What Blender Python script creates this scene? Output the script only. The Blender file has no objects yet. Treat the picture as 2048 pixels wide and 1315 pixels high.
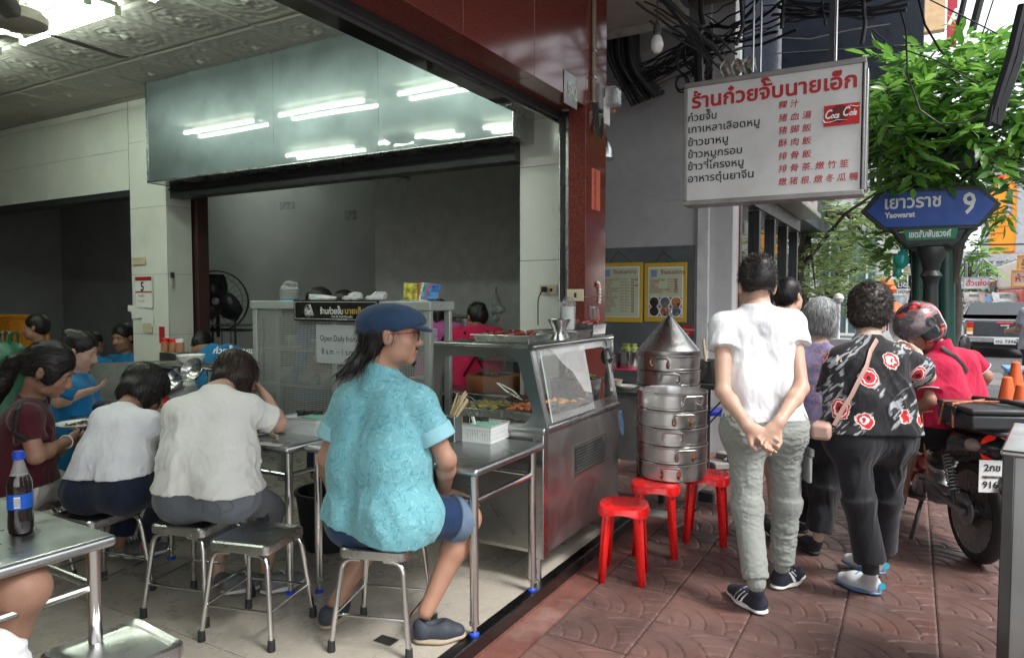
import bpy, bmesh, math, random
import numpy as np
from mathutils import Vector, Matrix
R=math.radians; random.seed(4); rng=np.random.default_rng(7)
S=bpy.context.scene; COL=S.collection
# ---------------------------------------------------------------- camera, sky, sun, exposure
YAW=R(29.6); PIT=R(2.625); FPX=1407.0; EYE=1.5
cd=bpy.data.cameras.new('camera'); cam=bpy.data.objects.new('camera',cd); COL.objects.link(cam)
cam.location=(0,0,EYE); cam.rotation_euler=(R(90)-PIT,0,YAW)
cd.sensor_width=36; cd.lens=36*FPX/2048; cd.clip_start=.05; cd.clip_end=600; S.camera=cam
W=bpy.data.worlds.new('World'); S.world=W; W.use_nodes=True
nt=W.node_tree; bg=nt.nodes['Background']; sky=nt.nodes.new('ShaderNodeTexSky'); sky.sky_type='NISHITA'; sky.sun_disc=False
SUN_EL=R(52); SUN_AZ=R(100)
sky.sun_elevation=SUN_EL; sky.sun_rotation=SUN_AZ; sky.dust_density=1.5; sky.air_density=1.0; sky.ozone_density=.6
hs=nt.nodes.new('ShaderNodeHueSaturation'); hs.inputs['Saturation'].default_value=.22
nt.links.new(sky.outputs[0],hs.inputs['Color']); nt.links.new(hs.outputs[0],bg.inputs[0]); bg.inputs[1].default_value=.15
sl=bpy.data.lights.new('sun','SUN'); sl.energy=1.3; sl.angle=R(14); sl.color=(1,.97,.92)
so=bpy.data.objects.new('sun',sl); COL.objects.link(so)
so.rotation_euler=(Vector((-math.sin(SUN_AZ)*math.cos(SUN_EL),-math.cos(SUN_AZ)*math.cos(SUN_EL),-math.sin(SUN_EL)))).to_track_quat('-Z','Y').to_euler()
S.view_settings.view_transform='Standard'; S.view_settings.look='None'; S.view_settings.gamma=1; S.view_settings.exposure=1.6
S.cycles.max_bounces=7; S.cycles.diffuse_bounces=4; S.cycles.glossy_bounces=4; S.cycles.transparent_max_bounces=24; S.cycles.use_denoising=True
# ---------------------------------------------------------------- measured points: a ray of the photograph met with a known plane of the place
def ray(x,y):
    v=Vector((x-1024,657.5-y,-FPX)); v.rotate(cam.rotation_euler); return v/FPX
def at(x,y,X=None,Y=None,z=None,d=None):
    r=ray(x,y)
    t = X/r.x if X is not None else Y/r.y if Y is not None else (z-EYE)/r.z if z is not None else d
    return Vector((0,0,EYE))+r*t
# ---------------------------------------------------------------- materials
def N(t,ty,**k):
    n=t.nodes.new('ShaderNode'+ty)
    for a,b in k.items():
        if a in n.inputs.keys(): n.inputs[a].default_value=b
        else: setattr(n,a,b)
    return n
def ramp(t,fac,stops,interp='LINEAR'):
    r=N(t,'ValToRGB'); e=r.color_ramp; e.interpolation=interp
    while len(e.elements)<len(stops): e.elements.new(.5)
    for q,(p,c) in zip(e.elements,stops): q.position=p; q.color=(*c,1) if len(c)==3 else c
    t.links.new(fac,r.inputs[0]); return r.outputs[0]
def mix(t,f,a,b,mode='MIX'):
    m=N(t,'Mix',data_type='RGBA',blend_type=mode)
    for i,v in ((0,f),(6,a),(7,b)):
        if hasattr(v,'is_output') or hasattr(v,'links'): t.links.new(v,m.inputs[i])
        else: m.inputs[i].default_value=v if i==0 else ((*v,1) if len(v)==3 else v)
    return m.outputs[2]
def coords(t,scale=(1,1,1),rot=(0,0,0),kind='Object'):
    c=N(t,'TexCoord'); m=N(t,'Mapping'); t.links.new(c.outputs[kind],m.inputs[0]); m.inputs['Scale'].default_value=scale; m.inputs['Rotation'].default_value=rot; return m.outputs[0]
def noise(t,vec,scale,detail=4,rough=.55,dist=0):
    n=N(t,'TexNoise',Scale=scale,Detail=detail,Roughness=rough,Distortion=dist); t.links.new(vec,n.inputs['Vector']); return n.outputs['Fac']
def bump(t,h,b,strength=.3,dist=.01):
    n=N(t,'Bump',Strength=strength,Distance=dist); t.links.new(h,n.inputs['Height']); t.links.new(n.outputs[0],b.inputs['Normal']); return n
MATS={}
def newmat(name):
    m=bpy.data.materials.new(name); m.use_nodes=True; t=m.node_tree; return m,t,t.nodes['Principled BSDF']
def mat(name,col,rough=.5,metal=0,var=.12,vs=6,bmp=0,bs=60,trans=0,alpha=1,coat=0,emit=0,sss=0,spec=.5,stretch=(1,1,1),rvar=.12,dirt=0,dcol=(.06,.05,.04)):
    if name in MATS: return MATS[name]
    m,t,b=newmat(name); v=coords(t,stretch); f=noise(t,v,vs,5)
    c1=tuple(min(1,max(0,x*(1-var))) for x in col); c2=tuple(min(1,x*(1+var)) for x in col)
    c=ramp(t,f,[(.3,c1),(.7,c2)])
    if dirt:
        g=noise(t,v,vs*.45+.7,7,.7); c=mix(t,ramp(t,g,[(.5,(0,0,0)),(.72,(dirt,)*3)]),c,dcol)
    t.links.new(c,b.inputs['Base Color'])
    f2=noise(t,v,vs*3,6,.65); r=ramp(t,f2,[(.3,(max(0,rough-rvar),)*3),(.7,(min(1,rough+rvar),)*3)]); t.links.new(r,b.inputs['Roughness'])
    b.inputs['Metallic'].default_value=metal; b.inputs['Transmission Weight'].default_value=trans; b.inputs['Alpha'].default_value=alpha
    b.inputs['Coat Weight'].default_value=coat; b.inputs['Specular IOR Level'].default_value=spec
    if sss: b.inputs['Subsurface Weight'].default_value=sss; b.inputs['Subsurface Radius'].default_value=(.02,.008,.004); b.inputs['Subsurface Scale'].default_value=.5
    if emit: b.inputs['Emission Color'].default_value=(*col,1); b.inputs['Emission Strength'].default_value=emit
    if bmp: bump(t,noise(t,v,bs,4),b,bmp)
    MATS[name]=m; return m
# ---------------------------------------------------------------- mesh building
class MB:
    def __init__(s): s.v=[];s.f=[];s.m=[];s.mats=[]
    def mi(s,m):
        if m not in s.mats: s.mats.append(m)
        return s.mats.index(m)
    def add(s,vs,fs,m=None,M=None):
        o=len(s.v); k=s.mi(m) if m else 0
        s.v+= [tuple(M@Vector(p)) for p in vs] if M else [tuple(p) for p in vs]
        s.f+=[tuple(i+o for i in f) for f in fs]; s.m+=[k]*len(fs); return s
    def box(s,a,b,m=None,M=None,ch=0):
        x0,x1=sorted((a[0],b[0]));y0,y1=sorted((a[1],b[1]));z0,z1=sorted((a[2],b[2])); h=(z0,z1)
        vs=[(x,y,z) for z in h for x,y in ((x0,y0),(x1,y0),(x1,y1),(x0,y1))]
        return s.add(vs,[(3,2,1,0),(4,5,6,7),(0,1,5,4),(1,2,6,5),(2,3,7,6),(3,0,4,7)],m,M)
    def tube(s,pts,r,n=10,m=None,M=None,caps=True,flat=1):
        pts=[Vector(p) for p in pts]; k=len(pts); rs=r if isinstance(r,(list,tuple)) else [r]*k
        vs=[];fs=[];u=None
        for i,p in enumerate(pts):
            d=(pts[min(i+1,k-1)]-pts[max(i-1,0)])
            if d.length<1e-9: d=Vector((0,0,1))
            d.normalize()
            if u is None: u=d.orthogonal().normalized()
            else:
                u=(u-d*u.dot(d)); u=u.normalized() if u.length>1e-6 else d.orthogonal().normalized()
            w=d.cross(u)
            for j in range(n):
                a=2*math.pi*j/n; vs.append(p+(u*math.cos(a)+w*math.sin(a)*flat)*rs[i])
        for i in range(k-1):
            for j in range(n):
                q=(j+1)%n; fs.append((i*n+j,i*n+q,(i+1)*n+q,(i+1)*n+j))
        if caps: fs+=[tuple(range(n-1,-1,-1)),tuple((k-1)*n+j for j in range(n))]
        return s.add(vs,fs,m,M)
    def lathe(s,prof,n=24,m=None,M=None,c=(0,0,0)):
        vs=[];fs=[];k=len(prof)
        for r,z in prof:
            for j in range(n): a=2*math.pi*j/n; vs.append((c[0]+max(r,1e-5)*math.cos(a),c[1]+max(r,1e-5)*math.sin(a),c[2]+z))
        for i in range(k-1):
            for j in range(n): q=(j+1)%n; fs.append((i*n+j,i*n+q,(i+1)*n+q,(i+1)*n+j))
        if prof[0][0]>1e-4: fs.append(tuple(range(n-1,-1,-1)))
        if prof[-1][0]>1e-4: fs.append(tuple((k-1)*n+j for j in range(n)))
        return s.add(vs,fs,m,M)
    def prism(s,poly,h,m=None,M=None):
        k=len(poly); vs=[(x,y,0) for x,y in poly]+[(x,y,h) for x,y in poly]
        fs=[tuple(range(k-1,-1,-1)),tuple(range(k,2*k))]+[(i,(i+1)%k,(i+1)%k+k,i+k) for i in range(k)]
        return s.add(vs,fs,m,M)
    def build(s,name,m=None,parent=None,loc=None,smooth=True,bev=0,seg=2,ang=35):
        me=bpy.data.meshes.new(name); me.from_pydata(s.v,[],s.f)
        for q in (s.mats or ([m] if m else [])): me.materials.append(q)
        if len(s.mats)>1: me.polygons.foreach_set('material_index',s.m)
        me.update()
        if smooth: me.shade_smooth(); me.set_sharp_from_angle(angle=R(ang))
        o=bpy.data.objects.new(name,me); COL.objects.link(o)
        if parent: o.parent=parent
        if loc is not None: o.location=loc
        if bev:
            b=o.modifiers.new('b','BEVEL'); b.width=bev; b.segments=seg; b.limit_method='ANGLE'; b.angle_limit=R(40); b.harden_normals=False
        return o
def tag(o,label=None,cat=None,group=None,kind=None):
    for k,v in (('label',label),('category',cat),('group',group),('kind',kind)):
        if v: o[k]=v
    return o
def thing(name,label,cat,loc=(0,0,0),rz=0,group=None):
    o=bpy.data.objects.new(name,None); o.empty_display_size=.1; COL.objects.link(o); o.location=loc; o.rotation_euler=(0,0,rz); return tag(o,label,cat,group)
def dup(root,loc=None,rz=None,label=None,group=None,parent=None):
    c=root.copy(); COL.objects.link(c); c.parent=parent
    for ch in root.children: dup(ch,parent=c)
    if loc is not None: c.location=loc
    if rz is not None: c.rotation_euler=(0,0,rz)
    if label: c['label']=label
    if group: c['group']=group
    return c
def part(name,m,parent,fn,**k):
    b=MB(); fn(b); return b.build(name,m,parent,**k)
def bx(name,a,b,m,parent=None,bev=0,**k): return MB().box(a,b).build(name,m,parent,bev=bev,**k)
def lk(name,me,parent,loc=(0,0,0),rot=None):
    o=bpy.data.objects.new(name,me); COL.objects.link(o); o.parent=parent; o.location=loc
    if rot: o.rotation_euler=rot
    return o
def round_path(pts,r,n=5):
    P=[Vector(p) for p in pts]; out=[P[0]]
    for a,b,c in zip(P,P[1:],P[2:]):
        u=(a-b).normalized(); w=(c-b).normalized()
        for i in range(n+1):
            t=i/n; out.append(b+u*r*(1-t)**2+w*r*t*t)
    return out+[P[-1]]
UPPER='ัิีึืํ็'; TONE='่้๊๋์'
def text(body,size,m,parent,loc,rot=(R(90),0,0),align='LEFT',name='lettering',shear=0,bold=0,sx=1,ext=.0006,space=1):
    """flat lettering as mesh; stacked Thai tone marks are lifted above the vowel"""
    def raw(s):
        c=bpy.data.curves.new('t','FONT'); c.body=s; c.size=size; c.offset=bold; c.shear=shear; c.resolution_u=2; c.space_character=space
        o=bpy.data.objects.new('t',c); COL.objects.link(o)
        me=bpy.data.meshes.new_from_object(o.evaluated_get(bpy.context.evaluated_depsgraph_get())); bpy.data.objects.remove(o); bpy.data.curves.remove(c); return me
    def co(me): a=np.empty(len(me.vertices)*3); me.vertices.foreach_get('co',a); return a.reshape(-1,3)
    V=[];F=[]
    def take(me,dx=0,dz=0,up=0):
        a=co(me); o=sum(len(q) for q in V)
        if len(a):
            par=list(range(len(a)))
            def fd(i):
                while par[i]!=i: par[i]=par[par[i]]; i=par[i]
                return i
            for p in me.polygons:
                r0=fd(p.vertices[0])
                for q in p.vertices[1:]: par[fd(q)]=r0
            ids={}; a[:,2]+=np.array([ids.setdefault(fd(i),len(ids))%5 for i in range(len(a))])*1.2e-4+up
            a[:,0]+=dx; a[:,1]+=dz; V.append(a)
            for p in me.polygons: F.append(tuple(i+o for i in p.vertices))
        bpy.data.meshes.remove(me)
    main='';extra=[]
    for i,ch in enumerate(body):
        if ch in TONE and i and body[i-1] in UPPER+'ำ': extra.append((main,ch))
        else: main+=ch
    if align!='LEFT' or extra: bar=co(raw('|'))[:,0].max()
    take(raw(main))
    for pre,ch in extra:
        take(raw(ch),dx=co(raw(pre+'|'))[:,0].max()-bar,dz=size*.17,up=.0008)
    A=np.concatenate(V) if V else np.zeros((1,3)); w=A[:,0].max()
    if align=='CENTER': A[:,0]-=w/2
    A[:,0]*=sx
    me=bpy.data.meshes.new(name); me.from_pydata(A.tolist(),[],F); me.materials.append(m)
    o=bpy.data.objects.new(name,me); COL.objects.link(o); o.parent=parent; o.location=loc; o.rotation_euler=rot; return o
# ---------------------------------------------------------------- implicit surfaces for people, cloth, food
def V3(*a): return np.array(a,float)
class SDF:
    """union of round cones and ellipsoids blended smoothly; each is evaluated only near itself"""
    def __init__(s,h): s.h=h; s.p=[]; s.cut=[]
    def cap(s,a,b,ra,rb=None,k=.03,fl=None,fs=1): s.p.append(('c',np.array(a,float),np.array(b,float),ra,ra if rb is None else rb,k,fl,fs)); return s
    def ell(s,c,r,rot=None,k=.03): s.p.append(('e',np.array(c,float),np.array(r,float),np.eye(3) if rot is None else rot,None,k,None,1)); return s
    def sub(s,kind,*a,k=.01): s.cut.append((kind,a,k)); return s
    def cyl(s,a,b,ra,rb=None,k=.03): s.p.append(('k',np.array(a,float),np.array(b,float),ra,ra if rb is None else rb,k,None,1)); return s
    @staticmethod
    def ev(q,P):
        if q[0]=='k':
            _,a,b,ra,rb,k=q[:6]; A=P-a; L=np.linalg.norm(b-a); u=(b-a)/L; t=A@u; rad=np.linalg.norm(A-t[...,None]*u,axis=-1)-(ra+(rb-ra)*np.clip(t/L,0,1)); return np.maximum(np.maximum(rad,t-L),-t)
        if q[0]=='c':
            _,a,b,ra,rb,k,fl,fs=q; A=P-a
            if fl is not None:
                w=A@fl; A=A+(w*(1/fs-1))[...,None]*fl
            ba=b-a
            if fl is not None: ba=ba+(ba@fl)*(1/fs-1)*fl
            h=np.clip((A@ba)/max(ba@ba,1e-9),0,1); d=np.linalg.norm(A-h[...,None]*ba,axis=-1)-(ra+(rb-ra)*h)
            return d*(min(1,fs) if fl is not None else 1)
        _,c,r,rot=q[:4]; L=(P-c)@rot/r; k0=np.linalg.norm(L,axis=-1); k1=np.linalg.norm(L/r,axis=-1)+1e-9
        return k0*(k0-1)/k1
    def box(s,q):
        if q[0] in 'ck': m=max(q[3],q[4])*max(1,q[7]); return np.minimum(q[1],q[2])-m,np.maximum(q[1],q[2])+m
        e=np.sqrt((q[3]**2)@(q[2]**2)); return q[1]-e,q[1]+e
    def run(s,smooth=1,inflate=0):
        h=s.h; bb=[s.box(q) for q in s.p]; mk=3*h+inflate+max(q[5] for q in s.p)*.45; lo=np.min([b[0] for b in bb],0)-mk; hi=np.max([b[1] for b in bb],0)+mk
        n=np.ceil((hi-lo)/h).astype(int)+1; D=np.full(n,.2,np.float32)
        ax=[lo[i]+h*np.arange(n[i]) for i in range(3)]
        for q,b in zip(s.p,bb):
            mg=q[5]+3*h+inflate; i0=np.maximum(((b[0]-mg-lo)/h).astype(int),0); i1=np.minimum(((b[1]+mg-lo)/h).astype(int)+2,n)
            sl=tuple(slice(a,c) for a,c in zip(i0,i1)); P=np.stack(np.meshgrid(*[ax[i][sl[i]] for i in range(3)],indexing='ij'),-1)
            d=s.ev(q,P); o=D[sl]; k=q[5]
            t=np.clip(.5+.5*(o-d)/k,0,1); D[sl]=(o*(1-t)+d*t-k*t*(1-t))
        D-=inflate
        for kind,a,k in s.cut:
            if kind=='plane':   # removes the side the normal points to, optionally only near a point
                pt,nn,rad=a; P=np.stack(np.meshgrid(*ax,indexing='ij',sparse=False),-1); d=-((P-pt)@nn)
                if rad: d=np.maximum(d, np.linalg.norm(P-pt,axis=-1)-rad)
                if not rad: D=np.maximum(D,-d)
                else: D=np.maximum(D,-d)
            else:
                q=(kind[0],)+a; b=s.box(q); mg=k+3*h; i0=np.clip(((b[0]-mg-lo)/h).astype(int),0,n); i1=np.clip(((b[1]+mg-lo)/h).astype(int)+2,0,n)
                sl=tuple(slice(x,c) for x,c in zip(i0,i1))
                if any(x>=c for x,c in zip(i0,i1)): continue
                P=np.stack(np.meshgrid(*[ax[i][sl[i]] for i in range(3)],indexing='ij'),-1); d=-s.ev(q,P); o=D[sl]
                t=np.clip(.5-.5*(o-d)/k,0,1); D[sl]=o*(1-t)+d*t+k*t*(1-t)
        return nets(D,lo,h,smooth)
CO=np.array([(i,j,k) for i in (0,1) for j in (0,1) for k in (0,1)])
ED=[(a,b) for a in range(8) for b in range(a+1,8) if np.abs(CO[a]-CO[b]).sum()==1]
def nets(D,lo,h,smooth=1):
    s=D<0; c=np.zeros(np.array(s.shape)-1,np.uint8)
    X,Y,Z=c.shape
    for i,j,k in CO: c+=s[i:i+X,j:j+Y,k:k+Z]
    act=(c>0)&(c<8); A=np.argwhere(act); ids=np.full(c.shape,-1,np.int64); ids[act]=np.arange(len(A))
    vals=np.stack([D[A[:,0]+o[0],A[:,1]+o[1],A[:,2]+o[2]] for o in CO],1); acc=np.zeros((len(A),3)); cnt=np.zeros(len(A))
    for a,b in ED:
        da,db=vals[:,a],vals[:,b]; m=(da<0)!=(db<0); t=np.where(m,da/np.where(m,da-db,1),0)
        acc+=m[:,None]*(CO[a]+t[:,None]*(CO[b]-CO[a])); cnt+=m
    Vt=lo+h*(A+acc/np.maximum(cnt,1)[:,None]); Q=[]
    for ax in range(3):
        o=[1,2] if ax==0 else [2,0] if ax==1 else [0,1]
        sl1=[slice(1,-1)]*3; sl2=[slice(1,-1)]*3; sl1[ax]=slice(0,-1); sl2[ax]=slice(1,None)
        a=s[tuple(sl1)]; b=s[tuple(sl2)]
        for flip,m in ((0,a&~b),(1,~a&b)):
            I=np.argwhere(m); 
            if not len(I): continue
            off=np.ones(3,int); off[ax]=0; I=I+off
            u=np.zeros(3,int); u[o[0]]=1; w=np.zeros(3,int); w[o[1]]=1
            g=lambda K: ids[K[:,0],K[:,1],K[:,2]]
            q=np.stack([g(I-u-w),g(I-w),g(I),g(I-u)],1); Q.append(q[:,::-1] if flip else q)
    Q=np.concatenate(Q); Q=Q[(Q>=0).all(1)]
    for _ in range(smooth):
        acc=np.zeros_like(Vt); cnt=np.zeros(len(Vt))
        for a,b in ((0,1),(1,2),(2,3),(3,0)):
            for i,j in ((a,b),(b,a)):
                np.add.at(cnt,Q[:,i],1)
                for d in range(3): acc[:,d]+=np.bincount(Q[:,i],Vt[Q[:,j],d],len(Vt))
        Vt=Vt*.5+.5*acc/np.maximum(cnt,1)[:,None]
    return Vt,Q
def vnormals(V,Q):
    n=np.cross(V[Q[:,2]]-V[Q[:,0]],V[Q[:,3]]-V[Q[:,1]]); N_=np.zeros_like(V)
    for i in range(4):
        for d in range(3): N_[:,d]+=np.bincount(Q[:,i],n[:,d],len(V))
    return N_/np.maximum(np.linalg.norm(N_,axis=1),1e-12)[:,None]
def vn3(P,seed=0):
    """value noise, -1..1"""
    i=np.floor(P).astype(np.int64); f=P-i; f=f*f*(3-2*f)
    def hsh(a): 
        x=(a[:,0]*73856093 ^ a[:,1]*19349663 ^ a[:,2]*83492791 ^ (seed*2654435761+12345))&0xffffffff
        x=(x^(x>>13))*1274126177 &0xffffffff; x=x^(x>>16); return (x&0xffff)/32767.5-1
    r=0
    for o in CO:
        w=np.where(o,f,1-f).prod(1); r=r+w*hsh(i+o)
    return r
def folds(V,Q,d,amp,lam=.07,ratio=6,seed=0,mask=None,warp=.022,sharp=True):
    """cloth folds running along d"""
    d=np.array(d,float); d/=np.linalg.norm(d); a=np.cross(d,[.3,.9,.2]); a/=np.linalg.norm(a); b=np.cross(d,a)
    P=V+warp*np.stack([vn3(V/.13,seed+5),vn3(V/.13,seed+6),vn3(V/.13,seed+7)],1)
    L=np.stack([P@d/(lam*ratio),P@a/lam,P@b/lam],1); n=vn3(L,seed)
    w=(1-3*np.minimum(np.abs(n),.5)**.8) if sharp else n
    w=w+.35*(1-3*np.minimum(np.abs(vn3(L*2.1,seed+3)),.5))-.2
    w=w*np.clip(.55+.9*vn3(V/.16,seed+8),.12,1.2)
    if mask is not None: w=w*mask
    return V+vnormals(V,Q)*(amp*w)[:,None]
def qmesh(name,V,Q,m,parent=None,mi=None,loc=None):
    me=bpy.data.meshes.new(name); o0=np.array(loc if loc is not None else (0,0,0),float); n=len(V); k=Q.shape[1]
    me.vertices.add(n); me.vertices.foreach_set('co',(V-o0).astype(np.float32).ravel())
    me.loops.add(len(Q)*k); me.loops.foreach_set('vertex_index',Q.astype(np.int32).ravel())
    me.polygons.add(len(Q)); me.polygons.foreach_set('loop_start',np.arange(len(Q),dtype=np.int32)*k)
    try: me.polygons.foreach_set('loop_total',np.full(len(Q),k,np.int32))
    except Exception: pass
    me.update(calc_edges=True)
    for q in (m if isinstance(m,(list,tuple)) else [m]): me.materials.append(q)
    if mi is not None: me.polygons.foreach_set('material_index',mi.astype(np.int32))
    me.shade_smooth()
    o=bpy.data.objects.new(name,me); COL.objects.link(o); o.parent=parent
    if loc is not None and parent is None: o.location=loc
    return o
# ---------------------------------------------------------------- shared materials
def steel(name,base=(.56,.56,.55),rough=.26,sc=(1,1,1),wav=0,smudge=.5,wsc=1.1):
    m,t,b=newmat(name); v=coords(t,sc)
    f=noise(t,v,3.5,4,.5,.3); c=ramp(t,f,[(.3,tuple(x*.72 for x in base)),(.7,base)]); t.links.new(c,b.inputs['Base Color']); b.inputs['Metallic'].default_value=1
    v2=coords(t,(sc[0]*3,sc[1]*3,sc[2]*60)); g=noise(t,v2,4,5,.6); sm=noise(t,v,5,4,.5,.8)
    r=ramp(t,sm,[(.22,(rough*.7,)*3),(.8,(min(1,rough+.22*smudge),)*3)]); t.links.new(r,b.inputs['Roughness'])
    bn=bump(t,g,b,.02,.0005)
    if wav:
        w=N(t,'Bump',Strength=wav,Distance=.02); t.links.new(noise(t,coords(t),wsc,2,.4),w.inputs['Height']); t.links.new(w.outputs[0],bn.inputs['Normal'])
    MATS[name]=m; return m
STEEL=steel('brushed_steel',(.62,.62,.61),.28,smudge=.35); STEELD=steel('dull_steel',(.36,.37,.36),.34); TUBE=steel('tube_steel',(.72,.71,.69),.16,smudge=.25)
TABLET=steel('table_steel',(.6,.62,.62),.3,smudge=.5); HOODM=steel('hood_steel',(.25,.31,.33),.42,wav=.035,smudge=.25,wsc=1.0); _b=HOODM.node_tree.nodes['Principled BSDF']; _b.inputs['Metallic'].default_value=.6; _b.inputs['Coat Weight'].default_value=1; _b.inputs['Coat Roughness'].default_value=.035; _b.inputs['Coat IOR'].default_value=2.2
STEAMM=steel('steamer_steel',(.66,.65,.63),.24,wav=.25,wsc=9,smudge=1)
BLACK=mat('black_rubber',(.02,.02,.02),.6); DARKM=mat('dark_metal',(.035,.035,.038),.45); BLUECAP=mat('blue_plastic',(.02,.07,.5),.35)
WHITEP=mat('white_plastic',(.75,.76,.74),.35,var=.05); PAPER=mat('paper',(.78,.78,.76),.8,var=.04); INK=mat('ink',(.02,.02,.022),.6); CREAM=mat('cream_plastic',(.6,.52,.36),.35,var=.05)
REDINK=mat('red_paint',(.45,.02,.025),.5); REDP=mat('red_plastic',(.72,.012,.012),.28,var=.06,rvar=.08,coat=.15)
WTILE=mat('white_wall_tile',(.74,.75,.69),.14,var=.05,vs=2,dirt=.15,dcol=(.4,.38,.3),rvar=.05); GROUT=mat('grout',(.22,.2,.17),.9)
def granite():
    m,t,b=newmat('red_granite'); v=coords(t); f=noise(t,v,150,3,.7); c=ramp(t,f,[(.35,(.07,.016,.013)),(.55,(.2,.045,.034)),(.75,(.3,.09,.065))])
    c=mix(t,ramp(t,noise(t,v,1.7,5),[(.4,(0,0,0)),(.7,(.35,.35,.35))]),c,(.09,.03,.025)); t.links.new(c,b.inputs['Base Color']); b.inputs['Roughness'].default_value=.12
    MATS['red_granite']=m; return m
GRAN=granite()
def paver_mat(name,a,bcol,c3,rough=.5,vr=.2):
    m,t,b=newmat(name); v=coords(t,kind='Object'); oi=N(t,'ObjectInfo'); ad=N(t,'VectorMath',operation='ADD'); t.links.new(v,ad.inputs[0])
    sc=N(t,'VectorMath',operation='SCALE'); sc.inputs[0].default_value=(13,7,5); t.links.new(oi.outputs['Random'],sc.inputs['Scale']); t.links.new(sc.outputs[0],ad.inputs[1]); v=ad.outputs[0]
    c=ramp(t,noise(t,v,5,6,.7),[(.3,a),(.6,bcol)]); c=mix(t,ramp(t,noise(t,v,2.3,5,.6),[(.52,(0,0,0)),(.75,(.7,.7,.7))]),c,c3)
    hv=N(t,'HueSaturation'); rr=N(t,'MapRange'); t.links.new(oi.outputs['Random'],rr.inputs[0]); rr.inputs[3].default_value=1-vr; rr.inputs[4].default_value=1+vr; t.links.new(rr.outputs[0],hv.inputs['Value']); t.links.new(c,hv.inputs['Color'])
    sp=noise(t,v,260,2); c=mix(t,ramp(t,sp,[(.66,(0,0,0)),(.72,(.5,.5,.5))]),hv.outputs[0],(.3,.27,.25))
    t.links.new(c,b.inputs['Base Color']); t.links.new(ramp(t,noise(t,v,8,5,.7),[(.3,(rough-.16,)*3),(.7,(rough+.2,)*3)]),b.inputs['Roughness']); bump(t,noise(t,v,120,5,.7),b,.25,.003); return m
PAV=paver_mat('paver_concrete',(.082,.047,.041),(.15,.088,.076),(.165,.066,.05),.4,.17)
FLT=paver_mat('floor_tile_beige',(.36,.33,.275),(.41,.375,.32),(.34,.31,.265),.3,.04)
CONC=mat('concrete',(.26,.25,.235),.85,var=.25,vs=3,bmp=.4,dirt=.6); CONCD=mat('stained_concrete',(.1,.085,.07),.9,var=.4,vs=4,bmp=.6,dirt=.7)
ASPH=mat('asphalt',(.075,.075,.078),.8,var=.25,vs=3,bmp=.5,bs=200)
GREYW=mat('grey_wall_paint',(.33,.33,.34),.6,var=.1,vs=1.2,dirt=.25,dcol=(.3,.3,.3)); GREYW2=mat('pale_grey_wall_paint',(.52,.525,.53),.6,var=.1,vs=1.3,dirt=.35,dcol=(.2,.2,.2))
# ---------------------------------------------------------------- ground
EX=-1.54; FZ=.07
tag(bx('road',(-60,-20,-.2),(120,300,-.12),ASPH),kind='structure')
pav=tag(bx('pavement',(-12,-6,-.19),(.86,60,-.012),CONC),kind='structure')
def paver_mesh(nx,ny,detail):
    w,h=.379,.339; b=MB(); RR=(.075,.155,.225,.315)
    def z(x,y):
        e=min(x,w-x,y,h-y); zz=0 if e>.004 else -.005
        if not detail: return zz
        rl=math.hypot(x,y-.012); rr=math.hypot(w-x,y-.012)
        g=1 if y<.008 else min(abs(rl-q) for q in RR) if rl<.32 else min(abs(rr-q) for q in RR) if rr<.32 else 1
        if abs(y-.01)<.004: g=min(g,.004)
        return zz-.0075*max(0,1-(g/.0058)**2)
    xs=[w*i/nx for i in range(nx+1)]; ys=[h*i/ny for i in range(ny+1)]
    vs=[(x,y,z(x,y)) for y in ys for x in xs]; fs=[(j*(nx+1)+i,j*(nx+1)+i+1,(j+1)*(nx+1)+i+1,(j+1)*(nx+1)+i) for j in range(ny) for i in range(nx)]
    n=len(vs); vs+=[(0,0,-.03),(w,0,-.03),(w,h,-.03),(0,h,-.03)]
    b.add(vs,fs,PAV); b.add([(0,0,-.005),(w,0,-.005),(w,h,-.005),(0,h,-.005),(0,0,-.03),(w,0,-.03),(w,h,-.03),(0,h,-.03)],[(0,4,5,1),(1,5,6,2),(2,6,7,3),(3,7,4,0)],PAV)
    o=b.build('paver',PAV,smooth=True,ang=60); me=o.data; bpy.data.objects.remove(o); return me
pm_hi=paver_mesh(58,52,1); pm_lo=paver_mesh(30,27,1)
for i in range(-4,6):
    x=-1.397+.383*i
    for j in range(0,34):
        y=1.73+.343*j+(.02*i if i>=0 else 0)
        if i<0 and y<4.6: continue
        o=lk('paver',pm_hi if y<5.2 else pm_lo,pav,(x+.002,y,random.uniform(-.0015,.001))); o.rotation_euler=(random.uniform(-.002,.002),random.uniform(-.003,.003),0)
REDCEM=mat('red_cement',(.15,.058,.045),.6,var=.3,vs=5,dirt=.6,dcol=(.3,.2,.17),bmp=.3)
tag(bx('cement_strip',(EX,.5,-.02),(-1.399,4.59,.001),REDCEM),kind='structure')
tag(bx('kerb',(.86,-6,-.19),(1.0,60,.0),CONC,bev=.02),kind='structure')
floor=tag(bx('floor',(-14,-1,-.1),(-2.3,7.4,FZ-.006),GROUT),kind='structure'); bx('floor_extension',(-2.299,-1,-.1),(-1.56,4.55,FZ-.006),GROUT,floor)
fm=bx('floor_tile',(0,0,-.01),(.567,.547,0),FLT,bev=.0015).data; bpy.data.objects.remove([o for o in COL.objects if o.data==fm][0])
for i in range(1,17):
    for j in range(-2,9):
        x=-1.83-.57*i; y=1.85+.55*j
        if x>-2.8 and y>4.1: continue
        lk('floor_tile',fm,floor,(x+.0015,y+.0015,FZ+random.uniform(-.0006,.0006)))
fm2=MB().box((0,0,-.01),(.243,.547,0)).build('floor_tile',FLT); me=fm2.data; bpy.data.objects.remove(fm2)
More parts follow.
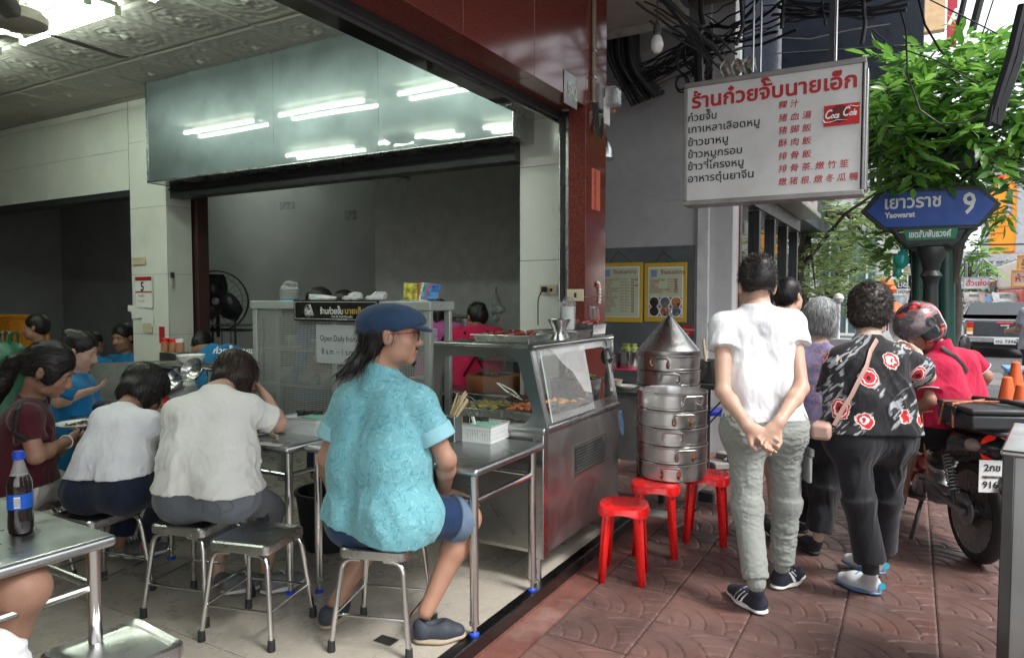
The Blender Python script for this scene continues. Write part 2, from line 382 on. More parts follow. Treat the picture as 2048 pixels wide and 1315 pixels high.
for j in range(-2,4): lk('floor_tile',me,floor,(-1.8275,1.85+.55*j+.0015,FZ))
s=thing('door_step','worn dark metal edge strip along the step between shop floor and pavement','step',(EX,2,0))
part('riser',REDCEM,s,lambda b:b.box((-1.565,.3,-.02),(-1.5445,4.55,FZ-.012)))
part('edge_strip',steel('edge_steel',(.14,.14,.14),.3),s,lambda b:(b.box((-1.605,.3,FZ-.008),(-1.548,4.55,FZ+.004)),b.box((-1.5515,.3,FZ-.06),(-1.543,4.55,FZ+.003))),bev=.003)
def fixw(r):
    M=(Matrix.Translation(r.location)@Matrix.Rotation(r.rotation_euler.z,4,'Z')).inverted()
    for c in r.children: c.matrix_parent_inverse=M
    return r
fixw(s)
d=at(772,1280,z=FZ)
t_=thing('floor_drain','small rectangular dark drain cut into the beige floor tiles','drain',d)
part('frame',STEELD,t_,lambda b:[b.box((-.045,-.03,.0008),(.045,-.026,.003)),b.box((-.045,.026,.0008),(.045,.03,.003)),b.box((-.045,-.026,.0008),(-.041,.026,.003)),b.box((.041,-.026,.0008),(.045,.026,.003))])
part('hole',BLACK,t_,lambda b:b.box((-.041,-.026,.0002),(.041,.026,.0012)))
# ---------------------------------------------------------------- ceiling
CZ=3.55
ceil=tag(bx('ceiling',(-14,-1,CZ),(-2.2,4.5,CZ+.1),GROUT),kind='structure'); bx('rear_ceiling',(-14,4.501,CZ),(-2.85,7.4,CZ+.1),mat('rear_ceiling_paint',(.4,.4,.38),.8),ceil)
def ctile():
    w,h=.684,.674; n=46; b=MB()
    def z(x,y):
        u=2*x/w-1; v=2*y/h-1; q=max(abs(u),abs(v)); o=max(q,(abs(u)+abs(v))/1.42); r=math.hypot(u,v); a=math.atan2(v,u); H=0
        for c,wd,hh in ((.62,.03,.004),(.7,.02,.003)): H+=hh*max(0,1-abs(o-c)/wd)
        for c in (.86,.92): H+=.003*max(0,1-abs(q-c)/.03)
        if o<.5: H+=.006*max(0,math.cos(4*a)*math.cos(r*16))*(1-r)+.004*max(0,math.cos(8*a+1)*math.sin(r*22))+(.006 if r<.1 else 0)
        if o>.78 and q<.84: H+=.004*max(0,math.cos(u*20)*math.cos(v*20))
        if q>.985: H-=.006
        return -.012-H*1.9
    vs=[(w*i/n,h*j/n,z(w*i/n,h*j/n)) for j in range(n+1) for i in range(n+1)]
    fs=[(j*(n+1)+i,(j+1)*(n+1)+i,(j+1)*(n+1)+i+1,j*(n+1)+i+1) for j in range(n) for i in range(n)]
    b.add(vs,fs); o=b.build('ceiling_tile',mat('plaster_ceiling',(.42,.4,.36),.75,var=.08,vs=2,dirt=.2,dcol=(.3,.26,.2))); me=o.data; bpy.data.objects.remove(o); return me
cm=ctile()
for i in range(0,13):
    for j in range(0,7): lk('ceiling_tile',cm,ceil,(-2.3-.69*(i+1)+.003,4.405-.68*(j)-.677,CZ))
for i in range(6,14): lk('ceiling_tile',cm,ceil,(-2.3-.69*(i+1)+.003,4.408,CZ))
# ---------------------------------------------------------------- walls, pillars, lintels
def tiled(name,label,x0,x1,y,zs,xs,depth,zb,zt,extra=None):
    r=thing(name,label,'wall' if 'wall' in name or 'lintel' in name else 'pillar',((x0+x1)/2,y,zb))
    part('core',GROUT,r,lambda b:b.box((x0,y+.004,zb),(x1,y+depth,zt)))
    for a,c in zip(xs,xs[1:]):
        for e,f in zip(zs,zs[1:]): bx('tile',(a+.0015,y-.002,e+.0015),(c-.0015,y+.006,f-.0015),WTILE,r,bev=.0015)
    return r
lw=fixw(tiled('lintel_wall','white tiled lintel wall over the left opening under the ceiling',-12.6,-7.19,4.5,[2.62,3.04,3.46,CZ-.012],[-12.5-.02]+[-11.77,-11.01,-10.25,-9.49,-8.73,-7.967,-7.19],.25,2.62,CZ-.012))
pl=tiled('tiled_pillar','white tiled pillar with the calendar and papers pinned on it',-7.18,-6.576,4.5,[FZ,.73,1.07+.04,1.73,2.42,3.1,CZ-.012],[-7.18,-6.576],.28,FZ,CZ-.012)
for e,f in zip([FZ,1.11,1.73,2.42],[1.11,1.73,2.42,2.9]): bx('tile',(-6.582,4.508,e+.0015),(-6.573,4.78,f-.0015),WTILE,pl,bev=.0015)
fixw(pl)
tag(bx('door_post',(-6.92,4.82,FZ),(-6.53,4.95,2.9),mat('brown_paint',(.07,.035,.03),.5)),'dark brown painted post behind the calendar pillar','post')
pr=tiled('tiled_pillar','white tiled pillar with a plugged-in wall socket beside the red granite column',-2.49,-2.16,4.5,[FZ,.6,1.15,1.76,2.43,3.1],[-2.49,-2.16],.35,FZ,3.1); fixw(pr)
tag(bx('back_wall',(-14,7.4,-.1),(-2.8,7.6,4.4),GREYW),'large plain grey painted wall at the back of the shop','wall')
sw=MB(); sw.prism([(-2.4,4.86),(-2.16,4.86),(-2.16,5.0),(-2.78,5.6),(-2.78,7.4),(-2.9,7.4),(-2.9,5.4)],4.5,None,Matrix.Translation((0,0,-.1))); tag(sw.build('side_wall',GREYW,smooth=False),'grey kitchen wall behind the tiled pillar with the socket','wall')
tag(bx('end_wall',(-14.2,-1,-.1),(-14,7.6,4.4),GREYW),'far grey end wall of the dining room','wall')
rl=thing('opening_rail','black horizontal shutter rail under the steel hood','rail',(-4.4,4.45,2.5))
part('rail',DARKM,rl,lambda b:(b.box((-6.4,4.42,2.47),(-2.49,4.56,2.6)),b.box((-6.4,4.40,2.545),(-2.49,4.42,2.56)))); fixw(rl)
rl=thing('opening_rail','black metal rail along the lower edge of the left white lintel','rail',(-9,4.55,2.5)); part('rail',DARKM,rl,lambda b:b.box((-12.5,4.52,2.56),(-7.2,4.7,2.62))); fixw(rl)
tag(bx('header_wall',(-6.572,4.62,2.6),(-2.16,4.75,CZ-.001),GREYW),'grey wall hidden above the opening behind the steel hood','wall')  # unseen; widened over the whole opening to block light from the front tubes
# steel hood
h=thing('extractor_hood','large stainless steel extractor hood face reflecting the fluorescent tubes','hood',(-4.4,4.2,2.6))
xs=[-6.4,at(548,330,Y=4.2).x,at(757,300,Y=4.2).x,-2.378]
LN=iter(['left','middle','right'])
def hp(a,c):
    b=MB(); nx,nz=10,6; vs=[];y0=4.2
    for j in range(nz+1):
        for i in range(nx+1):
            u=i/nx;v=j/nz; vs.append((a+(c-a)*u,y0+.0012*math.sin(u*3.1)*math.sin(v*2.6+a),2.6+.946*v))
    b.add(vs,[(j*(nx+1)+i,j*(nx+1)+i+1,(j+1)*(nx+1)+i+1,(j+1)*(nx+1)+i) for j in range(nz) for i in range(nx)]); return b
for a,c in zip(xs,xs[1:]): o=hp(a+.001,c-.001).build('panel',HOODM,h,smooth=False); o.modifiers.new('s','SOLIDIFY').thickness=.004
part('bottom_lip',STEEL,h,lambda b:(b.box((-6.4,4.185,2.585),(-2.378,4.215,2.598)),b.box((-6.4,4.215,2.59),(-2.378,4.41,2.597))),bev=.003)
part('end_panel',STEEL,h,lambda b:b.box((-2.378,4.19,2.585),(-2.372,4.5,3.54)))
part('end_panel',STEEL,h,lambda b:b.box((-6.408,4.19,2.585),(-6.402,4.5,3.54)))
fixw(h)
# granite column and fascia beam
c=thing('granite_column','polished red granite column at the shop corner with the pink talisman','column',(-1.88,4.3,0))
zz=[0,.75,1.5,2.25,3.0,3.75,5]
for a,e in zip(zz,zz[1:]): bx('panel',(-1.94,4.15,a+.001),(-1.82,4.49,e-.001),GRAN,c,bev=.002)
part('frame',DARKM,c,lambda b:(b.box((-2.01,4.2,FZ),(-1.945,4.33,2.7)),))
part('trim',STEEL,c,lambda b:(b.box((-1.965,4.16,FZ),(-1.944,4.19,2.66)),b.box((-2.018,4.17,FZ),(-2.01,4.2,2.66))),bev=.002); fixw(c)
f_=thing('fascia_beam','red granite fascia beam above the shop front with a mirror finish soffit','beam',(-1.9,2,2.7))
for a,e in zip([-1,.4,1.8,2.75,3.45],[.4,1.8,2.75,3.45,4.148]): bx('panel',(-2.018,a+.001,2.7),(-1.82,e-.001,4.5),GRAN,f_,bev=.002)
bx('channel',(-2.09,-1,2.655),(-2.02,4.3,2.72),DARKM,f_,bev=.006); bx('channel_lip',(-2.06,-1,2.64),(-2.045,4.3,2.654),STEELD,f_)
bx('soffit',(-2.28,-1,2.70),(-2.091,4.3,2.72),steel('mirror_steel',(.42,.4,.38),.05,smudge=.2),f_); bx('inner_face',(-2.28,-1,2.721),(-2.26,4.3,CZ),STEELD,f_)
fixw(f_)
# stall bay behind the column
bw=thing('bay_wall','pale grey stained wall behind the steamers, cables crossing its top','wall',(-2.3,6.8,0))
bx('wall',(-2.9,6.8,-.05),(-1.48,7.0,5),GREYW2,bw); bx('pilaster',(-1.795,6.74,0),(-1.69,6.799,5),mat('white_paint',(.62,.63,.63),.5,dirt=.3,dcol=(.3,.3,.28)),bw,bev=.004)
bx('panel',(-2.9,6.77,.0),(at(1388,490,Y=6.77).x,6.799,at(1388,490,Y=6.77).z),mat('slate_tarp',(.11,.125,.125),.35,var=.25,vs=2.5,bmp=.2,bs=4),bw,bev=.003)
bx('patch',tuple(at(1335,330,Y=6.79)),tuple(at(1361,400,Y=6.805)),mat('patch_paint',(.5,.51,.53),.6),bw)
fixw(bw)
def lamp_bowl(name,label,loc,r,hh,group=None,shade=None):
    t=thing(name,label,'lamp',loc,0,group)
    part('lamp_shade',shade or STEEL,t,lambda b:b.lathe([(r,0),(r*.985,.01),(r*.94,hh*.35),(r*.75,hh*.7),(r*.45,hh*.93),(r*.3,hh),(r*.3,hh+.05),(r*.26,hh+.05),(r*.26,hh*.99),(r*.42,hh*.9),(r*.72,hh*.66),(r*.9,hh*.33),(r*.95,.01)],28))
    part('cord',BLACK,t,lambda b:b.tube([(0,0,hh+.05),(0,0,hh+.9)],.005,6)); return t
lamp_bowl('pendant_lamp','round steel bowl pendant lamp hanging in the kitchen opening',at(793,360,Y=5.5),.14,.13)
lamp_bowl('pendant_lamp','steel bowl lamp half hidden behind the red granite column',at(1204,318,Y=5.4)+Vector((-.03,0,0)),.125,.2)
# fluorescent fixtures, really lit
TUBEL,t,b=newmat('lit_tube'); b.inputs['Emission Color'].default_value=(.86,1,.86,1); b.inputs['Emission Strength'].default_value=11; b.inputs['Base Color'].default_value=(.8,.85,.8,1)
FIXM=mat('fixture_enamel',(.6,.6,.5),.5,dirt=.3)
def fixture(loc,label,rz=0):
    t=thing('fluorescent_light',label,'ceiling light',loc,rz,'fluorescent lights on the ceiling')
    part('housing',FIXM,t,lambda b:b.box((-.62,-.05,-.05),(.62,.05,-.012)),bev=.006)
    for s in (-1,1):
        part('tube',TUBEL,t,lambda b:b.tube([(-.59,s*.1,-.085),(.59,s*.1,-.085)],.0165,12))
        for e in (-1,1): part('socket',FIXM,t,lambda b:(b.box((e*.6,s*.1-.022,-.11),(e*.63,s*.1+.022,-.05)),b.box((e*.6,min(0,s*.1),-.06),(e*.63,max(0,s*.1),-.03))),bev=.004)
    return t
fa=at(15,80,z=3.46); fb=at(265,25,z=3.46); f0=(fa+fb)/2; fixture((f0.x,f0.y-.1,CZ-.012),'fluorescent light fixture beside the ceiling fan, two lit tubes')
fixture((f0.x+1.62,f0.y-.1,CZ-.012),'fluorescent light fixture at the top edge above the steel hood, two lit tubes')
fixture((f0.x-1.6,f0.y-.1,CZ-.012),'fluorescent light fixture left of the ceiling fan outside the view')
for dx,w in ((-1.6,'left'),(0,'middle'),(1.6,'right')): fixture((f0.x+dx,f0.y-1.7,CZ-.012),w+' fluorescent light fixture of the second row mirrored in the steel hood')
fixture((-8.5,6.2,3.5),'fluorescent light in the left back room')  # fixture added out of view to lift the dark back wall
# ceiling fan
cf=at(35,40,z=3.2); cf=Vector((cf.x,cf.y,3.2)); ft=thing('ceiling_fan','old grey ceiling fan with dusty blades at the upper left','fan',cf)
FANM=mat('fan_enamel',(.4,.36,.3),.5,dirt=.6,dcol=(.08,.07,.06)); FANB=mat('fan_blade',(.13,.12,.115),.6,dirt=.4)
part('motor',FANM,ft,lambda b:b.lathe([(0,-.05),(.12,-.045),(.16,-.02),(.165,.02),(.14,.05),(.05,.07),(0,.075)],32),)
part('rod',FANM,ft,lambda b:b.tube([(0,0,.07),(0,0,.34)],.015,10))
for k in range(3):
    a=R(-35+120*k); b=MB(); vs=[];n=8
    for i in range(n+1):
        u=i/n; r=.14+.5*u; w=.035+.035*min(1,u*3); 
        for sgn in (-1,1): vs.append((r,sgn*w,-.03-.02*u+sgn*.012)); 
    b.add(vs,[(2*i,2*i+2,2*i+3,2*i+1) for i in range(n)]); o=b.build('blade',FANB,ft); o.rotation_euler=(0,0,a); o.modifiers.new('s','SOLIDIFY').thickness=.006
# ---------------------------------------------------------------- canopy and building over the pavement
cy=at(1208,75,z=3.95).y
BEIGE=mat('beige_soffit',(.4,.36,.31),.8,var=.1,vs=2,dirt=.4)
cn=thing('canopy','beige canopy soffit over the pavement with stained edge moulding and rough concrete beyond','canopy',(-.6,2,3.95))
part('soffit',BEIGE,cn,lambda b:b.box((-2.9,4.5,3.96),(-1.78,cy-.1,4.02)))
part('moulding',mat('dirty_white',(.45,.43,.38),.7,dirt=.7),cn,lambda b:(b.box((-2.9,cy-.1,3.9),(-1.78,cy-.04,4.04)),b.box((-2.9,cy-.038,3.93),(-1.78,cy,4.05))),bev=.008)
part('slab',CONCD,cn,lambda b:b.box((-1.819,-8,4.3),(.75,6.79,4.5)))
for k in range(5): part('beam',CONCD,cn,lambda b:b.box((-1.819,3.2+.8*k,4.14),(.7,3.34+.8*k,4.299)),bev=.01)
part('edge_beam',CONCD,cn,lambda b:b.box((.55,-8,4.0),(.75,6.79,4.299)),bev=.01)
fixw(cn)
ub=thing('upper_building','plastered upper storeys of the shophouse above the canopy','building',(-3,1,4.5))  # storeys out of view, put in to keep sky light off
part('wall',CONC,ub,lambda b:b.box((-14,-8,4.505),(.3,6.79,13))); part('rear_wall',CONC,ub,lambda b:b.box((-14.2,-1.3,-.1),(-1.9,-1.1,4.5))); fixw(ub)
# dark blue signboard over the pavement
NAVY=mat('navy_board',(.012,.018,.032),.45,var=.3)
nb=thing('overhead_signboard','large dark navy signboard hung over the pavement behind the menu sign','signboard',(-.8,9.2,3.6))
a=at(1400,0,Y=9.2); e=at(1842,313,Y=9.2)
part('board',NAVY,nb,lambda b:b.box((-1.45,9.2,e.z),(e.x,9.4,a.z+.6)),bev=.01); part('seam',STEELD,nb,lambda b:b.tube([at(1510,110,Y=9.18),at(1842,88,Y=9.18)],.006,6))
part('hanger',DARKM,nb,lambda b:b.box(at(1410,180,Y=6.4),at(1428,60,Y=6.44))); fixw(nb)
# ---------------------------------------------------------------- the menu sign
SY=4.6; sg=thing('menu_sign','white hanging lightbox menu sign with red Thai heading and a cola badge','sign',at(1550,400,Y=SY))
A=at(1365,412,Y=SY); Bq=at(1733,112,Y=SY); FRM=mat('aluminium_frame',(.33,.32,.31),.45,metal=.6,dirt=.3)
def frm(b):
    w=.032
    for p,q in (((A.x,SY,A.z),(Bq.x,SY+.17,A.z+w)),((A.x,SY,Bq.z-w),(Bq.x,SY+.17,Bq.z)),((A.x,SY,A.z+w+.001),(A.x+w*.8,SY+.17,Bq.z-w-.001)),((Bq.x-w*.42,SY,A.z+w+.001),(Bq.x,SY+.17,Bq.z-w-.001))): b.box(p,q)
o=part('frame',FRM,sg,frm,bev=.004)
part('face',mat('sign_white',(.62,.62,.61),.4,var=.05,dirt=.3,dcol=(.4,.37,.3)),sg,lambda b:b.box((A.x+.02,SY+.012,A.z+.02),(Bq.x-.02,SY+.155,Bq.z-.02)))
part('end_cap',STEEL,sg,lambda b:b.box((Bq.x+.001,SY+.03,A.z+.03),(Bq.x+.012,SY+.16,Bq.z-.06)),bev=.003)
def fit(body,xl,yb,xr,size,m,parent,Y,**k):
    p=at(xl,yb,Y=Y); q=at(xr,yb,Y=Y); o=text(body,size,m,parent,(p.x,Y,p.z),**k)
    w=max(v.co.x for v in o.data.vertices); s=(q.x-p.x)/w; o.data.transform(Matrix.Scale(s,4,(1,0,0))); return o
TY=SY+.009
fit("ร้านก๋วยจั๊บนายเอ็ก",1383,217,1713,.125,REDINK,sg,TY,bold=.0035)
DKG=mat('dark_green_ink',(.015,.03,.028),.6)
for s_,y,xr in (("ก๋วยจั๊บ",244,1433),("เกาเหลาเลือดหมู",267,1519),("ข้าวขาหมู",293,1456),("ข้าวหมูกรอบ",317,1484),("ข้าวซี่โครงหมู",341,1487),("อาหารตุ๋นยาจีน",365,1507)): fit(s_,1375,y,xr,.066,DKG,sg,TY,bold=.0008)
for s_,y,xr in (("粿 汁",217,1598),("猪 血 湯",243,1623),("猪 脚 飯",268,1623),("酥 肉 飯",293,1623),("排 骨 飯",319,1623),("排 骨 茶. 燉 竹 笙",344,1698),("燉 猪 根. 燉 冬 瓜 鴨",370,1716)): fit(s_,1556,y,xr,.05,REDINK,sg,TY,bold=.0004,shear=.12)
c0=at(1648,254,Y=TY); c1=at(1720,204,Y=TY)
bd=part('badge',mat('cola_red',(.5,.012,.015),.4,var=.2,vs=20),sg,lambda b:b.box((c0.x,TY-.004,c0.z),(c1.x,TY,c1.z)))
b2=MB(); cx=(c0.x+c1.x)/2-.015; cz=(c0.z+c1.z)/2+.005
def disc(b,x,y,z,r,m=None,n=20,ry=None): b.add([(x+r*math.cos(2*math.pi*i/n),y,z+(ry or r)*math.sin(2*math.pi*i/n)) for i in range(n)],[tuple(range(n))],m)
disc(b2,cx,TY-.0045,cz,.052); b2.build('disc',mat('deep_red',(.14,.01,.01),.5),bd)
WI=mat('white_ink',(.8,.8,.78),.5,var=.02)
for s_,dx,dz,sz in (("C",-.1,-.01,.075),("oca",-.066,-.01,.05),("C",-.004,-.004,.075),("ola",.034,-.004,.05)): text(s_,sz,WI,bd,((c0.x+c1.x)/2+dx+.004,TY-.0052,cz-.012+dz),shear=.4,bold=.0016,sx=.66)
b2=MB(); pts=[((c0.x+c1.x)/2+x,TY-.0052,cz-.012+z) for x,z in ((-.1,-.012),(-.09,-.03),(-.06,-.03),(-.02,-.02),(.03,-.026))]; b2.tube(pts,[.002,.004,.004,.003,.001],6,flat=.1); b2.tube([((c0.x+c1.x)/2+x,TY-.0052,cz-.012+z) for x,z in ((.02,.045),(.045,.055),(.08,.045),(.1,.05))],[.001,.003,.004,.001],6,flat=.1); b2.build('swash',WI,bd)
for x in (1506,1521): 
    p=at(x,145,Y=SY+.08); part('rod',STEEL,sg,lambda b:b.tube([p,(p.x,p.y,4.3)],.006,8))
p=at(1668,120,Y=SY+.08); part('hanger',DARKM,sg,lambda b:b.box((p.x-.03,p.y,p.z-.02),(p.x,p.y+.03,4.3))); part('rod',STEEL,sg,lambda b:b.tube([(p.x+.012,p.y-.01,p.z-.02),(p.x+.012,p.y-.01,4.3)],.006,8))
fixw(sg)
# work lamp over the sign, bare bulb, emergency lamp
p=at(1493,132,Y=5.0); wl=thing('flood_lamp','small twin metal flood lamp above the menu sign','lamp',p)
part('bracket',FIXM,wl,lambda b:b.box((-.075,0,-.01),(.055,.02,.05)),bev=.004)
for k in range(3): part('reflector',STEEL,wl,lambda b:b.add(*(lambda n:([(-.12+.075*k+.035*math.cos(math.pi*i/n),-.09+.18*j,-.03+.06*math.sin(math.pi*i/n)-j*.04) for j in (0,1) for i in range(n+1)],[(i,i+1,n+2+i,n+1+i) for i in range(n)]))(8))).modifiers.new('s','SOLIDIFY').thickness=.004
p=at(1314,107,Y=4.0); bb=thing('bare_bulb','white unlit egg shaped bulb hanging from the canopy on a black cord','bulb',p)
part('glass',mat('opal_glass',(.62,.6,.56),.15,var=.03,coat=.5),bb,lambda b:b.lathe([(0,0),(.018,.004),(.031,.02),(.037,.042),(.035,.066),(.026,.09),(.02,.1)],24))
part('socket',mat('socket_black',(.05,.048,.045),.5),bb,lambda b:b.lathe([(.02,.1),(.021,.115),(.024,.118),(.022,.15),(.016,.16),(.008,.18)],16))
part('cord',BLACK,bb,lambda b:[b.tube([(0.004*math.sin(i*2+q*3),0.004*math.cos(i*2+q*3),.18+i*.03) for i in range(16)],.003,5) for q in (0,1)])
p=at(1207,190,X=-1.79); em=thing('emergency_light','emergency light box with clear plastic lamp head on the granite column','emergency light',p)
part('box',mat('grey_box',(.3,.29,.28),.5),em,lambda b:b.box((-.029,-.07,-.1),(.005,.06,.06)),bev=.004)
part('bracket',WHITEP,em,lambda b:b.box((.006,-.02,-.19),(.02,.07,-.02)),bev=.003)
part('lamp_head',mat('clear_plastic',(.75,.75,.75),.12,trans=.7),em,lambda b:b.box((.01,-.02,-.07),(.09,.1,.05)),bev=.014)
part('reflector',STEEL,em,lambda b:b.lathe([(.008,.02),(.025,.035),(.035,.05)],16,None,Matrix.Translation((.03,.04,-.01))@Matrix.Rotation(R(60),4,'Y')))
for z_ in (-.14,): part('knob',mat('orange_plastic',(.7,.14,.03),.4),em,lambda b:b.lathe([(0,0),(.011,.0),(.011,.02),(0,.022)],12,None,Matrix.Translation((.05,.03,-.105))@Matrix.Rotation(R(90),4,'Y')))
cnd=thing('conduit','pale metal conduit pipe running down the granite column','conduit',at(1180,100,X=-1.80))
xa=at(1181,0,X=-1.805); xb=at(1188,205,X=-1.805)
part('pipe',mat('conduit_metal',(.28,.23,.18),.5,metal=.4),cnd,lambda b:b.box((-1.818,xb.y-.018,xb.z),(-1.797,xb.y+.018,4.29)),bev=.006)
for q in (95,150,200): p=at(1183,q,X=-1.797); part('clip',STEEL,cnd,lambda b:b.box((-1.817,xb.y-.026,p.z-.006),(-1.792,xb.y+.026,p.z+.006)),bev=.002)
fixw(cnd)
def cabs(n,p,q,r,sag,jit,m=BLACK,ends=.05,k=14):
    out=[]
    for i in range(n):
        a=Vector(p)+Vector([random.uniform(-ends,ends) for _ in range(3)]); b=Vector(q)+Vector([random.uniform(-ends,ends) for _ in range(3)]); s=sag*random.uniform(.4,1.5); ph=random.uniform(0,6)
        out.append([a.lerp(b,t/k)-Vector((0,0,4*s*(t/k)*(1-t/k)))+Vector((jit*math.sin(t*.9+ph),0,jit*math.cos(t*1.3+ph))) for t in range(k+1)])
    return out
cb=thing('hanging_wires','loop of black wires hanging from the emergency light','wires',at(1200,230,X=-1.79))
for k in range(4):
    y0=at(1186+k*3,205,X=-1.79); y1=at(1206,235,X=-1.785); mid=at(1193+k*3,262+k*5,X=-1.78); part('wire',BLACK,cb,lambda b:b.tube([y0,y0.lerp(mid,.5)+Vector((0,-.01,-.03)),mid,mid.lerp(y1,.5)+Vector((0,.02,-.02)),y1],.0055,6))
fixw(cb)
# cables behind the sign
CABL=mat('cable_black',(.018,.019,.022),.5); cb=thing('cable_bundle','tangle of black cables and pipes along the wall top behind the menu sign','cables',(-1.8,6.4,3.6))
def cable(pts,r): part('cable',CABL,cb,lambda b:b.tube(pts,r,7))
for k in range(9):
    x=1214+k*7.5; Yk=6.3+.05*(k%3); pts=round_path([at(x,40,Y=Yk),at(x+1,118+k*2,Y=Yk),at(x+52,212-k*3,Y=Yk+.2)],.12); cable(pts,.026 if k>5 else .02)
for pth in cabs(26,at(1255,160,Y=6.5),at(1400,95,Y=6.3),0,.004,.006,ends=.16): cable(pth,random.choice((.004,.006,.009)))
for pth in cabs(14,at(1380,95,Y=6.2),at(1560,15,Y=5.6),.006,.06,.008,ends=.2): cable(pth,random.choice((.005,.008,.012)))
for pth in cabs(10,at(1550,18,Y=5.4),at(1790,4,Y=5.4),.006,.05,.008,ends=.12): cable(pth,random.choice((.005,.008,.011)))
for pth in cabs(8,at(1300,2,Y=4.6),at(1440,120,Y=5.6),.006,-.02,.006,ends=.12): cable(pth,random.choice((.006,.009,.014)))
for (x,y,r) in ((1372,120,.11),(1388,105,.13),(1362,165,.07),(1400,135,.09)):
    for q in range(3): p=at(x,y,Y=6.1); rr=r*random.uniform(.85,1.1); cable([p+Vector((rr*.75*math.cos(a)*1.0,0.02*q,rr*math.sin(a))) for a in [i*.42+q for i in range(16)]],.008)
for k in range(5):
    x=1405+k*80+random.uniform(-9,9); p=at(x,random.uniform(5,55),Y=5.3); cable([p+Vector((random.uniform(-.03,.03),0,.25)),p,p+Vector((random.uniform(-.06,.06),0,-random.uniform(.05,.14)))],random.choice((.008,.014,.02)))
cable([at(1395,60,Y=6.0),at(1398,160,Y=6.0),at(1402,200,Y=6.0)],.04)
WIREW=mat('pale_wire',(.5,.5,.5),.5); part('pale_wire',WIREW,cb,lambda b:b.tube([at(x,y,Y=5.8) for x,y in ((1420,105),(1500,95),(1560,75),(1620,78),(1700,60),(1780,48))],.005,6))
part('batten',mat('wood_batten',(.3,.25,.18),.7),cb,lambda b:b.tube([at(1292,208,Y=6.55),at(1335,165,Y=6.55)],.008,6)); fixw(cb)
# ---------------------------------------------------------------- things on the bay wall
GRN=mat('menu_green',(.5,.58,.4),.5,var=.04); YEL=mat('yellow_frame',(.62,.4,.03),.4,var=.05); MRED=mat('menu_red',(.35,.03,.03),.6)
def menu(name,label,x0,x1,rows,heads,lower):
    MY=6.755; a=at(x0,643,Y=MY); b=at(x1,524,Y=MY); t=thing(name,label,'menu',a)
    part('frame',YEL,t,lambda m:m.box((a.x,MY,a.z),(b.x,MY+.013,b.z)),bev=.005)
    w=b.x-a.x;h=b.z-a.z; part('sheet',WHITEP,t,lambda m:m.box((a.x+.04,MY-.003,a.z+.05),(b.x-.035,MY,b.z-.04)))
    gz=a.z+(h*.43 if lower else .06); part('panel',GRN,t,lambda m:m.box((a.x+.05,MY-.006,gz),(b.x-.045,MY-.003,b.z-.055)))
    text(heads,.05,MRED,t,(a.x+.17,MY-.007,b.z-.11),bold=.001,sx=.9); part('crest',mat('crest_blue',(.2,.3,.45),.5),t,lambda m:m.box((a.x+.07,MY-.008,b.z-.14),(a.x+.13,MY-.006,b.z-.07)))
    zz=b.z-.17; st=(zz-gz-.02)/len(rows)
    for i,(s_,pr) in enumerate(rows):
        z=zz-st*(i+.4); text(s_,.036,MRED,t,(a.x+.06,MY-.007,z),sx=.85); text('Sweet dessert'[:9+i%5],.022,MRED,t,(a.x+.24,MY-.007,z+.01),sx=.9); text(pr,.032,MRED,t,(b.x-.12,MY-.007,z),bold=.0006)
    if lower:
        part('photo_ground',mat('photo_purple',(.28,.12,.2),.5,var=.5,vs=9),t,lambda m:m.box((a.x+.05,MY-.006,a.z+.06),(b.x-.045,MY-.003,gz-.006)))
        cs=[(.03,.015,.012),(.12,.14,.13),(.5,.2,.06),(.03,.015,.01),(.35,.17,.08),(.12,.16,.17)]
        for i in range(6):
            px=a.x+.05+(w-.095)*((i%3)+.5)/3; pz=gz-.006-(gz-.066-a.z)*((i//3)+.5)/2; r=.058
            q=MB(); disc(q,px,MY-.0075,pz,r); o=q.build('bowl_photo',WHITEP,t); q=MB(); disc(q,px,MY-.009,pz,r*.8); q.build('food_photo',mat('photo%d'%i,cs[i],.5,var=.9,vs=30),o)
    m=at((x0+x1)/2-5,503,Y=MY); part('string',BLACK,t,lambda q:q.tube([(a.x+w*.25,MY,b.z),m,(a.x+w*.75,MY,b.z)],.003,5)); fixw(t); return t
menu('menu_board','yellow framed green menu board half hidden behind the granite column',1196,1286,[("ผลไม้ลอยแก้ว","50-60"),("น้ำมะตูม","50"),("เต้าทึง","50-60"),("แปะก๊วยนมสด","60"),("รังนกแปะก๊วย","60"),("เฉาก๊วย","50"),("ลูกชิดน้ำแข็ง","45"),("เก๋ากี้ลำไย","45"),("พุทราเชื่อม","45"),("สาคูมะพร้าว","45"),("เม็ดบัว","45"),("น้ำลำไย","45")],"ร้านขนมหวาน",False)
menu('menu_board','yellow framed green menu board with six photographs of dessert bowls',1288,1374,[("บัวลอยน้ำขิง","50"),("น้ำเต้าหู้","45"),("สาคู","45"),("น้ำลำใย","45"),("เต้าฮวยฟรุตสลัด","50"),("น้ำเก๊กฮวย","10")],"ร้านขนมหวาน",True)
def plate(name,label,cat,x0,y0,x1,y1,Y,m,th=.006,X=None,bev=.001):
    p=at(x0,y1,Y=Y,X=X); q=at(x1,y0,Y=Y,X=X); 
    t=thing(name,label,cat,p)
    if X is None: part('plate',m,t,lambda b:b.box((0,-th,0),(q.x-p.x,0,q.z-p.z)),bev=bev)
    else: part('plate',m,t,lambda b:b.box((0,0,0),(th,q.y-p.y,q.z-p.z)),bev=bev)
    return t,(q-p)
t,s_=plate('red_notice','small red notice with white writing on the slate panel by the steamer','notice',1364,650,1386,672,6.76,mat('notice_red',(.5,.02,.02),.4)); text('ร้านขนมหวาน',.034,WI,t,(.01,-.008,.055),sx=.7); text('1689',.028,WI,t,(.03,-.008,.02),sx=.7)
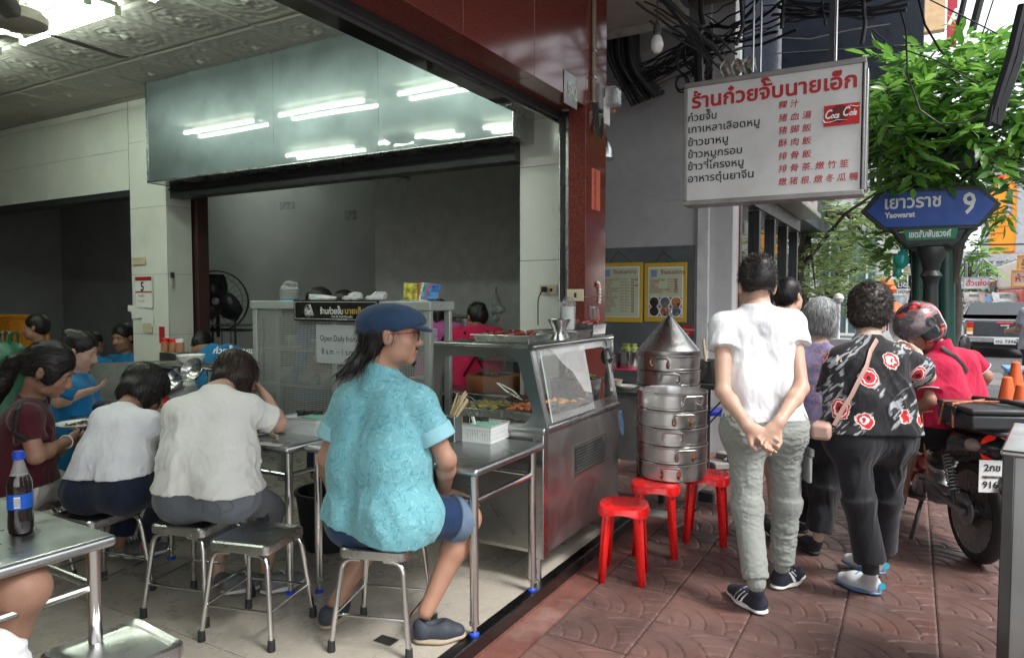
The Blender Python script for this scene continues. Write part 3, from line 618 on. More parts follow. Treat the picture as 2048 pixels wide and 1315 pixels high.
# talisman on the column and the number plate on the beam
TAL=mat('talisman_paper',(.62,.13,.07),.7,var=.06)
t,s_=plate('paper_talisman','pink paper talisman with black Chinese brush writing on the granite column','talisman',1183,342,1200,418,None,TAL,.002,X=-1.8195)
for i,ch in enumerate('奉善堂敕令鎮宅平安符'): text(ch,.034,INK,t,(.0026,s_.y*.28,s_.z-.035-.026*i),rot=(R(90),0,R(90)),sx=.9)
t,s_=plate('house_number','worn metal house number plate on the red granite beam','number plate',1127,156,1153,206,None,STEELD,.005,X=-1.8195,bev=.002); text('942',.125,mat('number_metal',(.6,.58,.55),.4,metal=.4),t,(.007,.04,.05),rot=(R(90),0,R(90)),bold=.004,sx=.75)
t,s_=plate('wall_socket','cream wall socket on the brown side of the granite column','socket',1135,578,1168,602,4.148,CREAM,.012,bev=.003); part('hole',BLACK,t,lambda b:b.box((s_.x*.45,-.014,s_.z*.3),(s_.x*.6,-.0121,s_.z*.7)))
t,s_=plate('wall_socket','cream double socket with a black plug in it on the right tiled pillar','socket',1080,569,1114,590,4.495,CREAM,.01,bev=.003)
for k in (.3,.7): part('hole',BLACK,t,lambda b:b.box((s_.x*k-.01,-.012,s_.z*.35),(s_.x*k+.01,-.0101,s_.z*.65)))
pc=thing('power_cord','black power cord plugged into the socket on the right tiled pillar','cord',at(1088,578,Y=4.47))
part('plug',BLACK,pc,lambda b:b.box((-.015,-.02,-.018),(.02,.012,.018)),bev=.005)
part('cable',BLACK,pc,lambda b:b.tube(round_path([Vector((0,-.01,0)),at(1076,592,Y=4.45)-at(1088,578,Y=4.47),at(1076,650,Y=4.45)-at(1088,578,Y=4.47)],.05),.004,7))
gl=thing('flower_garland','small white flower garland hanging on the granite column','garland',at(1196,562,X=-1.81))
WF=mat('jasmine',(.75,.74,.68),.6)
for k in range(9):
    a=k/22*2*math.pi; p=Vector((0,.035*math.sin(a),-.09-.08*math.cos(a)*-1)); part('flower',WF,gl,lambda b:b.lathe([(0,-.011),(.009,-.005),(.011,.002),(.006,.01),(0,.011)],8,None,Matrix.Translation(p)))
part('tassel',mat('tassel_orange',(.5,.12,.03),.7),gl,lambda b:(b.tube([(0,0,-.17),(0,.0,-.26)],[.008,.014],8),b.tube([(0,0,.0),(0,0,-.04)],[.004,.012],8)))
th=thing('incense_holder','small clear plastic holder fixed to the granite column below the garland','holder',at(1188,640,X=-1.80))
part('cup',mat('clear_cup',(.7,.7,.7),.1,trans=.8),th,lambda b:b.lathe([(.02,0),(.03,.05),(.034,.08)],16)); part('bar',STEEL,th,lambda b:b.box((-.012,-.05,.08),(-.008,.06,.09)))
# ---------------------------------------------------------------- steel stools and tables
def stool_proto():
    t=thing('steel_stool','','stool',(0,0,FZ),0,'square steel stools with black rubber feet')
    h=.42; s=.142
    def seat(b):
        n=6; prof=[(s*.80,h-.012),(s*.86,h-.007),(s*.95,h),(s,h-.006),(s*1.01,h-.03),(s*1.0,h-.04)]
        loops=[]
        for r,z in prof:
            L=[]; cr=.03*r/s
            for q in range(4):
                a0=math.pi/2*q; cx=(r-cr)*(1 if q in(0,3) else -1); cy=(r-cr)*(1 if q in(0,1) else -1)
                for i in range(n+1): a=a0+math.pi/2*i/n; L.append((cx+cr*math.cos(a),cy+cr*math.sin(a),z))
            loops.append(L)
        k=len(loops[0]); vs=[p for L in loops for p in L]; fs=[(i*k+j,i*k+(j+1)%k,(i+1)*k+(j+1)%k,(i+1)*k+j) for i in range(len(loops)-1) for j in range(k)]
        fs=[f[::-1] for f in fs]; fs.append(tuple(range(k))); b.add(vs,fs); b.add([(x*.97,y*.97,h-.039) for x,y,z in loops[-1]],[tuple(range(k-1,-1,-1))])
    part('seat',STEEL,t,seat)
    for sx in (-1,1):
        for sy in (-1,1):
            top=Vector((sx*.05,sy*.125,h-.045)); kn=Vector((sx*.128,sy*.125,h-.045)); ft=Vector((sx*.165,sy*.16,.028)); 
            l=part('leg',TUBE,t,lambda b:b.tube(round_path([top,kn,ft],.05),.0115,12)); f=ft-Vector((0,0,.028))
            part('foot',BLACK,l,lambda b:b.lathe([(.016,0),(.0165,.004),(.0145,.045),(.0125,.047)],12,None,Matrix.Translation(f)))
    q=[Vector((sx*.152,sy*.147,.15)) for sx,sy in ((-1,-1),(1,-1),(1,1),(-1,1))]
    for a,b_ in zip(q,q[1:]+q[:1]): part('stretcher',TUBE,t,lambda b:b.tube([a,b_],.0055,8))
    return t
st=stool_proto()
SL=[((-1.9,2.26),18,'steel stool under the man in the turquoise patterned shirt'),((-2.42,2.05),15,'empty steel stool left of the man in the turquoise shirt'),((-2.83,2.06),14,'steel stool under the woman in grey jeans'),
    ((-3.34,1.89),8,'steel stool under the woman in dark blue jeans'),((-3.82,1.78),5,'steel stool under the woman in white trousers'),((-1.985,1.16),-6,'empty steel stool cut by the bottom edge of the photo')]
for i,((x,y),r,l) in enumerate(SL):
    if i==0: st.location=(x,y,FZ); st.rotation_euler=(0,0,R(r)); st['label']=l
    else: dup(st,(x,y,FZ),R(r),l)
def table(x0,x1,y0,y1,z,label,rz=0,braces=True):
    cx,cy=(x0+x1)/2,(y0+y1)/2; w,d=(x1-x0)/2,(y1-y0)/2; h=z-FZ
    t=thing('steel_table',label,'table',(cx,cy,FZ),rz,'stainless steel dining tables')
    part('table_top',TABLET,t,lambda b:b.box((-w,-d,h-.035),(w,d,h)),bev=.016,seg=4)
    for sx in (-1,1):
        for sy in (-1,1):
            x,y=sx*(w-.045),sy*(d-.05)
            l=part('leg',TUBE,t,lambda b:b.tube([(x,y,.055),(x,y,h-.036)],.019,16)); part('foot',TUBE,l,lambda b:b.lathe([(.012,.014),(.012,.045),(.0215,.05),(.0215,.062),(.019,.064)],14,None,Matrix.Translation((x,y,0)))); part('foot_cap',BLUECAP,l,lambda b:b.lathe([(.021,0),(.022,.012),(.014,.016)],14,None,Matrix.Translation((x,y,0))))
    for sx in (-1,1): part('brace',TUBE,t,lambda b:b.tube([(sx*(w-.045),-(d-.069),h-.15),(sx*(w-.045),d-.069,h-.15)],.0125,10))
    for sy in (-1,1):
        part('brace',TUBE,t,lambda b:b.tube([(-(w-.064),sy*(d-.05),h-.15),(w-.064,sy*(d-.05),h-.15)],.0125,10))
    return t
TZ=.795
table(-2.51,-1.53,2.4,3.02,TZ,'steel dining table in front of the man in the turquoise shirt')
table(-3.53,-2.53,2.32,2.95,TZ,'steel dining table where the two women in white tops eat')
table(-4.6,-3.56,2.3,2.92,TZ,'steel dining table behind the woman in the maroon top')
table(-3.12,-2.05,.6,1.235,TZ,'steel dining table in the left foreground with the cola bottle',R(-2))
# ---------------------------------------------------------------- perforated cabinet
def perf():
    m,t,b=newmat('perforated_steel'); v=coords(t); sp=N(t,'SeparateXYZ'); t.links.new(v,sp.inputs[0])
    def fr(o,s):
        a=N(t,'Math',operation='MULTIPLY'); t.links.new(o,a.inputs[0]); a.inputs[1].default_value=s
        f=N(t,'Math',operation='FRACT'); t.links.new(a.outputs[0],f.inputs[0]); g=N(t,'Math',operation='SUBTRACT'); t.links.new(f.outputs[0],g.inputs[0]); g.inputs[1].default_value=.5
        h=N(t,'Math',operation='ABSOLUTE'); t.links.new(g.outputs[0],h.inputs[0]); return h.outputs[0]
    a=fr(sp.outputs[0],75); c=fr(sp.outputs[2],75); mx=N(t,'Math',operation='MAXIMUM'); t.links.new(a,mx.inputs[0]); t.links.new(c,mx.inputs[1])
    gt=N(t,'Math',operation='GREATER_THAN'); t.links.new(mx.outputs[0],gt.inputs[0]); gt.inputs[1].default_value=.31
    t.links.new(gt.outputs[0],b.inputs['Alpha']); b.inputs['Base Color'].default_value=(.5,.51,.49,1); b.inputs['Metallic'].default_value=.5; b.inputs['Roughness'].default_value=.36; return m
PERF=perf(); CY0,CY1=3.6,3.85; CX0,CX1=-4.27,-2.64; CT=1.47
cab=thing('plate_cabinet','tall steel plate cabinet with perforated panels, shop sign and opening hours notice','cabinet',((CX0+CX1)/2,CY0,FZ))
CABM=mat('grey_green_steel',(.4,.43,.4),.38,metal=.3,var=.1,dirt=.2,dcol=(.1,.1,.1))
for x in (CX0,CX1-.045):
    for y in (CY0,CY1-.035): part('post',CABM,cab,lambda b:b.box((x,y,FZ),(x+.045,y+.035,CT-.061)),bev=.004)
part('top_panel',CABM,cab,lambda b:b.box((CX0-.01,CY0-.01,CT-.06),(CX1+.01,CY1+.01,CT)),bev=.006)
mid=(CX0+CX1)/2
for a,c in ((CX0+.046,mid-.02),(mid+.02,CX1-.046)): part('perforated_panel',PERF,cab,lambda b:b.add([(a,CY0+.008,.6),(c,CY0+.008,.6),(c,CY0+.008,CT-.062),(a,CY0+.008,CT-.062)],[(0,1,2,3)]))
part('mullion',CABM,cab,lambda b:b.box((mid-.019,CY0+.002,.6),(mid+.019,CY0+.02,CT-.062)),bev=.002)
part('rear_panel',mat('cabinet_back',(.1,.11,.11),.5,metal=.5),cab,lambda b:b.box((CX0+.05,CY1-.012,.5),(mid+.25,CY1-.006,CT-.065)))
for z in (.58,.86,1.12): part('shelf',CABM,cab,lambda b:b.box((CX0+.047,CY0+.03,z-.01),(CX1-.047,CY1-.02,z)))
CER=mat('white_ceramic',(.72,.72,.69),.18,var=.03)
for k,(x,z,n,r) in enumerate([(-4.05,.86,9,.085),(-3.82,.86,12,.085),(-3.6,.86,8,.085),(-3.3,.86,14,.085),(-3.05,.86,10,.085),(-2.8,.86,9,.085),(-3.95,1.12,8,.08),(-3.7,1.12,6,.08),(-3.2,1.12,8,.08),(-2.92,1.12,10,.08),(-2.76,1.12,14,.075),(-3.5,.58,10,.085),(-3.1,.58,12,.085),(-2.8,.58,10,.085)]):
    t=thing('plate_stack','white plates in the cabinet, '+['left end of the middle shelf','second from the left on the middle shelf','third from the left on the middle shelf','right of the mullion on the middle shelf','middle right of the middle shelf','right end of the middle shelf','left end of the top shelf','second from the left on the top shelf','behind the opening hours notice','beside the man\'s cap','at the open right end of the top shelf','left on the bottom shelf','centre of the bottom shelf','right end of the bottom shelf'][k],'plates',(x,3.725,z),0,'plate stacks in the cabinet')
    for i in range(n): part('plate',CER,t,lambda b:b.lathe([(r*.6,i*.012),(r*.65,i*.012+.002),(r,i*.012+.012),(r*.99,i*.012+.0145),(r*.6,i*.012+.004),(0,i*.012+.004)],16))
p=at(590,640,Y=CY0-.014); q=at(758,601,Y=CY0-.014)
ns=part('name_board',mat('board_black',(.012,.011,.01),.35),cab,lambda b:b.box((p.x,CY0-.026,p.z),(q.x,CY0-.0105,q.z+.004)),bev=.002)
GOLD=mat('gold_ink',(.6,.38,.08),.45)
def rim(b,m,y,x0,z0,x1,z1,w):
    for a,c in (((x0,z0),(x1,z0+w)),((x0,z1-w),(x1,z1)),((x0,z0+w),(x0+w,z1-w)),((x1-w,z0+w),(x1,z1-w))): b.box((a[0],y,a[1]),(c[0],y+.001,c[1]),m)
part('border',WI,ns,lambda b:rim(b,None,CY0-.0272,p.x+.012,p.z+.012,q.x-.012,q.z-.008,.0025))
def cfit(body,xl,yb,xr,size,m,**k): return fit(body,xl,yb,xr,size,m,ns,CY0-.0275,**k)
cfit("ร้านก๋วยจั๊บ",640,627,686,.055,WI,bold=.001); cfit("นายเอ็ก",689,627,730,.055,GOLD,bold=.001); cfit("Nai Ek Roll Noodle",663,634.5,705,.022,WI); cfit("since 1960",675,640,693,.018,WI)
em_=at(616,621,Y=CY0-.0275); b2=MB()
for r in (.042,): b2.tube([(em_.x+r*.85*math.cos(a/20*6.2832),CY0-.0275,em_.z+r*math.sin(a/20*6.2832)) for a in range(21)],.0016,6,flat=.5)
b2.tube([(em_.x+.02,CY0-.0275,em_.z+.045),(em_.x+.05,CY0-.0275,em_.z-.03)],.002,6); b2.tube([(em_.x+.01,CY0-.0275,em_.z+.042),(em_.x+.04,CY0-.0275,em_.z-.035)],.002,6); b2.build('emblem',WI,ns)
text('億',.06,WI,ns,(em_.x-.032,CY0-.0275,em_.z-.024),bold=.001)
p=at(633,725,Y=CY0-.004); q=at(720,651,Y=CY0-.004)
nh=part('hours_notice',mat('notice_paper',(.42,.43,.44),.45,var=.05),cab,lambda b:b.box((p.x,CY0-.004,p.z),(q.x,CY0-.001,q.z)))
fit('Open Daily from',640,681,713,.06,INK,nh,CY0-.005); fit('8 a.m. – 1 a.m.',643,707,709,.06,INK,nh,CY0-.005); fixw(cab)
def bowl_mesh(b,r,h,c=(0,0,0),m=None): b.lathe([(r*.42,0),(r*.45,.006),(r*.5,.012),(r*.8,h*.45),(r,h),(r*.98,h+.003),(r*.95,h),(r*.76,h*.5),(r*.45,h*.2),(0,h*.17)],24,m,None,c)
# things on top of the cabinet
PLB=mat('clear_bag',(.75,.77,.78),.18,trans=.85,alpha=.5,bmp=.6,bs=30)
def on_cab(px,Y=3.72): p=at(px,590,Y=Y); return Vector((p.x,Y,CT))
def blob(name,m,parent,els,h=.006,disp=None,seed=0,sm=1):
    s=SDF(h)
    for e in els: s.ell(*e,k=.012)
    V,Q=s.run(sm)
    if disp: V=V+vnormals(V,Q)*(disp[0]*vn3(V/disp[1],seed))[:,None]
    return qmesh(name,V,Q,m,parent)
c=on_cab(579); t=thing('dish_bag','clear bag of white foam dishes on the cabinet top','bag',c)
for i in range(7): part('dish',CER,t,lambda b:b.lathe([(.045,.012+i*.011),(.068,.02+i*.011),(.066,.022+i*.011),(.04,.016+i*.011),(0,.016+i*.011)],20))
part('blue_base',mat('pale_blue',(.1,.35,.55),.5),t,lambda b:b.lathe([(.07,0),(.072,.012),(0,.013)],20)); blob('bag',PLB,t,[((0,0,.06),(.08,.075,.07)),((.01,0,.12),(.07,.05,.025))],.008,(.006,.03))
c=on_cab(645); t=thing('foam_trays','stack of white foam trays on the cabinet behind the shop name board','trays',c)
for i in range(3): part('tray',WHITEP,t,lambda b:b.lathe([(.07,i*.008),(.1,.016+i*.008),(.098,.019+i*.008),(.06,.005+i*.008),(0,.005+i*.008)],20,None,Matrix.Rotation(R(4*i),4,'Y')))
for px,l,w in ((705,'crumpled white plastic bag lying on the cabinet top','a'),(752,'larger crumpled plastic bag on the cabinet top by the carton','b')):
    c=on_cab(px); t=thing('plastic_bag',l,'bag',c); blob('bag',mat('milky_bag',(.6,.6,.6),.35,alpha=.8,bmp=.5,bs=40),t,[((0,0,.02),(.09,.05,.02)),((.03,0,.04),(.06,.04,.025))],.006,(.008,.025),seed=ord(w))
c=on_cab(840); t=thing('straw_packets','box of colourful straw and cutlery packets on the cabinet end','box',c)
part('tray',STEEL,t,lambda b:b.box((-.11,-.07,0),(.12,.07,.008)),bev=.003)
part('box',mat('packet_yellow',(.6,.48,.08),.5,var=.9,vs=18),t,lambda b:b.box((-.1,-.05,.01),(0.01,.05,.115),M=Matrix.Rotation(R(3),4,'Y')),bev=.003)
for k,cc in enumerate([(.6,.15,.1),(.7,.7,.68),(.05,.35,.15),(.1,.3,.6),(.65,.1,.12),(.08,.25,.6)]): part('packet',mat('packet%d'%k,cc,.4,var=.5,vs=30),t,lambda b:b.box((-.006,-.045,0),(.012,.045,.11),M=Matrix.Translation((.015+k*.014,-.002*k,.012))@Matrix.Rotation(R(10+k*4),4,'Y')),bev=.003)
for k in range(3): part('packet',mat('packet_blue',(.15,.4,.65),.35,var=.6,vs=30),t,lambda b:b.box((-.05,-.03,0),(.05,.03,.014),M=Matrix.Translation((.095,-.02,.015+k*.015))@Matrix.Rotation(R(8*k-5),4,'Z')),bev=.004)
# ---------------------------------------------------------------- food counter
KX0,KX1,KY0,KY1=-2.2,-1.56,3.06,4.06
ct=thing('food_counter','stainless steel food counter with glass display case, louvred vent and trays of meat','food counter',(-1.88,3.55,FZ))
part('body',STEEL,ct,lambda b:b.box((KX0,KY0,.22),(KX1,KY1,.825)),bev=.004)
part('front_panel',STEELD,ct,lambda b:b.box((KX0+.03,KY0-.006,.24),(KX1-.05,KY0-.001,.8)),bev=.003)
part('corner_post',STEEL,ct,lambda b:b.box((KX1-.045,KY0-.012,.2),(KX1+.006,KY0+.04,.824)),bev=.003)
part('side_panel',steel('side_steel',(.5,.5,.49),.42,wav=.12),ct,lambda b:b.box((KX1+.001,KY0+.045,.225),(KX1+.006,KY1,.82)))
for x in (KX0+.06,KX1-.06):
    for y in (KY0+.05,KY1-.06): part('leg',TUBE,ct,lambda b:b.tube([(x,y,FZ),(x,y,.22)],.022,14))
def worktop(b): b.box((KX0-.01,KY0-.02,.826),(KX1+.02,KY1+.01,.862))
part('worktop',STEEL,ct,worktop,bev=.014,seg=3)
va=at(1148,950,X=KX1+.007); vb=at(1210,868,X=KX1+.007)
vf=part('vent',STEELD,ct,lambda b:[b.box(*q) for q in (((KX1+.0065,va.y-.01,va.z-.01),(KX1+.012,va.y,vb.z+.01)),((KX1+.0065,vb.y,va.z-.01),(KX1+.012,vb.y+.01,vb.z+.01)),((KX1+.0065,va.y,va.z-.01),(KX1+.012,vb.y,va.z)),((KX1+.0065,va.y,vb.z),(KX1+.012,vb.y,vb.z+.01)),((KX1+.0062,va.y,va.z),(KX1+.0066,vb.y,vb.z)))])
for k in range(9): z=va.z+(vb.z-va.z)*(k+.5)/9; part('slat',STEEL,vf,lambda b:b.box((0,va.y+.004,-.001),(.016,vb.y-.004,.001),M=Matrix.Translation((KX1+.007,0,z))@Matrix.Rotation(R(-35),4,'Y')))
# glass case
def ringpanel(outer,inner,n,th,axis):
    """sheet between two closed loops of points, given thickness along axis"""
    def res(L,n):
        L=[Vector(p) for p in L]; seg=[(L[i],L[(i+1)%len(L)]) for i in range(len(L))]; tot=sum((b-a).length for a,b in seg); out=[]
        for k in range(n):
            d=tot*k/n
            for a,b in seg:
                l=(b-a).length
                if d<=l: out.append(a.lerp(b,d/l)); break
                d-=l
        return out
    o,i=res(outer,n),res(inner,n); ax=Vector(axis)*th; b=MB()
    vs=o+i+[p+ax for p in o]+[p+ax for p in i]; f=[]
    for k in range(n):
        q=(k+1)%n; f+=[(k,q,n+q,n+k),(2*n+k,3*n+k,3*n+q,2*n+q),(n+k,n+q,3*n+q,3*n+k),(k,2*n+k,2*n+q,q)]
    return b.add(vs,f)
YF=3.045
P=lambda x,y: at(x,y,Y=YF)
outer=[P(867,688),P(1056,688),P(1062,712),P(1078,790),P(1097,866),P(1000,864),P(867,862),P(867,780)]
inner=[P(886,712),P(1020,712),P(1035,722),P(1050,775),P(1066,826),P(1050,846),P(881,845),P(880,780)]
ringpanel(outer,inner,96,.02,(0,1,0)).build('end_frame',STEELD,ct,smooth=False)
XT,XB=-1.632,-1.556
def sidep(u,v): # u along Y 0..1, v height 0..1
    return Vector((XB+(XT-XB)*v,YF+.005+(KY1-.01-YF)*(u+.0),.863+(1.245-.863)*v))
def rr(u0,u1,v0,v1,r,n=5):
    out=[]
    for (cu,cv,a0) in ((u1-r,v1-r*1.6,0),(u0+r,v1-r*1.6,90),(u0+r,v0+r*1.6,180),(u1-r,v0+r*1.6,270)):
        for i in range(n+1): a=R(a0+90*i/n); out.append((cu+r*math.cos(a),cv+r*1.6*math.sin(a)))
    return out
out_l=rr(0,1,0,1,.004); in_l=rr(.07,.95,.1,.88,.06)
ringpanel([sidep(*p) for p in out_l],[sidep(*p) for p in in_l],96,.014,(-1,0,-.15)).build('side_frame',STEEL,ct,smooth=False)
GL,t0,b0=newmat('clear_glass'); b0.inputs['Base Color'].default_value=(.95,.97,.96,1); b0.inputs['Roughness'].default_value=.02; b0.inputs['Alpha'].default_value=.16; b0.inputs['Specular IOR Level'].default_value=.9
part('glass',GL,ct,lambda b:b.add([sidep(.08,.02)+Vector((.012,0,0)),sidep(.62,.02)+Vector((.012,0,0)),sidep(.62,.97)+Vector((.012,0,0)),sidep(.08,.97)+Vector((.012,0,0))],[(0,1,2,3)]))
part('glass_edge',mat('glass_edge',(.6,.7,.66),.2),ct,lambda b:[b.tube([sidep(u,.02)+Vector((.012,0,0)),sidep(u,.97)+Vector((.012,0,0))],.003,6) for u in (.08,)])
part('rear_frame',STEELD,ct,lambda b:(b.box((KX0+.0,KY1-.03,.863),(KX0+.03,KY1,1.24)),b.box((-1.62,KY1-.03,.863),(-1.59,KY1,1.24))))
part('roof',STEEL,ct,lambda b:b.box((-2.2,3.03,1.245),(-1.61,4.07,1.262)),bev=.004)
part('roof_edge',TUBE,ct,lambda b:b.tube([(-1.612,3.02,1.253),(-1.612,4.08,1.253)],.017,12)); 
part('glass_back',GL,ct,lambda b:b.add([(KX0+.015,KY1-.2,.87),(KX0+.015,KY1-.2,1.24),(KX0+.015,3.5,1.24),(KX0+.015,3.5,.87)],[(0,1,2,3)]))
cwk=part('plastic_film',mat('crinkled_film',(.85,.86,.86),.08,alpha=.45,spec=1,bmp=1,bs=22),ct,lambda b:None or b.add([sidep(u,v)+Vector((.016+.006*math.sin(u*61+v*17),0,0)) for u,v in ((.2,.97),(.62,.97),(.6,.5),(.62,.25),(.52,.3),(.42,.6),(.3,.75))],[(0,1,2,3,4,5,6)]))
fixw(ct)
def tray(name,label,c,w,d,h,rz=0,group='steel trays on the counter roof',m=STEEL):
    t=thing(name,label,'tray',c,rz,group)
    def f(b):
        L=[]; 
        for e,z in ((0,.0),(.0,h),(-.012,h),(-.012,h-.004),(.004,h-.006),(.006,.003)):
            s=e; k=1 if z>h*.5 else .93
            L.append([(sx*(w*k/2-s),sy*(d*k/2-s),z) for sx,sy in ((-1,-1),(1,-1),(1,1),(-1,1))])
        vs=[p for l in L for p in l]; fs=[(4*i+j,4*i+(j+1)%4,4*i+4+(j+1)%4,4*i+4+j) for i in range(5) for j in range(4)]+[(3,2,1,0),(20,21,22,23)]; b.add(vs,fs)
    part('pan',m,t,f,bev=.004); return t
SAUS=mat('red_sausage',(.16,.02,.012),.3,var=.5,vs=30); RZ=1.264
t1=tray('food_tray','shallow steel tray of red roasted sausages at the front of the counter roof',(-1.84,3.25,RZ),.34,.26,.04)
t2=tray('food_tray','steel tray in the middle of the counter roof under the metal funnel',(-1.75,3.62,RZ),.32,.2,.045); t3=tray('food_tray','deep steel pan with sausages at the back of the counter roof',(-1.73,3.92,RZ),.22,.2,.075)
for t_,n,w,d,z in ((t1,16,.13,.09,.034),(t3,9,.08,.07,.07)):
    for k in range(n): s_=part('sausage',SAUS,t_,lambda b:b.lathe([(0,-.025),(.012,-.02),(.016,0),(.012,.02),(0,.025)],10,None,Matrix.Translation((random.uniform(-w,w),random.uniform(-d,d),z+random.uniform(0,.015)))@Matrix.Rotation(random.uniform(0,3),4,'Z')@Matrix.Rotation(R(80),4,'X')))
for k in range(5): part('skewer',STEELD,t2,lambda b:b.tube([(-.14+.03*k,-.05,.045),(-.02+.05*k,.08,.05)],.003,6))
p=at(1098,650,X=-1.72); t=thing('funnel','upturned shiny metal funnel standing on the counter roof','funnel',(-1.69,3.5,RZ+.0)); part('cone',STEEL,t,lambda b:b.lathe([(.035,0),(.024,.03),(.03,.045),(.065,.11),(.062,.112),(.028,.05),(0,.04)],24))
t=thing('cup_stack','stack of white foam cups on the counter roof by the funnel','cups',(-1.71,3.66,RZ+.0))
for i in range(6): part('cup',WHITEP,t,lambda b:b.lathe([(.025,i*.022),(.035,.07+i*.022),(.033,.07+i*.022),(.023,.004+i*.022)],16))
part('bag',PLB,t,lambda b:b.lathe([(.04,0),(.044,.1),(.046,.2),(.02,.235)],10))
# food inside the case
def heap(t,n,w,d,z,m,r=(.015,.03),h=.02,nm='food_piece'):
    mb=MB()
    for k in range(n):
        a,b_,c_=(random.uniform(*r) for _ in range(3)); M=Matrix.Translation((random.uniform(-w,w),random.uniform(-d,d),z+random.uniform(0,h)))@Matrix.Rotation(random.uniform(0,6),4,'Z')@Matrix.Rotation(random.uniform(-.6,.6),4,'X')@Matrix.Diagonal((a,b_*.6,c_*.35,1))
        o=MB().lathe([(0,-1),(.7,-.7),(1,-.1),(.85,.5),(.4,.9),(0,1)],7); vs=[Vector(p)*random.uniform(.8,1.2) for p in o.v]; mb.add(vs,o.f,None,M)
    o=mb.build(nm,m,t,ang=80); o['kind']='stuff'; return o
MEAT=mat('braised_meat',(.3,.1,.03),.35,var=.6,vs=25,bmp=.5); GREENS=mat('pickled_greens',(.28,.26,.08),.45,var=.7,vs=30); BROWNM=mat('dark_braise',(.09,.045,.025),.35,var=.6,vs=30); TOFU=mat('fried_tofu',(.55,.26,.06),.5,var=.4,vs=20)
GLEAF=mat('herb_green',(.06,.16,.03),.5,var=.5)
for l,c,fm,n in (('steel tray of chopped pickled greens at the near left of the display case',(-1.98,3.22),GREENS,110),('steel tray of red brown braised meat at the near right of the display case',(-1.74,3.24),MEAT,70),('steel tray of dark braised offal in the middle of the display case',(-1.9,3.5),BROWNM,80),('steel tray with fried orange tofu behind the sliding glass',(-1.68,3.52),TOFU,16),('deep steel tray with green herbs at the back of the display case',(-1.74,3.84),BROWNM,50)):
    dz=.1 if 'herbs' in l else 0
    t=tray('food_tray',l,(c[0],c[1],.864),.24 if c[0]>-1.8 else .3,.22,.05+dz,0,'trays of food in the display case'); heap(t,n,.09,.08,.045+dz,fm)
    if 'herbs' in l: heap(t,40,.09,.08,.16,GLEAF,(.01,.02),.01,'herbs')
def tongs(name,label,a,b_,cat='tongs'):
    t=thing(name,label,cat,a)
    d=Vector(b_)-Vector(a)
    for s in (-1,1): part('arm',STEEL,t,lambda b:b.tube([(0,0,0),d*.5+Vector((s*.018,s*.01,0)),d+Vector((s*.008,0,0))],[.006,.005,.004],6,flat=.4))
tongs('tongs','steel tongs leaning in the tray of pickled greens',(-1.98,3.16,.92),(-2.13,3.12,1.0)); tongs('tongs','long steel tongs lying across the middle food tray',(-1.86,3.4,.93),(-2.08,3.5,1.0))
# ---------------------------------------------------------------- kitchen behind
WOODB=mat('chopping_wood',(.32,.11,.035),.55,var=.3,vs=5,stretch=(1,1,.3),bmp=.2)
kt=thing('kitchen_table','dark steel kitchen work table behind the display case','work table',(-2.6,4.75,FZ))
kz=at(970,782,Y=4.5).z; kx0=at(880,780,Y=4.4).x; 
part('top',STEELD,kt,lambda b:b.box((-3.6,4.35,kz-.035),(-2.2,5.0,kz)),bev=.006); part('front',mat('dark_front',(.05,.055,.06),.4,metal=.4),kt,lambda b:b.box((-3.6,4.38,.2),(-2.2,4.95,kz-.036)))
part('riser_shelf',STEELD,kt,lambda b:b.box((-3.6,4.82,kz+.2),(-2.5,5.0,kz+.22))); fixw(kt)
p=at(972,782,Y=4.5); cbd=thing('chopping_board','thick round orange brown wooden chopping block behind the counter','chopping board',(p.x,4.62,kz+.001))
part('block',WOODB,cbd,lambda b:b.lathe([(.2,0),(.215,.03),(.215,.1),(.205,.115),(0,.115)],36)); heap(cbd,26,.12,.08,.12,BROWNM,(.02,.035),.02,'chopped_meat')
kn=thing('cleaver','cleaver lying on the chopping block','knife',(p.x,4.5,kz+.118)); part('blade',STEEL,kn,lambda b:b.box((-.1,-.02,0),(.03,.03,.004))); part('handle',BLACK,kn,lambda b:b.tube([(.03,0,.005),(.12,-.01,.008)],.011,8))
GPL=mat('green_plastic',(.01,.4,.08),.35)
for k,(px,py,l) in enumerate(((905,742,'green plastic basket on the kitchen shelf, left one'),(948,742,'green plastic basket on the kitchen shelf beside the pink shirted cook'))):
    p=at(px,py,Y=4.85); t=tray('basket',l,(p.x,4.9,kz+.222),.24,.14,.045,0,'green plastic baskets',GPL); t['category']='basket'
POTM=steel('pot_steel',(.6,.6,.58),.18)
def pot(label,c,r,h,m=None,lid=False,handles=True,name='cooking_pot',cat='pot'):
    t=thing(name,label,cat,c)
    part('body',m or POTM,t,lambda b:b.lathe([(r*.95,0),(r,.01),(r,h),(r+.006,h+.003),(r-.004,h+.003),(r-.006,.012),(0,.01)] ,36))
    if lid: part('lid',m or POTM,t,lambda b:b.lathe([(r*1.02,h+.004),(r*.98,h+.02),(r*.5,h+.04),(0,h+.045)],32))
    if handles:
        for s in (-1,1): part('handle',BLACK,t,lambda b:b.tube([(s*(r-.0),-.03,h-.03),(s*(r+.035),-.028,h-.025),(s*(r+.035),.028,h-.025),(s*(r-.0),.03,h-.03)],.006,8))
    return t
stv=thing('stove_bench','dark kitchen stove bench against the back wall','bench',(-4.4,7.0,FZ)); part('bench',DARKM,stv,lambda b:b.box((-6.2,6.6,FZ),(-3.6,7.35,1.05))); part('splashback',mat('splash_steel',(.18,.19,.19),.45,metal=.6,dirt=.5),stv,lambda b:b.box(at(983,700,Y=7.38),at(1045,508,Y=7.35))); fixw(stv)
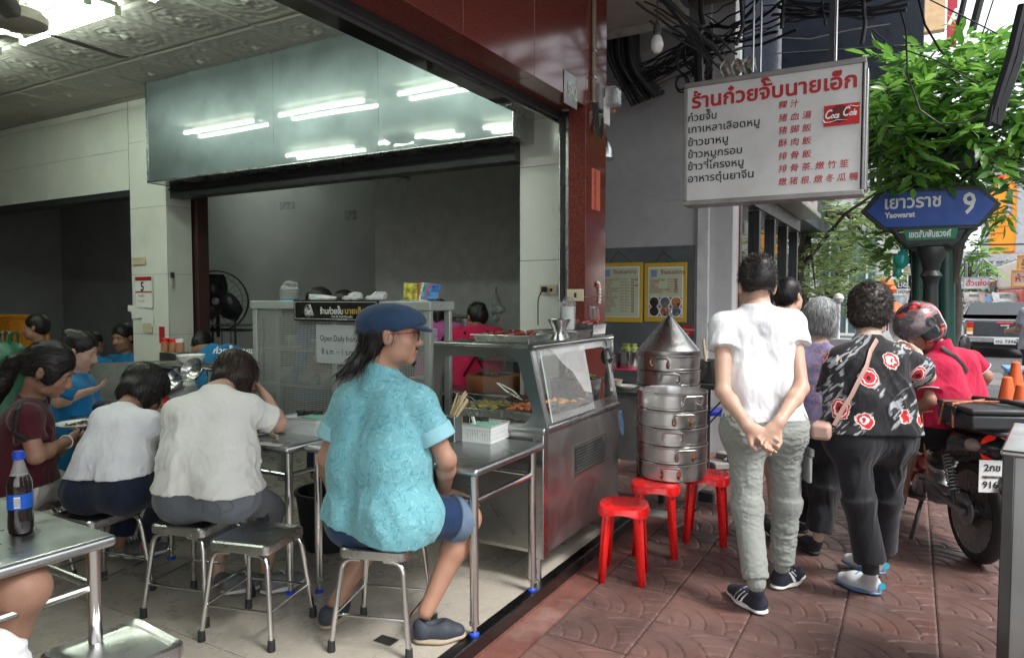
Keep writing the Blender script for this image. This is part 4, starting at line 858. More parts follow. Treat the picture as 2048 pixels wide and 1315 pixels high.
p=at(930,640,Y=6.8); pot('large lidded steel pot behind the cook in the red shirt',(p.x,6.8,1.052),.21,.2,lid=True); p=at(890,640,Y=6.9); pot('large steel pot on the stove bench left of the lidded pot',(p.x,6.9,1.052),.2,.22,lid=True)
p=at(1029,595,Y=7.34); ck=thing('wall_clock','round wall clock with pale blue dial half hidden by the tiled pillar','clock',p)
for nm,m,r,y,th in (('rim',mat('clock_rim',(.3,.32,.35),.3),.155,0,.04),('dial',mat('clock_dial',(.4,.55,.65),.5,var=.05),.14,-.001,.002)): part(nm,m,ck,lambda b:b.lathe([(r,-th),(r,0),(0,0)],36,None,Matrix.Translation((0,y,0))@Matrix.Rotation(R(90),4,'X')))
for i in range(12):
    a=R(30*i); text(str(12 if i==0 else i),.04,INK,ck,(.112*math.sin(a)-.012,-.004,.112*math.cos(a)-.013))
for a,l,w in ((R(-55),.06,.005),(R(5),.09,.004)): part('hand',INK,ck,lambda b:b.tube([(0,-.006,0),(l*math.sin(a),-.006,l*math.cos(a))],w,6))
p=at(950,572,Y=7.38); cb2=thing('wall_conduit','white conduit running down the grey back wall to a switch box','conduit',at(948,585,Y=7.38))
part('pipe',WHITEP,cb2,lambda b:b.tube([(0,0,0),(0,0,at(948,310,Y=7.38).z-at(948,585,Y=7.38).z)],.012,8)); part('switch_box',mat('switch_grey',(.35,.35,.34),.5),cb2,lambda b:b.box((-.03,-.03,-.02),(.06,.012,.13)),bev=.004)
hg=thing('hanging_bags','bunch of clear plastic bags hanging on a hook in the kitchen','bags',at(992,575,Y=7.0))
part('hook',DARKM,hg,lambda b:b.tube([(0,.35,.0),(0,0,0),(0,0,-.1)],.006,6)); blob('bags',mat('hung_bag',(.6,.62,.62),.3,alpha=.8,bmp=.5,bs=25),hg,[((0,0,-.17),(.06,.05,.1)),((.05,0,-.25),(.07,.05,.05)),((-.04,0,-.27),(.06,.05,.04)),((0,0,-.36),(.04,.03,.05))],.01,(.012,.04))
# poster patches on the grey wall
for k,(x0,y0,x1,y1,c) in enumerate(((1007,338,1036,402,(.26,.26,.27)),(690,420,712,440,(.25,.25,.255)),(560,402,590,420,(.23,.23,.235)),(915,395,975,415,(.245,.245,.25)))): 
    plate('paint_patch','faint %s patch on the grey back wall, %s'%(('torn poster','square','faded','pale smeared')[k],('beside the tiled pillar','right of centre','left of centre','near the conduit')[k]),'patch',x0,y0,x1,y1,7.398,mat('patch%d'%k,c,.7,var=.4,vs=14),.003)
# fan on a rack, calendar etc.
FC=at(432,602,Y=5.4); fn=thing('standing_fan','large black industrial fan on a wire rack behind the pillar','fan',FC,R(42))
part('motor',BLACK,fn,lambda b:b.lathe([(.0,-.03),(.05,-.025),(.06,0),(.075,.05),(.07,.15),(0,.17)],20,None,Matrix.Rotation(R(-90),4,'X')))
part('hub',mat('fan_hub',(.25,.26,.27),.4),fn,lambda b:b.lathe([(.0,-.05),(.04,-.045),(.045,-.03)],20,None,Matrix.Rotation(R(-90),4,'X')))
for k in range(3):
    b=MB(); vs=[];n=9
    for i in range(n+1):
        u=i/n; r=.05+.27*u; w=.16*math.sin(math.pi*min(.85,.18+u*.7)); vs+=[(r*math.cos(w/r*1.4-.3),-.0-.05*w/.16,r*math.sin(w/r*1.4-.3)),(r*math.cos(-w/r*.7-.3),.03,r*math.sin(-w/r*.7-.3))]
    b.add(vs,[(2*i,2*i+2,2*i+3,2*i+1) for i in range(n)]); o=b.build('blade',mat('fan_black',(.025,.027,.03),.35),fn); o.rotation_euler=(0,R(120*k+20),0); o.modifiers.new('s','SOLIDIFY').thickness=.004
def cage(b):
    for r,y in ((.35,-.0),(.3,-.06),(.2,-.085),(.1,-.095),(.35,.05)): b.tube([(r*math.cos(i*math.pi/16),y,r*math.sin(i*math.pi/16)) for i in range(33)],.003 if r<.35 else .007,5)
    for i in range(28):
        a=i*2*math.pi/28; b.tube([(.06*math.cos(a),-.098,.06*math.sin(a)),(.2*math.cos(a),-.085,.2*math.sin(a)),(.3*math.cos(a),-.06,.3*math.sin(a)),(.35*math.cos(a),0,.35*math.sin(a)),(.35*math.cos(a),.05,.35*math.sin(a))],.002,4)
part('cage',BLACK,fn,cage); part('stem',BLACK,fn,lambda b:b.tube([(0,.08,-.04),(0,.1,-.42)],.02,10))
rk=thing('wire_rack','black metal wire rack holding papers behind the dining room pillar','rack',(-6.3,5.6,FZ)); rx0,rx1=at(398,700,Y=5.6).x,at(500,700,Y=5.6).x; rz=at(450,648,Y=5.6).z
for x in (rx0,rx1):
    for y in (5.4,5.8): part('post',DARKM,rk,lambda b:b.tube([(x,y,FZ),(x,y,rz+.08)],.012,8))
for z in (rz,rz-.06,rz-.3,.6): part('shelf',DARKM,rk,lambda b:b.box((rx0,5.4,z-.01),(rx1,5.8,z)))
for k in range(6): x=rx0+(rx1-rx0)*(k+.5)/6; part('wire',DARKM,rk,lambda b:b.tube([(x,5.4,rz-.3),(x,5.4,rz-.06)],.006,6))
fixw(rk)
CY=4.485; t,s_=plate('wall_calendar','tear-off wall calendar with a red top showing the number 5 on the tiled pillar','calendar',274,553,305,615,CY,PAPER,.012,bev=.001)
part('red_band',REDINK,t,lambda b:(b.box((0,-.014,s_.z-.04),(s_.x,-.0125,s_.z)),b.box((0,-.0135,s_.z-.165),(s_.x,-.0125,s_.z-.15)))); text('5',.13,INK,t,(s_.x*.32,-.0145,s_.z-.145),bold=.003); text('พฤหัส',.04,INK,t,(s_.x*.2,-.0135,s_.z-.21)); text('ม.ค. 2563',.028,REDINK,t,(s_.x*.15,-.0135,s_.z-.26))
for k,(x0,y0,x1,y1,l) in enumerate(((256,610,288,622,'small white paper slip pinned to the left edge of the pillar'),(264,618,286,638,'creased white paper slip under the calendar, left of the other'),(283,616,305,648,'tall white receipt paper hanging under the calendar'))): o,_=plate('paper_slip',l,'paper',x0,y0,x1,y1,CY-.002*k,PAPER,.0015); o.rotation_euler=(0,R((3,-6,7)[k]),0)
plate('switch','small cream switch under the papers on the pillar','switch',288,646,305,664,4.49,CREAM,.012,bev=.003); plate('wall_hook_plate','cream plate with a tangled metal hook on the calendar pillar','hook plate',266,514,291,530,4.49,CREAM,.012,bev=.003)
plate('red_strip','narrow red paper strip low on the pillar corner','paper',319,653,329,686,4.495,REDINK,.002)
hk=thing('door_latch','old metal latch and chain hanging on the side of the calendar pillar','latch',at(344,550,X=-6.57)); part('plate',STEELD,hk,lambda b:b.box((0,-.02,-.03),(.01,.02,.03))); part('chain',STEELD,hk,lambda b:b.tube([(.01,0,-.03),(.012,.003,-.08),(.01,-.004,-.13)],.008,6))
# speaker on the far wall, orange crates, gas cylinder
sp=thing('wall_speaker','black box and bracket high on the far back wall at the left','speaker',at(30,440,Y=7.3)); part('box',BLACK,sp,lambda b:b.box((-.4,-.2,-.06),(.2,.08,.12)),bev=.01); part('arm',BLACK,sp,lambda b:b.tube([(.2,-.1,-.02),(.33,-.2,-.2)],.03,8))
ORC=mat('orange_crate',(.75,.28,.02),.45,var=.1)
oc=thing('plastic_crate','orange plastic crate with raised letters standing on edge behind the gas cylinder','crate',at(40,800,Y=4.3)); a=at(0,740,Y=4.3); e=at(92,632,Y=4.3)
part('panel',ORC,oc,lambda b:b.prism([(a.x-.3,a.z-.3),(e.x,a.z-.3),(e.x,e.z-.18),(e.x-.12,e.z-.17),(e.x-.16,e.z-.02),(e.x-.22,e.z),(a.x-.3,e.z)],.03,None,Matrix.Translation((0,4.33,0))@Matrix.Rotation(R(90),4,'X')),bev=.005)
part('rim',ORC,oc,lambda b:(b.box((a.x-.3,4.28,e.z-.03),(e.x-.22,4.31,e.z+.01)),b.box((a.x-.3,4.28,e.z-.22),(e.x,4.31,e.z-.19))),bev=.004)
ORT=mat('orange_text',(.5,.16,.015),.5); text('ภัทร',.2,ORT,oc,(a.x-.02,4.278,e.z-.17)); text('ตี๋',.2,ORT,oc,(a.x+.05,4.278,e.z-.4)); fixw(oc)
gp=at(8,740,Y=2.9); gc=thing('gas_cylinder','green gas cylinder with white lettering at the left edge','gas cylinder',(gp.x,2.9,FZ))
GCM=mat('cylinder_green',(.015,.11,.055),.4,dirt=.3); zc=at(8,700,Y=2.9).z-FZ
part('body',GCM,gc,lambda b:b.lathe([(.15,.0),(.19,.04),(.19,zc-.06),(.17,zc),(.12,zc+.05),(.04,zc+.075),(.03,zc+.08)],32)); part('valve',mat('valve_brass',(.25,.2,.1),.4,metal=.8),gc,lambda b:b.lathe([(.02,zc+.08),(.02,zc+.13),(.03,zc+.135),(.03,zc+.16),(0,zc+.165)],14))
for a0 in (0,2.1,4.2): part('collar_guard',GCM,gc,lambda b:b.tube(round_path([(.1*math.cos(a0),.1*math.sin(a0),zc+.03),(.1*math.cos(a0),.1*math.sin(a0),zc+.14),(.1*math.cos(a0+1.2),.1*math.sin(a0+1.2),zc+.14),(.1*math.cos(a0+1.2),.1*math.sin(a0+1.2),zc+.03)],.02),.01,6))
for i,ch in enumerate('ปตท'): text(ch,.1,WI,gc,(.11-.01*i,-.165+.0*i,zc-.22-.1*i),rot=(R(90),R(-90),R(25)),bold=.003)
# ---------------------------------------------------------------- people
CR=np.array(ray(2024,592.99)-ray(1024,592.99)); CR/=np.linalg.norm(CR); CF=np.array([-math.sin(YAW),math.cos(YAW),0.]); UP=np.array([0,0,1.])
def pt(a): return np.array(at(a[0],a[1],d=a[2]))
def lerp(a,b,t): return a+(b-a)*t
def unit(a): return a/max(np.linalg.norm(a),1e-9)
def skin(name,col): 
    return mat(name,col,.48,var=.1,vs=14,sss=.1,bmp=.12,bs=220,dirt=.4,dcol=tuple(c*.72 for c in col))
SK1=skin('skin_tan',(.39,.21,.14)); SK2=skin('skin_fair',(.5,.31,.225)); SK3=skin('skin_brown',(.33,.175,.115)); SK4=skin('skin_pale',(.55,.375,.3))
LIP=mat('lips',(.36,.15,.115),.4,sss=.1); EYW=mat('eye_white',(.42,.38,.35),.15,var=.02); IRIS=mat('iris_dark',(.012,.008,.006),.08)
def hairmat(name,c,c2):
    m,t,b=newmat(name); v=coords(t,(1,1,.12)); f=noise(t,v,160,3); t.links.new(ramp(t,f,[(.3,c),(.75,c2)]),b.inputs['Base Color']); b.inputs['Roughness'].default_value=.42; b.inputs['Specular IOR Level'].default_value=.35; bump(t,f,b,.4,.002); return m
HB=hairmat('hair_black',(.006,.005,.005),(.022,.018,.017)); HBR=hairmat('hair_brown_black',(.01,.007,.006),(.05,.028,.02)); HG=hairmat('hair_grey',(.13,.135,.14),(.5,.51,.52)); HC=hairmat('hair_curly',(.012,.009,.008),(.05,.038,.032))
def fabric(name,c,var=.06,rough=.85,weave=900,bs=.12):
    m,t,b=newmat(name); v=coords(t); f=noise(t,v,5,4); t.links.new(ramp(t,f,[(.3,tuple(x*(1-var) for x in c)),(.7,tuple(min(1,x*(1+var)) for x in c))]),b.inputs['Base Color']); b.inputs['Roughness'].default_value=rough; b.inputs['Sheen Weight'].default_value=.15; b.inputs['Specular IOR Level'].default_value=.2
    bn=bump(t,noise(t,v,weave,2),b,bs,.001); w=N(t,'Bump',Strength=.35,Distance=.012); t.links.new(noise(t,coords(t,(1,1,.45),(.3,.5,0)),22,4,.5,1.2),w.inputs['Height']); t.links.new(w.outputs[0],bn.inputs['Normal']); return m
WT=fabric('white_cotton',(.68,.69,.71),.03); WT2=fabric('offwhite_cotton',(.7,.7,.66),.03); MAR=fabric('maroon_cotton',(.06,.008,.013)); BLU=fabric('staff_blue',(.01,.16,.36)); PNK=fabric('pink_cotton',(.6,.02,.09)); MAG=fabric('magenta_cotton',(.5,.12,.35)); RPO=fabric('crimson_polo',(.42,.012,.05),.08)
JB=fabric('dark_denim',(.012,.018,.038),.25,.8,700,.3); JG=fabric('grey_denim',(.15,.165,.185),.22,.85,700,.3); JBL=fabric('blue_denim',(.01,.028,.08),.3,.8,700,.3); JCUFF=fabric('denim_cuff',(.11,.16,.23),.1,.85,600,.3)
KH=fabric('grey_green_cargo',(.25,.265,.245),.06,.75); BT=fabric('black_trousers',(.016,.016,.02),.1,.6); WTR=fabric('white_trousers',(.6,.58,.55),.04); CAPM=fabric('blue_cap_cloth',(.022,.05,.1),.2,.85,500,.4); ZIP=mat('black_nylon',(.015,.015,.016),.6)
def rc(t,rot,scale):
    m=N(t,'Mapping'); t.links.new(coords(t,(1,1,1),rot),m.inputs[0]); m.inputs['Scale'].default_value=scale; return m.outputs[0]
def lines(t,vec,scale,num,w,dist=1.2,seed=0):
    n=noise(t,vec,scale,2,.5,dist); a=N(t,'Math',operation='MULTIPLY'); t.links.new(n,a.inputs[0]); a.inputs[1].default_value=num
    f=N(t,'Math',operation='FRACT'); t.links.new(a.outputs[0],f.inputs[0]); g=N(t,'Math',operation='SUBTRACT'); t.links.new(f.outputs[0],g.inputs[0]); g.inputs[1].default_value=.5
    h=N(t,'Math',operation='ABSOLUTE'); t.links.new(g.outputs[0],h.inputs[0]); return ramp(t,h.outputs[0],[(0,(1,1,1)),(w,(0,0,0))])
TQ=fabric('turquoise_paisley',(.16,.4,.45),.05,.75); t=TQ.node_tree; b=t.nodes['Principled BSDF']; base=b.inputs['Base Color'].links[0].from_socket
v=coords(t); c=mix(t,lines(t,v,13,6,.13,.7),base,(.085,.3,.36)); c=mix(t,lines(t,coords(t,(1,1,1),(1,.5,0)),19,4,.09,.9),c,(.25,.53,.57)); t.links.new(c,b.inputs['Base Color'])
FL=fabric('black_floral',(.008,.008,.01),.1,.65); t=FL.node_tree; b=t.nodes['Principled BSDF']; base=b.inputs['Base Color'].links[0].from_socket
v=coords(t,(1,1,1),(0,0,YAW*-1)); w=rc(t,(0,.75,-YAW),(17,17,75)); st=noise(t,w,1.0,1,.4,.3); zone=noise(t,rc(t,(0,.75,-YAW),(1,1,2.4)),4.4,1,.4,.3)
c=mix(t,ramp(t,st,[(.5,(0,0,0)),(.54,(1,1,1))]),(.02,.02,.022),(.3,.31,.33)); c=mix(t,ramp(t,zone,[(.5,(0,0,0)),(.54,(1,1,1))]),base,c)
vo=N(t,'TexVoronoi',Scale=6.0,Randomness=.75); t.links.new(v,vo.inputs['Vector']); wr=noise(t,v,30,3,.6); ad=N(t,'Math',operation='MULTIPLY_ADD'); t.links.new(wr,ad.inputs[0]); ad.inputs[1].default_value=.22; t.links.new(vo.outputs['Distance'],ad.inputs[2])
fl=ramp(t,ad.outputs[0],[(.0,(.01,.01,.01)),(.2,(.5,.01,.02)),(.3,(.75,.7,.66)),(.335,(.5,.02,.03)),(.39,(.6,.5,.45)),(.42,(0,0,0))],'CONSTANT'); fm=ramp(t,ad.outputs[0],[(.41,(1,1,1)),(.42,(0,0,0))],'CONSTANT')
sel=N(t,'SeparateColor'); t.links.new(vo.outputs['Color'],sel.inputs[0]); g=N(t,'Math',operation='GREATER_THAN'); t.links.new(sel.outputs[0],g.inputs[0]); g.inputs[1].default_value=.05
mm=N(t,'Math',operation='MULTIPLY'); t.links.new(fm,mm.inputs[0]); t.links.new(g.outputs[0],mm.inputs[1]); c=mix(t,mm.outputs[0],c,fl)
sz=N(t,'SeparateXYZ'); t.links.new(coords(t),sz.inputs[0]); yel=noise(t,coords(t,(8,8,20)),1.6,2,.5,1); ya=ramp(t,yel,[(.52,(0,0,0)),(.55,(1,1,1))]); MATS['_fl']=(sz,ya)
mr=N(t,'MapRange'); t.links.new(sz.outputs[2],mr.inputs[0]); mr.inputs[1].default_value=1.31; mr.inputs[2].default_value=1.34; m3=N(t,'Math',operation='MULTIPLY'); t.links.new(ya,m3.inputs[0]); t.links.new(mr.outputs[0],m3.inputs[1]); c=mix(t,m3.outputs[0],c,(.62,.4,.12)); t.links.new(c,b.inputs['Base Color'])
PU=fabric('purple_print',(.11,.1,.19),.15,.7); t=PU.node_tree; b=t.nodes['Principled BSDF']; base=b.inputs['Base Color'].links[0].from_socket
v=coords(t,(1,1,1),(0,0,-YAW)); c=mix(t,ramp(t,noise(t,v,7,4,.6,.5),[(.45,(0,0,0)),(.6,(1,1,1))]),base,(.2,.19,.34)); c=mix(t,ramp(t,noise(t,coords(t,(30,20,75),(0,.5,0)),1,2,.5,1.5),[(.6,(0,0,0)),(.64,(1,1,1))]),c,(.4,.17,.12)); t.links.new(c,b.inputs['Base Color'])
HEADS=[]
def headshapes(s,O,M,sc,ears=True,nose=True):
    L=lambda *a: O+M@(np.array(a)*sc); q=lambda *a: np.array(a)*sc
    s.ell(L(0,-.012,.035),q(.077,.097,.086),M,k=.02*sc); s.ell(L(0,.03,-.03),q(.064,.068,.078),M,k=.02*sc); s.ell(L(0,.036,-.078),q(.047,.05,.038),M,k=.02*sc); s.ell(L(0,.072,-.1),q(.022,.02,.018),M,k=.015*sc)
    for x in (-1,1):
        s.ell(L(x*.043,.055,-.032),q(.024,.026,.024),M,k=.015*sc); s.ell(L(x*.05,.03,-.07),q(.02,.035,.03),M,k=.02*sc); s.ell(L(x*.028,.082,.02),q(.024,.012,.008),M,k=.01*sc)
        if ears: s.ell(L(x*.079,-.006,-.008),q(.009,.02,.031),M,k=.005*sc); s.ell(L(x*.084,-.014,.002),q(.006,.012,.022),M,k=.004*sc)
    if nose:
        s.cap(L(0,.09,.008),L(0,.112,-.034),.008*sc,.0125*sc,k=.01*sc)
        for x in (-1,1): s.ell(L(x*.013,.103,-.038),q(.009,.011,.008),M,k=.006*sc)
        s.ell(L(0,.09,-.064),q(.023,.014,.007),M,k=.006*sc); s.ell(L(0,.087,-.077),q(.02,.014,.0075),M,k=.006*sc)
        for x in (-1,1): s.sub('e',L(x*.031,.098,.0),q(.017,.014,.011),M,None,.01,None,1,k=.008*sc); s.ell(L(x*.031,.076,.002),q(.016,.013,.009),M,k=.003)
    if ears:
        for x in (-1,1): s.sub('e',L(x*.09,-.004,-.002),q(.006,.009,.015),M,None,.01,None,1,k=.003*sc)
def hand(s,w,d,n,side,curl=.5,sc=1,splay=.12,thumb=.6):
    d=unit(d); n=unit(n-d*(n@d)); l=np.cross(d,n)*side
    s.ell(w+d*.05*sc,np.array([.05,.039,.0165])*sc,np.stack([d,l,n],1),k=.012); s.cap(w-d*.01,w+d*.03,.026*sc,.024*sc,k=.02,fl=n,fs=.7)
    for i,(o,ln) in enumerate(((-.029,.07),(-.01,.08),(.01,.075),(.028,.058))):
        p=w+d*.088*sc+l*o*sc; a=0; r=.0088*sc; dd=unit(d+l*(o/.03)*splay)
        for j,f in enumerate((.45,.32,.26)):
            a+=curl*(.55,.8,.6)[j]; q=p+(dd*math.cos(a)+n*math.sin(a))*ln*f*sc; s.cap(p,q,r,r*.9,k=.004); p=q; r*=.9
    p=w+d*.03*sc-l*.03*sc; q=p+unit(d*.7-l*.55+n*.4*thumb)*.042*sc; s.cap(p,q,.0135*sc,.011*sc,k=.01); s.cap(q,q+unit(d*.9-l*.1+n*.5*thumb)*.032*sc,.011*sc,.009*sc,k=.006)
def strands(name,V,Q,m,parent,n,ln,w,flow,lift=.25,jit=.3,seed=0,region=None,gravity=0):
    r=np.random.default_rng(seed); nn=vnormals(V,Q); idx=np.arange(len(V))
    if region is not None: idx=idx[region(V)]
    if not len(idx): return
    i=r.choice(idx,n); p=V[i]-nn[i]*.002; f=np.array([flow(a) for a in p]) if callable(flow) else np.tile(flow,(n,1)); f=f-nn[i]*(f*nn[i]).sum(1)[:,None]*.9; f/=np.linalg.norm(f,axis=1)[:,None]+1e-9
    f=f+nn[i]*lift+r.normal(0,jit,(n,3))*.5; K=4; pts=[p]; L=ln*r.uniform(.5,1.2,n)
    for k in range(K): 
        f=f+np.array([0,0,-gravity])*.3+r.normal(0,jit,(n,3))*.12; f/=np.linalg.norm(f,axis=1)[:,None]; pts.append(pts[-1]+f*(L/K)[:,None])
    side=np.cross(f,r.normal(0,1,(n,3))); side/=np.linalg.norm(side,axis=1)[:,None]; vs=[]
    for k,pp in enumerate(pts): ww=w*(1-.75*k/K); vs+= [pp-side*ww,pp+side*ww]
    A=np.stack(vs,1).reshape(-1,3); b=(np.arange(n)*(2*K+2))[:,None]; F=np.concatenate([b+np.array([[2*k,2*k+1,2*k+3,2*k+2]]) for k in range(K)])
    o=qmesh(name,A,F,m,parent); o['kind']='stuff'; return o
def shoe(parent,ank,heel,toe,up_m,sole_m=None,lace=None,h=.006,wd=.042,stripes=None,low=False,name='shoe',accent=None):
    heel=np.array(heel,float); toe=np.array(toe,float); d=unit(toe-heel); L=np.linalg.norm(toe-heel); u=unit(UP-d*(UP@d)); l=np.cross(d,u); s=SDF(h)
    b=heel+u*.035
    s.cap(heel+d*.045+u*.045,heel+d*(L*.55)+u*.04,wd*.86,wd*.98,k=.03); s.cap(heel+d*(L*.55)+u*.036,toe-d*.05+u*.032,wd*.98,wd*.8,k=.03,fl=u,fs=.8)
    if not low: s.cap(heel+d*.055+u*.05,lerp(heel+d*.06,np.array(ank),.8),.036,.034,k=.03)
    else: s.cap(heel+d*.035+u*.045,heel+d*.03+u*.068,.034,.03,k=.02)
    s.sub('plane',heel+u*.012,-u,0); s.cut[-1]=('plane',(heel+u*.012,-u,0),0)
    if low: s.sub('e',heel+d*(L*.36)+u*.11,np.array([L*.24,.027,.05]),np.stack([d,l,u],1),None,.01,None,1,k=.006)
    V,Q=s.run(1); o=qmesh(name,V,Q,up_m,parent)
    s2=SDF(h); s2.cap(heel+d*.04+u*.014,heel+d*(L*.5)+u*.012,wd*.92,wd*.93,k=.02,fl=u,fs=.34); s2.cap(heel+d*(L*.5)+u*.012,toe-d*.045+u*.014,wd*1.02,wd*.86,k=.02,fl=u,fs=.34); s2.sub('plane',heel+u*.0,-u,0)
    V,Q=s2.run(1); qmesh('sole',V,Q,sole_m or up_m,o)
    if stripes:
        for sd in (-1,1):
            for k in range(3):
                x=L*(.42+.085*k); p0=heel+d*x+l*sd*(wd+.002)+u*.028; p1=heel+d*(x-.028)+l*sd*(wd*.6)+u*.076; MB_=MB(); MB_.tube([p0,lerp(p0,p1,.5)+l*sd*.006,p1],.008,6,flat=.35); MB_.build('stripe',stripes,o)
    if lace:
        for k in range(4): p=heel+d*(L*(.48+.07*k))+u*(.083-.007*k); MB_=MB(); MB_.tube([p-l*.024,p+u*.006,p+l*.024],.0035,6); MB_.build('lace',lace,o)
    return o
def human(label,J,sk,hair=None,h=.0075,sc=1,tr=.11,arm=.043,leg=.08,fwd=None,hup=None,face=False,group=None,hands=None,ears=True,cat='person',hsc=None,calf=1):
    J={k:(pt(v) if isinstance(v,tuple) else np.array(v,float)) for k,v in J.items()}
    base=Vector((*(J['pe'][:2]),0)); root=thing('person',label,cat,base,0,group); root['_w']=1
    up=unit(J['nk']-J['pe']); lat=unit(J['sR']-J['sL']); f=unit(np.cross(up,lat)); J['_f']=f; J['_lat']=lat; J['_up']=up; hsc=hsc or sc
    fw=unit(np.array(fwd,float)); hu=UP if hup is None else np.array(hup,float); hu=unit(hu-fw*(hu@fw)); M=np.stack([np.cross(fw,hu),fw,hu],1); O=J['hd']; J['_M']=M; J['_O']=O; J['_s']=hsc
    s=SDF(h); headshapes(s,O,M,hsc,ears); nb=O+M@(np.array([0,-.022,-.075])*hsc); s.cap(nb,J['nk']+up*.0,.054*hsc,.06*sc,k=.03)
    for S_ in 'LR':
        sh,e,w=J['s'+S_],J['e'+S_],J['w'+S_]; a=arm*sc
        col=lerp(J['nk'],sh,.5)-up*.085*sc; hp=J['h'+S_]; s.cap(col,lerp(hp,J['pe'],.3),tr*.93*sc-.012,tr*sc-.026,k=.07); s.cap(J['nk']-up*.02,sh,.045*sc,.047*sc,k=.04)
        s.ell(sh,np.array([.052,.052,.055])*sc,k=.03); s.cap(sh,e,a*1.08,a*.86,k=.025); fm=lerp(e,w,.3); s.cap(e,fm,a*.86,a*.9,k=.02); s.cap(fm,w,a*.88,a*.56,k=.02)
        if hp is not None and ('k'+S_) in J:
            k_,an=J['k'+S_],J['a'+S_]; s.cap(lerp(hp,k_,.06),k_,leg*.74*sc,leg*.66*sc,k=.04); s.ell(k_,np.array([.056,.056,.06])*sc,k=.03); cm=lerp(k_,an,.32)-unit(np.cross(lat,unit(an-k_)))*-.012; s.cap(k_,cm,.05*sc*calf,.052*sc*calf,k=.03); s.cap(cm,an,.051*sc*calf,.031*sc,k=.03)
            if ('t'+S_) in J: s.cap(an-UP*.02,J['t'+S_]+UP*.02,.03*sc,.024*sc,k=.02)
        H=(hands or {}).get(S_)
        if H: hand(s,w,H[0],H[1],H[2],H[3] if len(H)>3 else .5,sc)
        else: hand(s,w,unit(w-e),-f+up*.01,1,.6,sc)
    V,Q=s.run(1)
    L=((V-O)@M)/hsc; fc=L[Q].mean(1); mi=((np.abs(fc[:,0])<.024)&(fc[:,2]<-.0565)&(fc[:,2]>-.083)&(fc[:,1]>.084)).astype(int)
    qmesh('body',V,Q,[sk,LIP],root,mi)
    if face:
        for x in (-1,1):
            c=O+M@(np.array([x*.031,.0755,.001])*hsc); b_=MB(); T=Matrix(np.vstack([np.hstack([M,c[:,None]]),[0,0,0,1]]).tolist())
            b_.lathe([(0,-.012*hsc),(.006*hsc,-.0104*hsc),(.0098*hsc,-.006*hsc),(.0115*hsc,0),(.0098*hsc,.006*hsc),(.0062*hsc,.0103*hsc)],14,EYW,T@Matrix.Rotation(R(-90),4,'X')); b_.lathe([(.0062*hsc,.0103*hsc),(.003*hsc,.0118*hsc),(0,.0121*hsc)],14,IRIS,T@Matrix.Rotation(R(-90),4,'X')); b_.build('eye',None,root)
            b_=MB(); pp=[O+M@(np.array([x*a,.094-abs(a-.03)*.35,.021+.004*math.sin((a-.015)*80)])*hsc) for a in (.014,.024,.034,.045)]; b_.tube(pp,[.002,.0035,.003,.001],6,flat=.5); b_.build('eyebrow',HB,root)
    return root,J
def hair(root,J,m,els,cuts=(),n=600,ln=.03,w=.0012,flow=(0,-.3,-1),h=.006,amp=.0025,lam=.009,lift=.2,jit=.3,k=.02,seed=1,name='hair',curl=None,gravity=.0,caps=()):
    O,M,sc=J['_O'],J['_M'],J['_s']; s=SDF(h)
    for c,r in els: s.ell(O+M@(np.array(c)*sc),np.array(r)*sc,M,k=k*sc)
    for a,b_,ra,rb in caps: s.cap(O+M@(np.array(a)*sc),O+M@(np.array(b_)*sc),ra*sc,rb*sc,k=k*sc)
    for c,r in cuts:
        if r is None: s.sub('plane',O+M@(np.array(c[0])*sc),M@unit(np.array(c[1],float)),0)
        else: s.sub('e',O+M@(np.array(c)*sc),np.array(r)*sc,M,None,.01,None,1,k=.012)
    V,Q=s.run(2); fl=M@unit(np.array(flow,float))
    if curl: V=V+vnormals(V,Q)*(curl[0]*vn3(V/curl[1],seed)+curl[0]*.6*vn3(V/curl[1]*2.3,seed+1))[:,None]
    else: V=folds(V,Q,fl,amp,lam,9,seed,warp=.01)
    o=qmesh(name,V,Q,m,root)
    if n: strands('strands',V,Q,m,o,n,ln,w,fl,lift,jit,seed,gravity=gravity)
    return o
CRAN=((0,-.016,.04),(.084,.104,.094))
FACECUT=((0,.115,-.03),(.075,.075,.088))
